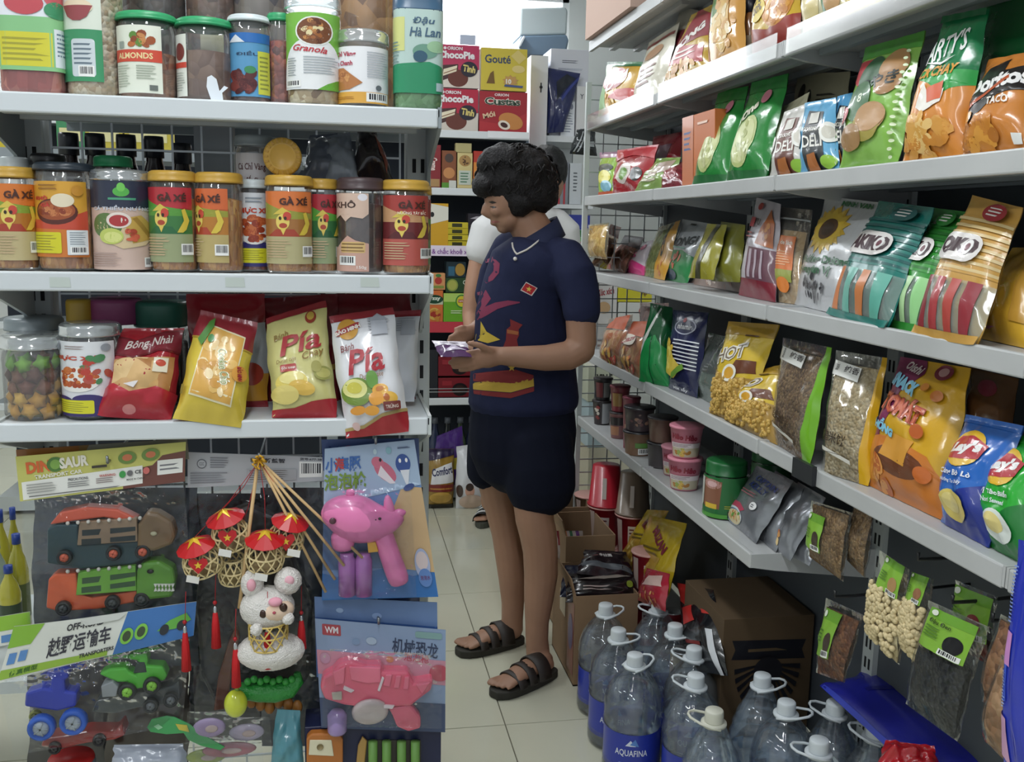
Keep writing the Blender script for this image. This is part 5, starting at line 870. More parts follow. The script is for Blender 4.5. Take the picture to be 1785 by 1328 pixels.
rb('snack_bag', 'red and yellow snack bag with white lettering and golden curls on top tier', 0, (1150, 160, 1242, 130, 1246, 6, 1206, 26), .045, 'c9a43a', [('p', [(.2, .5), (1, .55), (1, .85), (.5, 1), (.3, 1)], '8f2a34'), ('p', [(.1, .32), (.9, .2), (.9, .42), (.2, .55)], 'b2343a'), ('t', 'Bugles', .52, .62, .8, .16, 'f0ece6', 18, .06) if False else ('t', 'BỎNG', .52, .62, .7, .16, 'f0ece6', 18, .06), ('l', .2, .34, .8, .46, 2, 'ece0d8'), ('f', .42, .16, .4, .14, 26, .06, ['e3b070', 'c98f48', 'f0d09a'])], lean=.06)
rb('corn_snack_bag', 'orange corn snack bag with green husk on top tier', 0, (1236, 132, 1300, 108, 1300, -60, 1246, -30), .045, 'd9a050', [('r', 0, .0, .12, 1, 'c96a2c'), ('e', .3, .55, .14, .3, '4f7a34', 20), ('e', .55, .5, .2, .35, 'e3b866'), ('f', .55, .5, .3, .4, 36, .05, ['e8c480', 'd19a4a', 'f2dcae'])], lean=.04)
P = onX(1306, 82, RX+.07); r = root('sauce_bottle', 'slim amber sauce bottle with dark cap between bags on top tier', 'bottle', V3(P[0], P[1], RZ[0])); b = MB(); b.lathe([(0, 0), (.02, 0), (.021, .01), (.021, .09), (.015, .12), (.010, .13)], r.location, 18); b.build('bottle_body', mat('8a5a34', .15, 0, .6), r); b = MB(); b.lathe([(0, .16), (.011, .16), (.012, .13), (.008, .13)], r.location, 14); b.build('cap', mat('22222a', .4), r); b = MB(); b.lathe([(.0213, .025), (.0213, .075)], r.location, 18); b.build('label', mat('b9a58a', .5), r)
rb('chip_bag', 'yellow and red chip bag with round one hundred percent stamp on top tier', 0, (1310, 98, 1394, 74, 1402, -90, 1328, -60), .05, 'd8b13c', [('p', [(0, 0), (1, 0), (1, .3), (.5, .2), (0, .28)], '9a3226'), ('e', .66, .5, .3, .3, 'd08a34'), ('f', .66, .5, .26, .28, 30, .06, ['d99a40', 'e8b45c', 'c07a2c']), ('e', .26, .44, .2, .13, 'e3c63a'), ('t', '100%', .26, .44, .26, .09, '6a4a1a', 15, .03), ('s', .2, .52, .03, '3a3a1a'), ('s', .32, .53, .03, '3a3a1a')], lean=.04)
rb('snack_bag', 'cream snack bag with oval biscuit drawing on top tier', 0, (1398, 76, 1476, 50, 1500, -110, 1412, -80), .05, 'ddd6b0', [('p', ell(.35, .38, .22, .3), 'd9c78a'), ('e', .35, .5, .03, .02, '3a3020'), ('r', .62, .1, .72, .8, '4f7a4a'), ('e', .8, .35, .14, .25, 'c9a070')], lean=.04)
rb('snack_bag', 'yellow snack bag near the upper right end of top tier', 0, (1474, 52, 1550, 20, 1570, -120, 1490, -110), .05, 'd9c25a', [('e', .5, .4, .3, .2, 'e6d68a'), ('f', .5, .35, .3, .2, 16, .06, chips)], lean=.04)
rb('snack_bag', 'dark grey packet with fine print between yellow bags on top tier', 0, (1376, 88, 1412, 74, 1430, -40, 1398, -20), .03, '6a6a6c', [('l', .1, .2, .9, .8, 9, 'b9b9b4')], sL=.06, sR=.07)
# ---------------- second tier
rb('candy_bag', 'lime green fruit candy bag at the far end of second tier', 1, (1044, 331, 1073, 329, 1079, 264, 1046, 266), .03, '8fb83a', [('r', 0, .85, 1, 1, '9a6a8a'), ('e', .5, .6, .4, .1, '2c3a2a'), ('e', .5, .38, .34, .16, 'd9cf4a'), ('e', .6, .18, .3, .12, '7ab0c4'), ('r', 0, 0, 1, .08, 'c0522c')])
rb('candy_bag', 'red candy bag with clear window and green sweet on second tier', 1, (1068, 329, 1122, 325, 1150, 252, 1078, 262), .045, 'a8222c', [('e', .45, .4, .22, .22, 'd8cfc6'), ('e', .45, .38, .12, .13, '6a9a3a'), ('e', .8, .35, .12, .14, '2a2a24'), ('p', [(.0, .7), (.5, .8), (1, .7), (1, 1), (0, 1)], 'b82a34')], wr=.25)
rb('candy_bag', 'second crimson candy bag deeper on second tier', 1, (1110, 326, 1182, 321, 1190, 230, 1140, 238), .04, '7f1a26', [('r', .3, .5, .8, .8, '5a2a44')], sL=.09, sR=.10, wr=.25)
rb('candy_bag', 'low green and clear sweets bag lying forward on second tier', 1, (1104, 328, 1162, 324, 1188, 274, 1146, 276), .035, '8aa85a', [('p', [(.3, .3), (.9, .5), (.9, .9), (.4, .8)], 'b09a8a'), ('l', .2, .2, .8, .6, 3, 'd0c8b0')], wr=.3)
rb('candy_bag', 'maroon sweets bag beside the orange carton on second tier', 1, (1152, 326, 1196, 321, 1194, 282, 1162, 288), .035, '7d2a34', [('e', .5, .5, .3, .25, '9a4a50')], wr=.25)
Q = rq(1, (1190, 323, 1246, 317, 1246, 192, 1190, 206), .03, .03, .0); box('biscuit_carton', 'upright orange carton with blue lettering on second tier', 'carton', Q[0], Q[1], Q[3], (.12, 0, 0), 'c9713c', [('r', 0, 0, .36, 1, 'd0805a'), ('t', 'Cosy', .18, .72, .28, .14, '5a6a9a', 90, .03) if False else ('l', .06, .5, .3, .8, 4, '5a6a9a'), ('l', .5, .82, .9, .9, 1, 'e0b090')])
for i, q in enumerate(((1208, 319, 1270, 316, 1306, 150, 1254, 160), (1266, 317, 1336, 313, 1376, 128, 1312, 144))):
    rb('rice_cracker_bag', ['dark green rice cracker bag beside the orange carton on second tier', 'bright green rice cracker bag leaning on its twin, second tier'][i], 1, q, .05, '2c8a3e', [('r', .0, .86, 1, 1, '3a9a48'), ('e', .45, .36, .26, .26, 'b9c47a', -30), ('e', .45, .36, .22, .22, 'cbd08f', -30), ('f', .45, .36, .18, .18, 20, .03, ['d9dca6', 'a8b060']), ('t', 'Ăn vặt' if False else 'One', .4, .66, .4, .12, 'e3ddc8', 30, .05), ('p', [(0, .0), (1, 0), (1, .08), (0, .1)], '1f6a34'), ('e', .7, .78, .1, .07, 'c9788a')], lean=.07, wr=.14)
rb('coconut_chip_bag', 'cream coconut chip bag behind the brown one on second tier', 1, (1304, 314, 1370, 310, 1412, 160, 1366, 186), .04, 'd8d2b4', [('f', .35, .35, .2, .2, 8, .06, ['c9bb8a', 'e3dcc0']), ('p', [(.6, .75), (1, .72), (1, .8), (.62, .84)], '3a2a24')], sL=.05, sR=.06)
def deli(lab, q, c1, c2, sL=.02, sR=.03):
    rb('coconut_chip_bag', lab, 1, q, .04, c1, [('p', [(.25, 0), (.8, 0), (.78, .8), (.3, .85)], c2), ('t', 'DELI', .52, .40, .5, .16, 'e9e6de', 0, .02), ('t', 'COCONUT', .52, .56, .46, .06, 'd8d4c8'), ('r', .4, .64, .68, .8, 'c9c6bc'), ('e', .1, .46, .14, .13, 'f2f0ea'), ('e', .9, .5, .16, .14, 'f0efe8'), ('e', .9, .5, .1, .09, 'd9d4c8'), ('e', .85, .12, .14, .08, '8fbf3a'), ('p', [(.35, .0), (.65, .0), (.62, .24), (.4, .22)], 'b06a34')], sL=sL, sR=sR, lean=.03)
deli('white and brown coconut chip bag with deli lettering on second tier', (1342, 314, 1410, 305, 1412, 178, 1366, 196), 'd9d6d0', '6a3a2c')
deli('sky blue and black coconut chip bag with deli lettering on second tier', (1396, 304, 1464, 294, 1456, 170, 1402, 180), '6db0d8', '23282c')
deli('second blue and black coconut chip bag tucked beside the green wafer bag', (1446, 297, 1500, 290, 1492, 160, 1460, 168), '5a9fcb', '20252a', .04, .06)
rb('kraft_pouch', 'kraft paper pouch with black leaf print at the back of second tier', 1, (1370, 300, 1480, 296, 1480, 125, 1390, 130), .04, 'b5ad90', [('e', .2, .8, .06, .1, '2c2a28'), ('e', .35, .74, .05, .1, '2c2a28'), ('l', .5, .6, .9, .8, 4, '4a463c')], sL=.12, sR=.14)
rb('wafer_bag', 'tall green wafer bag with white dots and brown cakes on second tier', 1, (1464, 290, 1566, 284, 1612, 54, 1508, 84), .055, '8fc25a', [('r', 0, .88, 1, 1, '4f9a3a'), ('p', [(.05, .86), (.35, .86), (.34, .7), (.2, .64), (.06, .7)], 'b5333a'), ('p', ell(.40, .72, .2, .15), '2f5a36'), ('e', .74, .76, .2, .13, 'b08454'), ('e', .74, .62, .18, .1, 'a87c4e'), ('t', 'のやき', .58, .64, .58, .12, '1c2420', 6, .03), ('e', .36, .5, .2, .16, '3a6a3c'), ('t', '8', .40, .52, .08, .07, 'e6ecd8'), ('e', .62, .34, .22, .12, 'b58a5c'), ('e', .58, .3, .22, .12, 'a89a4a'), ('e', .62, .36, .22, .115, 'b98e60'), ('e', .34, .22, .2, .1, 'a07a4c'), ('e', .15, .4, .1, .06, 'b8343a', 30), ('t', 'δ', .15, .4, .06, .07, 'efe6dc')]+[('e', .93-.012*(i % 2), .06+i*.055, .022, .012, 'dcebc4') for i in range(15)]+[('e', .06+.01*(i % 2), .06+i*.05, .02, .011, 'dcebc4') for i in range(6)], lean=.05, wr=.1, nv=24)
rb('nacho_bag', 'green to orange snack bag with white handwritten name on second tier', 1, (1574, 280, 1678, 277, 1726, 14, 1648, 30), .06, '1f7a4a', [('p', [(0, 0), (1, 0), (1, .48), (.7, .42), (.4, .5), (0, .56)], 'd98a34'), ('p', [(0, .56), (.4, .5), (.7, .42), (1, .48), (1, .58), (.5, .56), (.2, .62), (0, .62)], '2fa04a'), ('t', "ARTY'S", .46, .76, .74, .17, 'e6e9e6', 12, .02, .1), ('p', [(.08, .66), (.5, .62), (.72, .68), (.5, .64)], 'e6e9e6'), ('t', 'ACK CHAY', .44, .575, .8, .075, 'd99a3a', 2, .04), ('p', [(.35, .5), (.5, .4), (.75, .45), (.72, .36), (.45, .3), (.3, .34)], 'efe9df'), ('p', [(.42, .46), (.72, .5), (.72, .38), (.5, .36)], 'd8623a'), ('f', .45, .16, .42, .15, 34, .055, ['e0a850', 'cf8a36', 'edc57c', 'd89a44']), ('r', 0, .95, 1, 1, '17603a')], lean=.05, nv=24)
rb('tortilla_chip_bag', 'orange tortilla chip bag with black logo at right edge of second tier', 1, (1678, 275, 1800, 262, 1818, 86, 1724, 104), .06, 'c9803a', [('p', [(.05, .45), (.2, .85), (.5, .95), (.55, .78), (.85, .82), (1, .75), (1, .55), (.6, .5), (.4, .35), (.2, .25)], '201c1c'), ('t', 'Doritos', .5, .66, .95, .2, 'f2f0ee', 8, .05), ('p', [(.12, .36), (.72, .66), (.7, .70), (.16, .42)], 'b5532c'), ('t', 'TACO', .62, .44, .3, .08, 'ece4d8', 4, .03), ('f', .34, .18, .28, .16, 22, .07, ['c9812c', 'd9983c', 'b56f26']), ('r', .82, .06, .92, .14, 'dfe0dc')], lean=.06)
rb('chip_bag', 'dark green snack bag at the back of second tier right end', 1, (1700, 262, 1830, 256, 1840, -30, 1700, 10), .06, '1f6a38', [('e', .4, .5, .2, .1, '17502c')], sL=.10, sR=.12)
rb('chip_bag', 'emerald snack bag peeking out behind the handwritten name bag', 1, (1620, 278, 1720, 270, 1760, 50, 1690, 60), .05, '2c8a4a', sL=.08, sR=.10)
# ---------------- third tier
rb('chip_sack', 'clear bag of golden crisps at far end of third tier', 2, (1026, 448, 1058, 452, 1062, 388, 1026, 392), .04, film('fbf2d8', .06, .1, .1), inner=(food('d8b45a', 'e8cc80', 'c39a40', 60), .05, .95), lean=.02, clear=True)
rb('peanut_bag', 'twisted clear bag of peanuts on third tier', 2, (1030, 462, 1058, 470, 1082, 396, 1064, 390), .04, film('f4e6d8', .06, .1, .05), inner=(food('b08a62', 'c9a67c', '8f6a48', 55), .02, .72), art=[('p', [(.1, .78), (.9, .74), (1, 1), (0, 1)], 'a8483c')], lean=.06, clear=True)
rb('peanut_bag', 'clear bag of brown nuts with black and pink top on third tier', 2, (1056, 468, 1090, 476, 1124, 414, 1090, 410), .04, film('f4e6e0', .06, .1, .05), inner=(food('8a6450', 'a88068', 'c07a78', 50), .02, .7), art=[('p', [(0, .72), (1, .66), (1, 1), (0, 1)], '2c2a2c'), ('f', .4, .15, .3, .12, 6, .06, ['c0505a', 'd0a08a'])], lean=.07, clear=True)
rb('candy_bag', 'white and hot pink sweets bag on third tier', 2, (1080, 472, 1124, 481, 1142, 418, 1112, 424), .04, 'd9cfd8', [('p', [(0, 0), (1, 0), (1, .22), (.5, .34), (0, .25)], 'cf3f80'), ('t', 'S', .5, .5, .2, .16, 'cf3f80', 0, .04), ('e', .7, .75, .12, .1, 'c86a8a')], lean=.06)
rb('nut_mix_bag', 'clear green bean mix bag with yellow edge on third tier', 2, (1120, 480, 1160, 489, 1186, 384, 1148, 396), .035, film('f2f4e0', .06, .1, .05), inner=(food('8a9a54', 'b5b880', '6a7a3c', 60), .03, .94), art=[('p', [(.55, 0), (1, 0), (1, 1), (.8, 1)], 'd9a032'), ('t', 'ND', .72, .66, .4, .16, '20201c', -70, .06), ('f', .82, .25, .1, .16, 6, .06, ['c9783a', 'e3a860'])], lean=.06, clear=True)
rb('song_pouch', 'silver and green pouch with bold black lettering on third tier', 2, (1160, 487, 1198, 495, 1240, 390, 1190, 382), .04, 'b9bec2', [('p', [(0, 0), (1, 0), (1, .42), (.6, .5), (0, .46)], '2c8a4a'), ('t', 'SONGI', .5, .64, .8, .16, '1f2a2c', 6, .04), ('l', .2, .5, .8, .56, 1, '5aa08a'), ('f', .45, .3, .2, .12, 8, .06, ['d8704a', 'c05a38']), ('e', .3, .1, .28, .08, '3a4a5a'), ('r', .4, .92, .6, .95, '2a2c2e')], lean=.06, back='9aa0a4')
rb('snack_bag', 'olive yellow snack bag standing behind silver pouch on third tier', 2, (1200, 484, 1244, 488, 1268, 392, 1234, 390), .03, '9a9432', [('p', [(.3, 0), (.5, 0), (.7, 1), (.5, 1)], '3a3a22')], lean=.06, sL=.05, sR=.05)
rb('snack_bag', 'second olive snack bag beside it at the back of third tier', 2, (1240, 490, 1290, 492, 1300, 392, 1258, 386), .03, '7a7a2c', sL=.08, sR=.08)
rb('rice_cake_pouch', 'dark glossy rice cake pouch lying back on third tier', 2, (1202, 494, 1300, 512, 1304, 420, 1264, 418), .05, '2a2024', [('p', [(0, 0), (1, 0), (1, .3), (.6, .34), (.2, .3)], 'a08a80'), ('f', .55, .12, .3, .1, 12, .05, ['d0b8a8', 'b08a7a', 'e3d3c6']), ('t', 'TOPOK', .62, .62, .6, .12, 'c9a8a0', 12, .03), ('t', 'pho!', .35, .78, .3, .1, 'e0dcd6', 20, .03) if False else ('l', .2, .72, .6, .82, 1, 'd8d0c8'), ('l', .3, .42, .9, .5, 1, 'd8d2cc'), ('p', [(0, .3), (.3, .36), (.9, .33), (.5, .4)], 'd8d4d0')], lean=.09, wr=.22)
rb('juju_pouch', 'clear pouch with dark red base and snack picture on third tier', 2, (1288, 514, 1352, 527, 1362, 356, 1320, 344), .04, 'c3bcc4', [('r', 0, 0, 1, .18, '7d1a2c'), ('r', .3, .18, 1, .5, '6a4450'), ('r', .36, .2, .44, .48, 'b9aab4'), ('r', .54, .2, .6, .48, 'b9aab4'), ('r', .72, .2, .78, .48, 'b9aab4'), ('p', [(.5, .54), (.95, .52), (.92, .78), (.75, .92), (.65, .78), (.55, .7)], 'b5622c'), ('f', .74, .68, .14, .12, 10, .04, ['d08a44', 'a04f22']), ('r', .1, .70, .3, .8, 'a82a34'), ('t', 'JU', .42, .75, .2, .09, '3a2a2a', 0, .04), ('l', .1, .58, .4, .66, 2, 'a8443a'), ('e', .35, .92, .08, .04, 'b03a3a')], lean=.05)
rb('seed_pouch', 'clear zip pouch of seeds with orange label on third tier', 2, (1355, 526, 1398, 532, 1416, 366, 1352, 360), .04, film('f6f0e8', .06, .1, .08), inner=(food('d6bd92', 'e9d8b8', 'b89a6a', 70), .03, .78), art=[('r', .05, .32, .78, .68, 'd9783c'), ('t', 'Hạt de Sách', .42, .6, .6, .06, 'f0e4d4', 0, .02), ('l', .12, .36, .7, .52, 6, 'eab488'), ('r', .05, .2, .78, .32, '9aa04a'), ('e', .45, .17, .24, .075, 'dd8034'), ('r', 0, .86, 1, .88, 'c3c6c6')], lean=.05, clear=True)
rb('sunflower_seed_bag', 'silver sunflower seed bag with big yellow flower on third tier', 2, (1384, 530, 1474, 552, 1544, 354, 1440, 342), .05, 'c3c4c6', [('p', star(.38, .70, .34, .24, 15, .72), 'd9b02c'), ('p', star(.38, .70, .3, .21, 13, .7, 1.7), 'e3bf3a'), ('e', .38, .70, .14, .10, '5a3a1c'), ('e', .38, .70, .09, .065, '3f2a16'), ('t', 'MINH VAN', .62, .95, .5, .05, '2c6a3c', 0, .05), ('t', 'Hướng Dương', .52, .42, .8, .10, '1f5a34', 2, .04), ('t', 'Nguyên Vị', .42, .32, .56, .10, '1f5a34', 2, .04), ('f', .45, .18, .2, .1, 34, .028, ['2a2a2e', '4a4a4e', '6a6a6c'])], lean=.07, wr=.12, back='b0b2b4')
def stick(lab, q, base, stripe, logo, sticks, **kw):
    a = [('r', 0, .45, 1, .86, base)]+[('r', 0, .47+i*.05, 1, .492+i*.05, stripe) for i in range(8)]
    a += [('r', 0, 0, 1, .40, film('e8f0ec', .05, .1, .2))]+[('p', [(.08+.23*i, .05), (.2+.23*i, .05), (.24+.23*i, .40), (.10+.23*i, .40)], c_) for i, c_ in enumerate(sticks)]
    a += [('r', 0, 0, 1, .06, base), ('p', rrect(.06, .52, .80, .72, .09, .5), 'ddd8d4'), ('t', logo, .43, .62, .66, .13, '3a1a24', 0, .07), ('e', .62, .62, .07, .055, 'e9e6e4'), ('e', .62, .62, .035, .028, '6a2a3a'), ('e', .68, .90, .2, .07, stripe if base != 'c99a4a' else '9a2c34'), ('l', .56, .86, .8, .94, 3, 'e6e2dc')]
    rb('sausage_stick_bag', lab, 2, q, .05, base, a, **kw)
stick('teal striped sausage stick bag on third tier', (1446, 548, 1548, 574, 1628, 362, 1532, 350), '1f7a70', '145a58', 'AKIKO', ['d8824a', '6fb8a8', 'cf7f48', '5fae9c'], lean=.08, nv=24)
stick('lime green sausage stick bag squeezed between teal and brown ones', (1538, 566, 1612, 582, 1690, 370, 1624, 362), '3a9a3c', '2a7a30', 'KIKO', ['a8d89a', '8ccf84', 'b8e0a4', '9ad690'], lean=.08, sL=.03, sR=.05)
stick('yellow and brown striped sausage stick bag on third tier', (1596, 582, 1706, 604, 1782, 362, 1694, 340), 'c99a4a', 'd9c08a', 'QIKO', ['8f2c34', 'a8383c', 'b5463e', '93303a'], lean=.08, nv=24)
rb('snack_bag', 'yellow snack bag at right edge of third tier', 2, (1700, 588, 1800, 610, 1822, 430, 1764, 432), .05, 'd9ab3a', [('p', [(0, 0), (.2, .05), (.22, .3), (0, .2)], '8fa83a'), ('e', .3, .28, .2, .1, 'e0bc6a'), ('l', .1, .08, .5, .14, 1, 'c97fa0'), ('p', [(.75, .2), (1, .2), (1, 1), (.8, 1)], 'c0923a')], lean=.07)
# ---------------- fourth tier
fruit = ['e0a85a', 'c9683a', 'd9c04a', 'c04a3c', 'e8cfa0']
for i, (q, lb) in enumerate((((1044, 624, 1086, 646, 1104, 548, 1062, 556), 'clear bag of dried fruit with orange tie at far end of fourth tier'), ((1080, 640, 1120, 664, 1136, 560, 1092, 560), 'second dried fruit bag with script logo on fourth tier'))):
    rb('dried_fruit_bag', lb, 3, q, .05, film('f6e8dc', .07, .1, .08), inner=(food('dba868', 'c9783c', 'ead3a8', 30), .02, .7), art=[('p', [(.1, .74), (.9, .7), (.9, 1), (.3, 1)], 'c0562c'), ('f', .5, .22, .36, .18, 16, .075, fruit)]+([('t', 'Craze', .45, .62, .5, .12, 'a8323a', 10, .03), ('e', .45, .62, .32, .11, 'efe6d8')][::-1] if i else []), lean=.04, wr=.2, clear=True)
rb('dried_fruit_bag', 'pink and grey clear fruit bag leaning behind on fourth tier', 3, (1112, 640, 1156, 662, 1166, 528, 1116, 528), .04, film('f0dcd8', .07, .1, .1), inner=(food('b08078', 'c9a090', '8a6a64', 36), .02, .95), lean=.04, sL=.06, sR=.06, clear=True)
rb('pistachio_pouch', 'glossy dark green gusset pouch on fourth tier', 3, (1114, 664, 1166, 674, 1172, 536, 1134, 528), .06, '14532f', [('p', [(0, 0), (1, 0), (1, .45), (.6, .62), (.3, .55), (0, .2)], '1f8a48'), ('p', [(0, .2), (.3, .55), (.55, .95), (.5, .97), (.2, .6), (0, .3)], 'c9ccc6'), ('r', .5, .0, .53, .6, '0f3f24')], lean=.03)
rb('corn_snack_pouch', 'navy corn snack pouch with white stripes and yellow corn on fourth tier', 3, (1166, 676, 1216, 694, 1236, 545, 1174, 540), .05, '262a4e', [('e', .5, .80, .3, .1, 'b9bccc'), ('e', .5, .80, .27, .085, '262a4e'), ('t', 'nhamir', .5, .80, .4, .07, 'e6e6ea', 0, .03), ('e', .45, .88, .05, .03, 'b03a44')]+[('r', .3, .30+i*.045, .95, .315+i*.045, 'dfe2e6') for i in range(8)]+[('p', [(0, .22), (.4, .16), (.7, .3), (.4, .4), (.2, .62), (0, .66)], 'd9c04a'), ('f', .2, .42, .2, .16, 10, .06, ['e3cf66', 'c9a834']), ('p', [(.3, .14), (.75, .3), (.7, .36), (.35, .22)], '6f9a3c'), ('t', 'Mít sấy', .55, .06, .5, .06, 'e6e6ea', 0, .02, .2)], lean=.03, back='1f7a3c')
rb('clear_tray', 'empty looking clear plastic pack beside navy pouch on fourth tier', 3, (1216, 690, 1262, 716, 1282, 590, 1236, 580), .05, film('dfe8e2', .12, .08, .12), inner=(food('8f9a94', 'a8b0aa', '6f7a74', 20), .02, .4), lean=.04, sL=.03, sR=.04, clear=True)
def peanuts(S, r):
    rnd = random.Random(3); b = MB()
    for i in range(120):
        u, v = rnd.uniform(.06, .94), rnd.uniform(.03, .42); p = S.at(np.array([[u, v]]), .001)[0]; a = rnd.uniform(0, 3); s = .0055
        d = V3(0, math.cos(a), math.sin(a)); b.ball(p+d*s*.5, s*.9, n=6, k=4); b.ball(p-d*s*.5, s, n=6, k=4)
    b.build('peanuts', mat('c9a452', .5, var=.2, scale=90), r)['kind'] = 'stuff'
for i, (q, lb) in enumerate((((1238, 720, 1302, 742, 1358, 566, 1270, 560), 'yellow peanut snack bag with big white lettering, rear one on fourth tier'), ((1262, 746, 1356, 776, 1366, 636, 1304, 650), 'yellow peanut snack bag slumped in front over the fourth tier lip'))):
    rb('peanut_snack_bag', lb, 3, q, .06, 'd9b93a', [('p', [(0, 0), (1, 0), (1, .45), (.5, .42), (0, .48)], 'a8843c'), ('p', [(.5, .45), (.95, .5), (.9, .62), (.55, .6)], '6a3a22'), ('r', 0, .86, 1, 1, 'b5902f'), ('t', 'HOT' if i == 0 else 'HO', .38, .66, .62, .17, 'e9e4d4', 14, .1), ('t', 'HOT' if i == 0 else 'HO', .38, .66, .56, .14, '7a6a5a', 14, .0), ('e', .5, .46, .15, .09, 'f0ecdf'), ('e', .5, .46, .1, .06, 'd9a02c'), ('l', .5, .84, .85, .88, 1, '5a3a1c')], lean=.05 if i == 0 else .06, extra=peanuts, wr=.14)
def grain(lab, q, c, edge, txt, seed):
    fm_ = food(*c, 150, .6, .8)
    rb('grain_cake_bag', lab, 3, q, .05, film('f6f4ee', .06, .09, .04), inner=(fm_, .01, .93), art=[('p', [(.80, 0), (1, 0), (1, 1), (.92, 1), (.9, .5)], edge), ('p', [(.05, .80), (.62, .76), (.62, .88), (.05, .92)], 'dcdcd6'), ('t', txt, .45, .85, .3, .06, '2a2420', -4, .02), ('t', '300g', .15, .86, .1, .04, '2a2420', -90, .01), ('t', '糙米饼', .35, .29, .5, .09, '3a2c1c', -6, .015), ('p', [(.05, .19), (.7, .12), (.7, .15), (.05, .22)], 'd9d6cc'), ('l', .08, .17, .66, .18, 1, '5a544a')], lean=.05, clear=True, seed=seed)
grain('clear bag of brown seed cakes with green edge on fourth tier', (1350, 772, 1414, 812, 1450, 606, 1364, 588), ('8a6a48', 'a88a64', '5f4630'), '6fae1f', '纯香', 3)
grain('clear bag of pale rice cakes with yellow edge on fourth tier', (1432, 822, 1516, 848, 1546, 624, 1456, 610), ('d3c09a', 'e6d8b8', 'b8a070'), 'd9a80f', '纯香', 4)
rb('snack_bag', 'yellow and purple tomato snack bag bulging on fourth tier', 3, (1512, 844, 1646, 908, 1694, 642, 1572, 622), .075, 'd9a82c', [('p', [(0, .0), (0, 1), (.4, 1), (.46, .9), (.28, .74), (.3, .6), (.18, .42), (.3, .3)], '7a2450'), ('p', [(0, 0), (1, 0), (1, .22), (.85, .36), (.5, .42), (.2, .4), (.0, .36)], 'cf7a2c'), ('p', ell(.52, .26, .33, .10), '6d3a1e'), ('p', rot([(.32, .26), (.68, .26), (.68, .44), (.32, .44)], .5, .35, -8, .5), 'd99a3a'), ('f', .2, .12, .22, .1, 10, .06, ['d8843c', 'e39a4c', 'c0662c']), ('t', 'Oishi', .30, .93, .26, .07, 'e6d8d8', -10, .03, .2), ('t', 'SNACK', .30, .80, .42, .1, '7fc4e0', -12, .07), ('t', 'TOMÁT', .42, .64, .62, .17, 'a83a24', -8, .1), ('t', 'TOMÁT', .42, .64, .60, .155, 'c9603a', -8, .02), ('t', 'KHỔNG', .24, .48, .40, .09, '7fc4e0', -10, .07), ('e', .72, .93, .12, .06, '7d2038'), ('e', .72, .93, .07, .035, 'c99a9a'), ('e', .78, .76, .07, .04, 'c9742c'), ('e', .6, .8, .05, .03, 'cf8230'), ('e', .72, .5, .07, .05, 'c0602c'), ('e', .85, .24, .07, .05, 'c96a2c')], lean=.06, nu=20, nv=26, wr=.12)
rb('snack_bag', 'dark brown snack bag in shadow behind the blue chip bag', 3, (1680, 800, 1760, 830, 1774, 660, 1690, 640), .05, '5a3a20', [('e', .5, .8, .2, .1, '7a2a3a')], sL=.10, sR=.12)
def lays(lab, q, c1, c2, words, sub, chipc, **kw):
    rb('potato_chip_bag', lab, 3, q, .07, c1, [('p', [(.1, 0), (1, 0), (1, .5), (.6, .35)], c2), ('r', 0, .93, 1, 1, c1), ('p', ell(.40, .70, .30, .17), 'e3b52c'), ('p', [(.06, .68), (.2, .80), (.45, .82), (.74, .76), (.70, .64), (.45, .60), (.2, .58)], 'b5202c'), ('t', "Lay's", .40, .70, .54, .13, 'f4f2f0', 10, .06, .15), ('t', words, .42, .47, .56, .06, 'eef0f4', 4, .03), ('t', sub, .42, .40, .44, .04, 'dfe4ec', 4, .02), ('e', .5, .22, .26, .12, chipc), ('e', .47, .24, .16, .07, 'e3d28a')], lean=.05, nu=20, nv=24, wr=.14, **kw)
lays('blue potato chip bag with yellow chip on fourth tier', (1642, 910, 1726, 956, 1784, 742, 1684, 722), '2d6ac0', '23348f', 'Cùng Bò Lò', 'Nướng Tan Chảy', 'd9c46a')
lays('bright green seaweed potato chip bag at right edge of fourth tier', (1722, 950, 1812, 998, 1842, 770, 1744, 752), '2fae3a', '1f7a34', 'Vị Tảo Biển', 'Nori Seaweed', 'dfe6e0')
# ---------------- fifth tier: cups, jar, pouches
def cup(name, label, x, y, z, rp, h, body, lid, art=(), inv=False, X=None, lidm=None, group=None, taper=.78, cat='cup noodles', face=None, up=0.):
    P = onZ(x, y, z+.001) if X is None else V3(*onX(x, y, X)[:2], z+.001)
    R = rp*mpp(P); hh = h; P = P+V3(0, 0, up); r = root(name, label, cat, P, group)
    pr = [(0, 0), (R*taper, 0), (R*taper, .002), (R, hh-.006), (R*1.06, hh-.005), (R*1.06, hh)]
    if inv: pr = [(0, hh), (R*taper, hh), (R, .006), (R*1.08, .005), (R*1.08, 0), (0, 0)]
    b = MB(); b.lathe(pr, P, 26); b.build('cup_body', mat(body, .35, 0, .2) if isinstance(body, str) else body, r)
    if not inv: b = MB(); b.lathe([(0, hh+.002), (R*1.0, hh+.0025), (R*1.07, hh+.001), (R*1.07, hh-.003)], P, 26); b.build('lid', lidm or mat(lid, .3), r)
    if art:
        d = unit((CAM-P)[:2]) if face is None else unit(np.array(face)); a0 = math.atan2(d[1], d[0]); th = np.linspace(-1.1, 1.1, 15)+a0; vv = np.linspace(.05, .92, 8)
        rad = lambda v: (R*(taper+(1-taper)*v) if not inv else R*(1-(1-taper)*v))+.0008
        G = np.array([[P+V3(math.cos(t)*rad(v), math.sin(t)*rad(v), v*hh) for t in th] for v in vv]); artwork(Surf(G), art, r, 'printed_wrap', dz=.00012)
    return r
z5 = RZ[4]
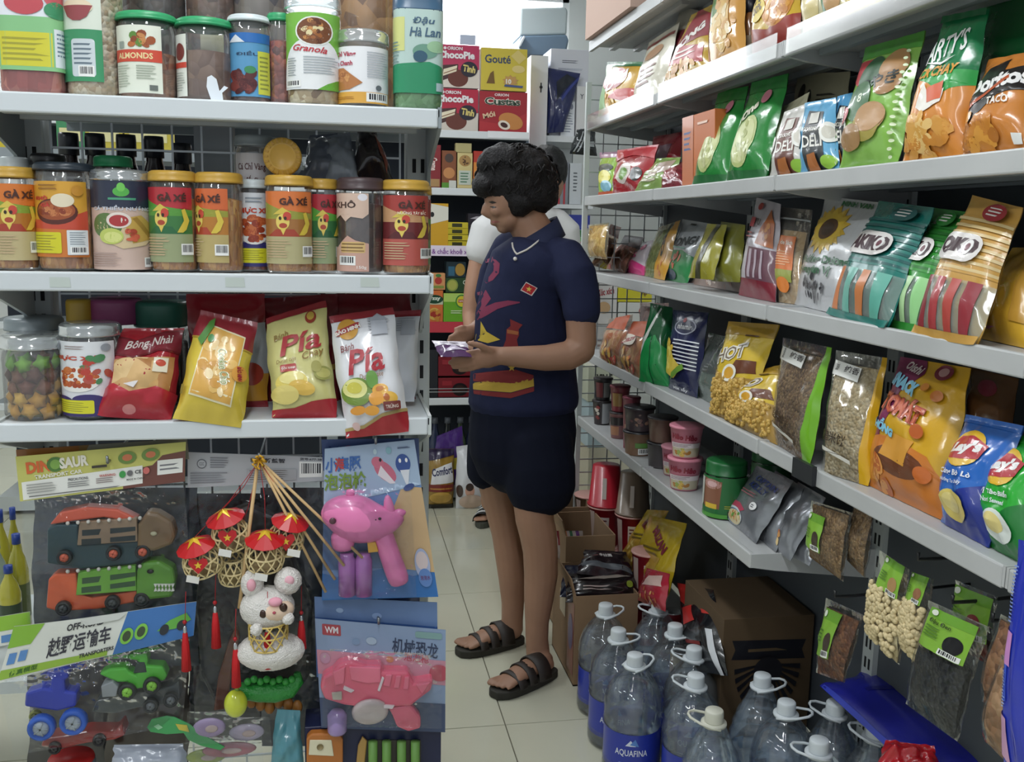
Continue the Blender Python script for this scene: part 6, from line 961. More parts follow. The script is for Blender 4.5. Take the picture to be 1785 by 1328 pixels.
haoA = [('r', 0, .0, 1, .34, 'c3b9a0'), ('f', .35, .18, .3, .14, 14, .07, ['d9b45a', 'b07a3a', '9aa85a']), ('t', 'Hảo Hảo', .45, .74, .8, .22, '8a2438', -4, .05), ('r', 0, .34, 1, .52, 'e0d4d6'), ('l', .05, .36, .7, .5, 3, '6a4a54')]
cup('noodle_cup', 'dark noodle cup with cream print, farthest on fifth tier', 1049, 738, z5, 17, .088, '3a3336', '2a2628', [('r', .5, 0, 1, 1, 'b9bcbf'), ('f', .3, .5, .2, .3, 6, .1, ['8a3a3c', 'd8cfc4'])])
cup('noodle_cup', 'black rimmed cup stacked on the farthest fifth tier cup', 1049, 738, z5, 16, .08, '2c282c', '3a3438', [('r', .1, .1, .5, .9, '6a3034'), ('r', .55, .1, .9, .9, '8a8a88')], up=.092)
cup('noodle_cup', 'pinkish noodle cup second along on fifth tier', 1078, 762, z5, 17, .09, '9a6a6a', '2a2628', [('r', 0, .1, .5, .5, 'c08a6a'), ('r', 0, .55, 1, .9, '3a3638')])
cup('noodle_cup', 'red brown noodle cup stacked on the pinkish one', 1078, 762, z5, 17, .088, '8a3a44', '6a2a34', [('r', .1, .2, .6, .8, '9a7a4a')], up=.094)
cup('noodle_cup', 'rose noodle cup between dark tubs on fifth tier', 1098, 780, z5, 15, .17, 'a85a68', '7a3444', [('r', .1, .3, .9, .5, 'c8a08a')])
cup('noodle_tub', 'dark ribbed noodle tub with green label on fifth tier', 1112, 790, z5, 26, .075, '8a6a54', '2c2c30', [('r', .4, .35, 1, .6, '5f8a44'), ('b', .5, .02, .9, .32)], taper=.86)
cup('noodle_tub', 'dark noodle tub stacked on the green labelled tub', 1112, 790, z5, 26, .075, '4a3f44', '26262a', [('f', .5, .5, .3, .3, 10, .09, ['8a6a5a', '6a5050'])], taper=.86, up=.079)
cup('noodle_tub', 'charcoal noodle tub beside pink cups on fifth tier', 1152, 812, z5, 25, .075, '4a4648', '222226', taper=.86)
cup('noodle_tub', 'charcoal and tan noodle tub stacked beside pink cups', 1152, 812, z5, 25, .075, '6a5248', '2a282c', taper=.86, up=.079)
cup('noodle_cup', 'lower front pink noodle cup on fifth tier', 1192, 850, z5, 29, .088, 'cf7f92', 'd98a9c', haoA, taper=.8)

cup('noodle_cup', 'upper pink noodle cup stacked on the front one', 1192, 850, z5, 28, .088, 'cf7f92', 'd98a9c', haoA, taper=.8, up=.092)
cup('noodle_cup', 'pink noodle cup deeper on fifth tier beside the stack', 1176, 826, z5, 24, .085, 'bf7288', 'c98a98', haoA, taper=.8)
P = onZ(1262, 896, z5+.001); R = 37*mpp(P); hh = .145
jar('malt_drink_jar', 'green malt drink jar with green lid on fifth tier', 'jar', P, R, hh, mat_lid=mat('17622f', .35), lidh=.034, lr=.95, shell='3a8a50', cont=mat('1f6a34', .3), fill=1.1, lab=(.02, .74, '1f6a34'), arc=3.0, art=[('p', [(.1, .25), (.42, .22), (.45, .9), (.12, .95)], '8a5a44'), ('e', .28, .82, .16, .12, 'b98a80'), ('e', .28, .82, .09, .07, 'd8b0b0'), ('r', .16, .22, .38, .34, 'd9b53a'), ('r', 0, 0, .6, .1, '4f9a3c'), ('r', .55, .02, 1, .2, '18241c'), ('b', .58, .04, .68, .18), ('p', [(.0, .1), (.1, .3), (.12, .95), (0, .95)], 'c9ccc4'), ('t', 'C', .8, .55, .18, .3, 'c9ccc4', 0, .02), ('l', .5, .24, .95, .34, 2, 'a8a83c')])
P = onZ(1310, 872, z5+.001); jar('malt_drink_jar', 'second green malt drink jar standing deeper in shadow', 'jar', P+V3(.05, .0, 0), R, hh, mat_lid=mat('17622f', .35), lidh=.034, lr=.95, shell='3a8a50', cont=mat('1f6a34', .3), fill=1.1, lab=(.02, .74, '1c5c2e'))
capt = [('p', [(0, .1), (.22, .08), (.5, .3), (.3, .36), (0, .34)], 'b0405a'), ('e', .28, .14, .26, .13, 'c9d0d4'), ('e', .30, .13, .22, .11, '3a5f94'), ('e', .33, .13, .20, .10, 'd8c9a0'), ('f', .36, .14, .16, .08, 18, .03, ['d9a060', 'b8683a', 'e3c890', '6a9a4a']), ('t', 'CAPTAIN', .55, .80, .62, .09, '2c3a7a', -4, .02), ('t', 'KELLY', .5, .68, .5, .09, '2c3a7a', -4, .02), ('e', .66, .42, .08, .06, 'e3e3e3'), ('l', .62, .39, .7, .45, 2, '3a3a44'), ('l', .2, .52, .6, .6, 2, '9a5a64')]
silver = bagm('8f9298', .25, .55)
for i, (q, lb) in enumerate((((1262, 900, 1318, 948, 1384, 838, 1320, 812), 'front silver instant meal pouch with blue name on fifth tier'), ((1312, 930, 1352, 962, 1402, 850, 1352, 820), 'second silver pouch edge on behind the front silver pouch'), ((1340, 950, 1378, 978, 1440, 868, 1392, 840), 'third silver pouch leaning near end of fifth tier'), ((1362, 960, 1410, 986, 1450, 900, 1410, 872), 'fourth crumpled silver pouch at the end of fifth tier'))):
    rb('meal_pouch', lb, 4, q, .03, silver, capt if i == 0 else ([('f', .25, .18, .2, .1, 12, .05, ['d9a060', 'b8683a', 'e3c890'])] if i in (2, 3) else ()), sL=.02+.03*i, sR=.04+.03*i, lean=.07, wr=.2, back='7a7d84')
# ================================================================ goods low on the right and on the floor
pet = film('f9fbfd', .05, .05, .015, .35, 16)
capm = mat('cfd6da', .4); bluel = mat('2a3aa0', .3, 0, .3)
def bottle(x, y, face, label, kind, lean=0):
    """five litre water bottle; (x,y) is the pixel of its cap centre"""
    Hh = .325; P = onZ(x, y, Hh-.012); P[2] = 0.001; r = root('water_bottle', label, 'water bottle', P, 'large water bottles on the floor')
    R = .076
    if kind == 'a':      # round ribbed shoulder, deep blue label
        pr = [(0, .004), (.05, .0), (.07, .004), (R, .016), (R, .05), (R*.97, .054), (R*.97, .142), (R, .146), (R*1.0, .152), (R*.98, .158), (R, .166), (R*.985, .19), (R*.93, .215), (R*.82, .24), (R*.64, .262), (R*.46, .278), (.028, .287), (.026, .292)]
    else:                # stepped conical shoulder, pale blue label
        pr = [(0, .004), (.05, .0), (.07, .004), (R, .016), (R, .06), (R*.97, .064), (R*.97, .12), (R, .124), (R, .150), (R*.95, .157), (R*.96, .172), (R*.88, .182), (R*.88, .2), (R*.78, .212), (R*.76, .226), (R*.62, .242), (R*.46, .27), (.028, .286), (.026, .292)]
    pr2 = [pr[0]]
    for (a, b_), (c, d) in zip(pr, pr[1:]): pr2 += [((a+c)/2, (b_+d)/2), (c, d)]
    b = MB(); b.lathe(pr2, P, 36)
    V = b.V[0]; ph = np.arctan2(V[:, 1]-P[1], V[:, 0]-P[0]); zz = V[:, 2]; am = np.where((zz > .17) & (zz < .285), .0016, 0)*(1 if kind == 'a' else .4); k = 1+np.sin(ph*12)*am/np.maximum(.02, np.hypot(V[:, 0]-P[0], V[:, 1]-P[1])); V[:, 0] = P[0]+(V[:, 0]-P[0])*k; V[:, 1] = P[1]+(V[:, 1]-P[1])*k
    b.build('bottle_body', pet, r)
    w = MB(); w.lathe([(0, .007)]+[(a*.965, h) for a, h in pr[2:] if .006 < h < .245]+[(R*.6, .246), (0, .246)], P, 28); w.build('water', film('eaf2fa', .05, .03, .10), r)
    d = unit((CAM-P)[:2]); a0 = math.atan2(d[1], d[0]); th = np.linspace(-2.6, 2.6, 30)+a0; z0, z1 = (.040, .140) if kind == 'a' else (.062, .122)
    G = np.array([[P+V3(math.cos(t)*(R*.975), math.sin(t)*(R*.975), z) for t in th] for z in np.linspace(z0, z1, 4)])
    lb = mesh('label', G.reshape(-1, 3), grid_faces(29, 3), bluel if kind == 'a' else mat('5aa6c9', .3, 0, .3), r)
    if kind == 'a': artwork(Surf(G), [('p', [(.46, .70), (.495, .86), (.53, .70)], 'dfe6f0'), ('p', [(.49, .74), (.525, .9), (.55, .70)], '5a8ad0'), ('t', 'AQUAFINA', .5, .50, .22, .2, 'e8ecf4', 0, .01), ('l', .42, .12, .58, .26, 2, '9aa8d8')], lb, 'label_print', dz=.0001)
    q = MB(); q.lathe([(0, .325), (.019, .325), (.0205, .323), (.0212, .319), (.0215, .299), (.0215, .297), (.0, .297)], P, 30); cp = q.build('cap', capm, r)
    q = MB(); q.lathe([(.021, .297), (.029, .296), (.0295, .292), (.028, .288), (.02, .288)], P, 30); cl = q.build('neck_collar', capm, r)
    u = unit(V3(math.cos(face), math.sin(face), 0)); v = V3(-u[1], u[0], 0); tz = .30
    pts = [P+u*a+v*b_+V3(0, 0, tz-.006+.012*(a/.06)) for a, b_ in ((-.02, .024), (.0, .029), (.025, .028), (.05, .018), (.058, .006), (.058, -.006), (.05, -.018), (.025, -.028), (.0, -.029), (-.02, -.024))]
    MB().tube(pts, .0032, 8).build('carry_handle', capm, r)
    return r
for i, (x, y, fc, kd, lb) in enumerate(((1056, 1060, .3, 'a', 'water bottle farthest left against the cardboard box'), (1148, 1056, 2.7, 'a', 'water bottle farthest back beside the cardboard box, handle to the left'), (1078, 1104, -.2, 'a', 'water bottle second in the left file, behind the labelled front one'), (1177, 1096, -.2, 'a', 'water bottle second in the right file by the black coffee bag'), (1107, 1148, .45, 'a', 'front left water bottle showing its blue printed label'), (1210, 1136, 2.6, 'a', 'water bottle third in the right file, handle to the left'), (1213, 1184, 2.5, 'a', 'water bottle fourth in the right file beside the labelled one'), (1245, 1246, 2.6, 'b', 'stepped water bottle with cream tinted cap in front of the right file'), (1329, 1184, -.1, 'b', 'stepped water bottle in front of the dark carton'), (1371, 1231, -.5, 'a', 'ribbed water bottle just in front of the blue package'), (1456, 1232, 2.4, 'b', 'water bottle lying under the blue package edge'), (1428, 1298, 2.9, 'b', 'nearest water bottle at the bottom edge, cap centred'), (1527, 1272, 2.3, 'b', 'rightmost water bottle beside the red bag'))):
    if x == 1056: capm = mat('cfd6da', .4)
    if x == 1245: capm = mat('d3d3c4', .4)
    bottle(x, y, fc, lb, kd); capm = mat('cfd6da', .4)
# ---------------- cardboard boxes beside the gondola
cbm = mat('8f7458', .8, var=.08, scale=8); cbi = mat('77604a', .85)
def openbox(label, x0, y0, x1, y1, z0, z1, flaps=True, col=None, art=None):
    r = root('cardboard_box', label, 'box', ((x0+x1)/2, (y0+y1)/2, z0)); t = .004; m = col or cbm
    MB().box((x0, y0, z0), (x1, y1, z0+t)).build('bottom', m, r, smooth=False)
    for nm, lo, hi in (('side', (x0, y0, z0), (x0+t, y1, z1)), ('side', (x1-t, y0, z0), (x1, y1, z1)), ('side', (x0+t, y0, z0), (x1-t, y0+t, z1)), ('side', (x0+t, y1-t, z0), (x1-t, y1, z1))): MB().box(lo, hi).build(nm, m, r, smooth=False)
    if flaps:
        MB().hexa([(x0, y0+.01, z1), (x0+t, y0+.01, z1), (x0+t, y1-.01, z1), (x0, y1-.01, z1), (x0-.012, y0+.02, z1+.05), (x0-.008, y0+.02, z1+.05), (x0-.008, y1-.02, z1+.05), (x0-.012, y1-.02, z1+.05)]).build('flap', m, r, smooth=False)
    if art: artwork(Surf(np.array([[V3(x0-.0005, y1, z0), V3(x0-.0005, y0, z0)], [V3(x0-.0005, y1, z1), V3(x0-.0005, y0, z1)]])), art, r, 'printed_side')
    return r
A = onZ(1004, 1196, 0); ax, ay = A[0]-.01, A[1]
zA = onY(1004, 1040, ay)[2]
openbox('open cardboard box nearest, holding black noodle packs', ax, ay, min(ax+.20, RX+.015), ay+.30, .001, zA, True, None, [('r', .72, .1, .98, .9, '8a4a3c'), ('r', .35, .6, .6, .85, 'b5a284'), ('e', .85, .55, .1, .2, '5a4a7a')])
y2 = ay+.31; x2 = onY(985, 1000, y2)[0]; zB = onY(1000, 935, y2)[2]
openbox('open cardboard box in the middle, holding sachets', x2, y2, min(x2+.20, RX+.015), y2+.28, .001, zB)
y3 = y2+.29; x3 = onY(968, 900, y3)[0]; zC = onY(975, 885, y3)[2]
openbox('open cardboard box farthest, holding red candy packs', x3, y3, min(x3+.18, RX+.015), y3+.25, .001, zC)
def pack(name, label, quad, Y0, Y1, T, col, art=(), **kw): return lbag(name, label, quad, Y0, Y1, T, col, art, cat=kw.pop('cat', 'packet'), **kw)
Yk = ay+.10
pack('noodle_pack', 'upper black noodle pack lying on the cardboard box', [(1005, 1000), (1108, 1012), (1092, 962), (1020, 958)], Yk-.02, Yk+.06, .05, '241a20', [('p', [(.05, .25), (.95, .15), (.95, .3), (.05, .42)], '5a5f66'), ('t', '辛拉面', .45, .72, .28, .18, 'd8d4d2', 2, .03)], wr=.2)
pack('noodle_pack', 'lower black noodle pack in front in the cardboard box', [(985, 1050), (1118, 1050), (1108, 996), (992, 1000)], ay+.03, ay+.10, .05, '1c1518', [('p', [(.1, .75), (.7, .9), (.9, .8), (.5, .7)], '9a9088'), ('l', .2, .3, .6, .5, 2, 'b9a8a4'), ('e', .85, .5, .05, .1, '8fa03a')], wr=.25)
pack('noodle_pack', 'dark blue noodle pack at left of the cardboard box', [(975, 1040), (1020, 1044), (1024, 985), (985, 985)], ay+.12, ay+.2, .04, '1c2038', wr=.2)
Yj = y2+.08
pack('sachet_strip', 'striped sachet pack with noodle picture in the middle box', [(972, 975), (1022, 980), (1016, 925), (968, 925)], Yj, Yj+.03, .03, 'b8aaa4', [('r', .05, .5, .2, 1, '8a2a34'), ('r', .3, .5, .4, 1, 'c06a34'), ('r', .5, .5, .6, 1, '3a6a4a'), ('r', .72, .5, .84, 1, '6a3a7a'), ('e', .5, .25, .34, .2, 'c0642c'), ('p', [(.1, 0), (.5, 0), (.3, .4)], 'c23a54')])
for i, (q, c) in enumerate((([(966, 930), (990, 938), (1000, 905), (972, 900)], 'c8323a'), ([(985, 935), (1006, 940), (1020, 902), (1002, 898)], 'd8d4cc'), ([(966, 915), (985, 920), (990, 896), (966, 894)], 'b02834'))):
    pack('candy_pack', ['red candy pack lying left in the far box', 'white and red candy pack sticking up from the far box', 'crimson candy pack at the rim of the far box'][i], q, y3+.02, y3+.05, .015, c, [('p', [(.6, 0), (1, 0), (1, 1), (.8, 1)], 'c22c34')] if i == 1 else ())
# ---------------- under the fifth tier
deck = .095
colA = [(0.0, '9a1f2c', False), (.152, 'a8222e', False), (.304, 'b02030', True)]
def cupcol(x, y, X, items, rp, lbl):
    for j, (dz, c, inv) in enumerate(items):
        cup('noodle_cup', lbl[j], x, y, deck, rp, .148, c, 'c99a90' if not inv else c, [('r', .38, .15, .62, .85, 'd8ccc4'), ('r', 0, 0, .2, 1, 'b9a49a'), ('l', .42, .2, .58, .8, 6, '6a2a30')] if not inv else [('r', .4, .2, .52, .8, 'd8ccc4')], inv, X, None, 'red noodle cups below the fifth tier', .8, up=dz)
cupcol(1050, 1020, RX+.06, colA, 29, ['lowest red noodle cup of the near stack', 'middle red noodle cup of the near stack', 'upturned red noodle cup topping the near stack'])
cupcol(1098, 1020, RX+.13, [(0, '8a1c28', False), (.152, '9a2030', False), (.304, '7a6a5a', True)], 29, ['lowest red noodle cup of the deeper stack', 'middle red noodle cup of the deeper stack', 'upturned brown noodle cup topping the deeper stack'])
cupcol(1128, 1040, RX+.06, [(0, '8f1e2a', False), (.152, '9c2432', False)], 29, ['lower red noodle cup beside the yellow bags', 'upper red noodle cup beside the yellow bags'])
cupcol(1024, 1000, RX+.04, [(0, '8a6a50', False), (.152, '9a8064', False)], 26, ['lower tan noodle cup at the end post', 'upper tan noodle cup with patterned lid at the end post'])
def hb(name, label, q, X, T, col, art=(), lean=0., dX=0., cat='snack bag', **kw):
    Q = [onX(q[0], q[1], X), onX(q[2], q[3], X+dX), onX(q[4], q[5], X+dX+lean), onX(q[6], q[7], X+lean)]; return bag(name, label, cat, Q, T, col, art, **kw)
muz = [('p', [(.0, .1), (.7, .05), (.8, .5), (.1, .6)], 'b8923a'), ('f', .4, .3, .3, .2, 24, .05, ['d9b45a', 'b5862c', 'e6cf80']), ('t', 'MUZAN', .6, .72, .5, .12, '7a2434', -20, .05), ('l', .3, .5, .8, .62, 2, '6a5a1c')]
hb('muzan_bag', 'yellow snack bag with maroon name leaning under fifth tier, front one', (1098, 1016, 1162, 1050, 1196, 912, 1132, 898), RX+.05, .06, 'bda227', muz, lean=.05, wr=.2)
hb('muzan_bag', 'second yellow snack bag deeper under fifth tier', (1075, 985, 1120, 1000, 1165, 890, 1128, 888), RX+.10, .05, 'bfa428', muz, lean=.04, wr=.2)
hb('snack_bag', 'red and white snack bag low beside the cans under fifth tier', (1112, 1046, 1160, 1066, 1168, 1000, 1128, 990), RX-.005, .04, 'a8283a', [('p', [(.2, .5), (.9, .6), (.8, .9), (.3, .8)], 'd8b8b0'), ('f', .5, .25, .3, .2, 10, .07, ['d9a86a', 'b8623a'])], lean=.03, wr=.2)
for i, (x, y, c, X) in enumerate(((1192, 1056, 'a08658', RX+.03), (1174, 1046, '7a1f26', RX+.10), (1228, 1066, '5a1a24', RX+.12))):
    P = onX(x, y, X); P[2] = deck; r = root('drink_can', ['gold drink can with dark lettering under fifth tier', 'dark red can behind the gold can under fifth tier', 'tall maroon can in shadow under fifth tier'][i], 'can', P); R = .031; hh = .15; cc = mat(c, .3, .4)
    MB().lathe([(0, 0), (R*.9, 0), (R, .006), (R, hh-.01), (R*.9, hh), (R*.88, hh+.002)], P, 24).build('can_body', cc, r); MB().lathe([(R*.9, hh), (R*.91, hh+.004), (R*.85, hh+.003), (0, hh+.001)], P, 24).build('can_lid', mat('b9bcbe', .3, .8), r)
    if i == 0:
        d = unit((CAM-P)[:2]); a0 = math.atan2(d[1], d[0]); G = np.array([[P+V3(math.cos(a0+t)*(R+.0006), math.sin(a0+t)*(R+.0006), z) for t in np.linspace(-1, 1, 9)] for z in np.linspace(.02, .13, 4)]); artwork(Surf(G), [('t', 'Tết', .5, .62, .5, .2, '5a2a1c', 0, .04), ('r', 0, 0, .12, 1, '8a5a34'), ('r', 0, .04, 1, .2, '9a4a2c')], r, 'printed_wrap', dz=.0001)
hb('coffee_bag', 'black and red glossy coffee bag standing behind the water bottles', (1204, 1168, 1268, 1178, 1244, 1028, 1182, 1016), .94, .06, '17181c', [('p', [(0, 1), (.6, 1), (.7, .86), (.3, .74), (0, .8)], 'b02a28'), ('p', [(.2, .7), (.5, .76), (.56, .58), (.3, .5)], 'b52c2a'), ('p', [(.7, .78), (.95, .76), (.95, .68), (.75, .68)], 'c03a34'), ('r', .3, .3, .7, .34, '8a2a28'), ('r', .86, 0, .94, .5, 'c9ccd0'), ('t', 'CÀ', .45, .22, .2, .06, 'b9a06a') if False else ('l', .3, .2, .6, .26, 1, 'b9a06a')], lean=.05, wr=.15)
# big carton with a fan emblem; under-shelf shade is put into its brown
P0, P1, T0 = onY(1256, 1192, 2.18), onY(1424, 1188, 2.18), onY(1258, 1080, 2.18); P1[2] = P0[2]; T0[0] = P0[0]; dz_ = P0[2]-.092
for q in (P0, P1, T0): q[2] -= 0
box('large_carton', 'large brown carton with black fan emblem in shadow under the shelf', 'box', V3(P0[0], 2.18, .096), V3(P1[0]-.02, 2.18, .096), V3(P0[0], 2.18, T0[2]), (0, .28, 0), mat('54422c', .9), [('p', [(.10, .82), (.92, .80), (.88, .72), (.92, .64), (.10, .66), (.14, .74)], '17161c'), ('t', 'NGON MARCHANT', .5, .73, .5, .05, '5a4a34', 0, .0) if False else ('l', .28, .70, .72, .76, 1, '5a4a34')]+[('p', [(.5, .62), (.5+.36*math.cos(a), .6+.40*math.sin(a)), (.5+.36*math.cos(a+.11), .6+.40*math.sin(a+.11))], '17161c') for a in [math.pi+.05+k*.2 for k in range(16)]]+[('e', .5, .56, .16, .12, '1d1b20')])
r = root('plastic_tub', 'translucent food tub with green lid behind the water bottles', 'tub', onZ(1340, 1215, .12)); P = onZ(1340, 1215, .12); P[2] = 0.0; MB().lathe([(0, .001), (.085, .001), (.1, .14), (.104, .145)], P, 28).build('tub_body', film('e6ece8', .1, .1, .25), r); MB().lathe([(0, .155), (.09, .155), (.106, .15), (.106, .142)], P, 28).build('tub_lid', film('cfd8d2', .1, .1, .4), r)
for k in range(3): MB().ball(P+V3(-.04+.04*k, -.02, .157), (.026, .02, .004)).build('green_print', mat('4f9a3a', .4), r)
# ---------------- hanging packs at the lower right
def herb(name, lab, q, X, c, grain_, T=.035, txt=None, lab_uv=(.3, .45, .72, .85), dX=0., fill=.6, extra=None, disc='3a2a20', lean=0.):
    u0, v0, u1, v1 = lab_uv; w, h = u1-u0, v1-v0
    a = [('p', [(u0, v0), (u1, v0), (u1, v1), (u0, v1)], '86b83e'), ('r', u0, v0+h*.78, u1, v1, '6da332'), ('e', u0+w*.72, v0+h*.34, w*.2, h*.22, disc), ('b', u0+w*.5, v0+h*.02, u0+w*.95, v0+h*.16), ('e', u0+w*.14, v0+h*.9, w*.08, h*.07, 'e6ecdc'), ('l', u0+w*.08, v0+h*.3, u0+w*.45, v0+h*.6, 4, '4f7a2a')]
    if txt: a.append(('t', txt, u0+w*.34, v0+h*.7, w*.5, h*.13, '26341a', 0, .02))
    hb(name, lab, q, X, T, film('fbfcfa', .02, .08, .012), a, inner=(grain_, .02, fill), dX=dX, lean=lean, cat='seed bag', clear=True, extra=extra, wr=.16, seal=.02)
brown = food('8f6f4c', 'a8865e', '6f5438', 170); rcol = food('7a4a34', '94603f', '5a3424', 120)
herb('grain_bag', 'brown grain pack with green label hanging at the fifth tier end', (1408, 968, 1470, 1014, 1486, 894, 1414, 872), RX+.03, 'x', brown, txt=None, lab_uv=(.10, .25, .52, .82), fill=.97)
hb('grain_bag', 'second brown grain pack hanging behind the green labelled one', (1468, 968, 1508, 1008, 1524, 892, 1488, 880), RX+.05, .035, film('fbfcfa', .02, .08, .012), inner=(brown, .02, .95), cat='seed bag', clear=True)
herb('grain_bag', 'reddish grain pack with tilted green label hanging low', (1422, 1172, 1472, 1190, 1506, 1072, 1440, 1042), RX+.09, 'x', rcol, txt=None, lab_uv=(.12, .28, .58, .90), fill=.9)
def lotus(S, r):
    rnd = random.Random(5); b = MB()
    for i in range(170):
        u, v = rnd.uniform(.06, .94), rnd.uniform(.03, .66); p = S.at(np.array([[u, v]]), .0005)[0]; b.ball(p, .0056*rnd.uniform(.85, 1.1), n=7, k=5)
    b.build('lotus_seeds', mat('d9c79a', .55, var=.12, scale=60), r)['kind'] = 'stuff'
cream = food('d3bf90', 'e3d3a8', 'bfa878', 60)
herb('lotus_seed_bag', 'clear pack of cream lotus seeds with green label, left of the pair', (1512, 1104, 1568, 1160, 1584, 992, 1532, 958), RX+.05, 'x', cream, txt=None, lab_uv=(.3, .66, .9, 1.0), fill=.68, extra=lotus, disc='b08a5a')
herb('lotus_seed_bag', 'clear pack of cream lotus seeds with green label, right of the pair', (1572, 1126, 1606, 1160, 1628, 1010, 1588, 996), RX+.06, 'x', cream, txt=None, lab_uv=(.1, .68, .85, 1.0), fill=.64, extra=lotus, disc='9a6a4a')
herb('black_bean_bag', 'clear pack of black beans with large green label, nearest of the hanging packs', (1578, 1226, 1668, 1292, 1722, 1092, 1618, 1046), RX+.005, 'x', food('1c1f26', '2c303a', '14161c', 120, .3), txt='Đậu Đen', lab_uv=(.12, .64, .9, .97), fill=.62, disc='14141a', T=.04)
herb('bean_bag', 'red bean pack with dull green label behind the black beans', (1672, 1130, 1726, 1160, 1738, 1040, 1664, 1010), RX+.08, 'x', food('6a2a24', '84382e', '4f1e1c', 120), txt=None, lab_uv=(.05, .3, .95, .95), fill=.3, disc='8a2a2c')
hb('bean_bag', 'long pack of brown peanuts hanging at the lower right', (1712, 1222, 1748, 1250, 1782, 1090, 1744, 1070), RX+.02, .04, film('fbfcfa', .02, .08, .012), inner=(food('9a6a4a', 'b07e58', '7a4f36', 90), .02, .97), cat='seed bag', clear=True)
hb('bean_bag', 'tan peanut pack at the bottom right corner', (1716, 1290, 1770, 1345, 1788, 1160, 1744, 1140), RX-.012, .045, film('fbfcfa', .02, .08, .012), inner=(food('b08260', 'c49a74', '8f6646', 80), .02, .97), cat='seed bag', clear=True)
# ends of display hooks for the hanging packs
for x, y, lb in ((1600, 975, 'black display hook carrying the lotus seed packs'), (1660, 1050, 'black display hook carrying the black bean pack'), (1730, 1082, 'black display hook near the right edge'), (1455, 1040, 'black display hook carrying the low reddish grain pack')):
    P = onX(x, y, RX+.03); o = MB().tube([P+V3(0, 0, .012), P, P+V3(.04, 0, 0), V3(RXB+.012, P[1], P[2]+.012)], .003, 6).build('display_hook', mat('1f2022', .4), None); tag(o, lb, 'hook')
# blue package lying over the bottles, red bag, parcel at the frame edge
Q = [onZ(1430, 1196, .345), onZ(1600, 1352, .345), onZ(1790, 1352, .40), onZ(1545, 1160, .40)]
bag('blue_package', 'flat blue plastic wrapped package resting on the water bottles', 'package', Q, .04, '23289a', [('r', .02, 0, .98, .06, '3a4ac4'), ('p', [(.2, .4), (.24, .4), (.26, .8), (.22, .8)], '1c2080')], wr=.1, belly=.2)
Q = [onZ(1520, 1352, .36), onZ(1640, 1365, .36), onZ(1630, 1300, .42), onZ(1545, 1290, .40)]
bag('red_bag', 'crumpled shiny red plastic bag at the bottom edge', 'bag', Q, .06, 'c0202c', wr=.5, nu=22, nv=18)
Q = [onX(1748, 1345, RX-.035), onX(1800, 1380, RX-.035), onX(1812, 950, RX-.035), onX(1776, 940, RX-.035)]
bag('wafer_stick_bag', 'tall blue and pink wrapped pack hanging at the right edge', 'package', Q, .03, '2636b0', [('r', 0, .33, .3, .5, '3a5ad0'), ('p', [(0, .5), (.4, .48), (.4, .62), (0, .64)], 'c98ac8'), ('p', [(0, .1), (.4, .06), (.35, .26), (0, .28)], 'd0a0c4'), ('l', .05, .3, .3, .46, 12, 'a9bce8'), ('l', .05, .66, .35, .9, 16, '7f96dc')], wr=.15)
# ================================================================ the far end of the shop
def fbox(name, label, x0, y0, x1, y1, col, art=(), Y=FY+.02, dep=.09, zb=None, cat='carton', **kw):
    A, B, T = onY(x0, y1, Y), onY(x1, y1, Y), onY(x0, y0, Y); z = A[2] if zb is None else zb; A[2] = B[2] = z; T[0] = A[0]
    return box(name, label, cat, A, B, T, (0, dep, 0), col, art, **kw)
def choco(lab, x0, y0, x1, y1, zb, top):
    fbox('choco_pie_box', lab, x0, y0, x1, y1, 'c2375e' if top else 'bb2b45', [('p', [(0, 0), (1, 0), (1, .44), (.6, .36), (0, .42)], 'e3d8cc' if top else 'd9cfc4'), ('p', [(0, .1), (.5, .3), (.5, .55), (0, .5)], '4a2c2c'), ('e', .5, .22, .24, .2, '6a3428'), ('p', [(.14, .26), (.46, .38), (.48, .52), (.16, .42)], 'efe2c6'), ('p', [(.16, .31), (.47, .43), (.47, .45), (.16, .33)], '8a5a34'), ('e', .76, .44, .2, .18, '232030'), ('t', 'Tình', .76, .45, .3, .16, 'e3cf7a', -8, .04), ('t', 'ChocoPie', .46, .76, .86, .18, 'f4eef0', 0, .05), ('t', 'ORION', .42, .91, .36, .08, 'f4e6ea', 0, .04), ('e', .19, .91, .035, .035, 'f4e6ea')], zb=zb)
za = fz['a']+.001
choco('lower chocolate pie carton on top of the far shelf', 757, 153, 833, 229, za, False)
zt = onY(800, 153, FY+.02)[2]; choco('upper chocolate pie carton stacked on the far shelf', 761, 76, 835, 153, zt, True)
fbox('custard_cake_box', 'red custard cake carton on top of the far shelf', 835, 158, 918, 230, 'a82a34', [('p', [(0, 0), (1, 0), (1, .5), (.5, .2), (0, .26)], 'b8323a'), ('t', 'ORION', .46, .92, .3, .07, 'f0dede', 0, .04), ('t', 'Custas', .48, .76, .76, .2, 'efe4d8', 0, .09), ('t', 'Custas', .48, .76, .74, .185, '2f4a3a', 0, .02), ('e', .66, .28, .26, .2, 'cf8a4a', -15), ('e', .52, .18, .13, .11, 'efe2d2', -20), ('e', .52, .18, .08, .06, '4a2a2a', -20), ('t', 'Mới', .2, .42, .26, .14, 'e9c9a4', 14, .04)], zb=za)
zt2 = onY(875, 158, FY+.02)[2]
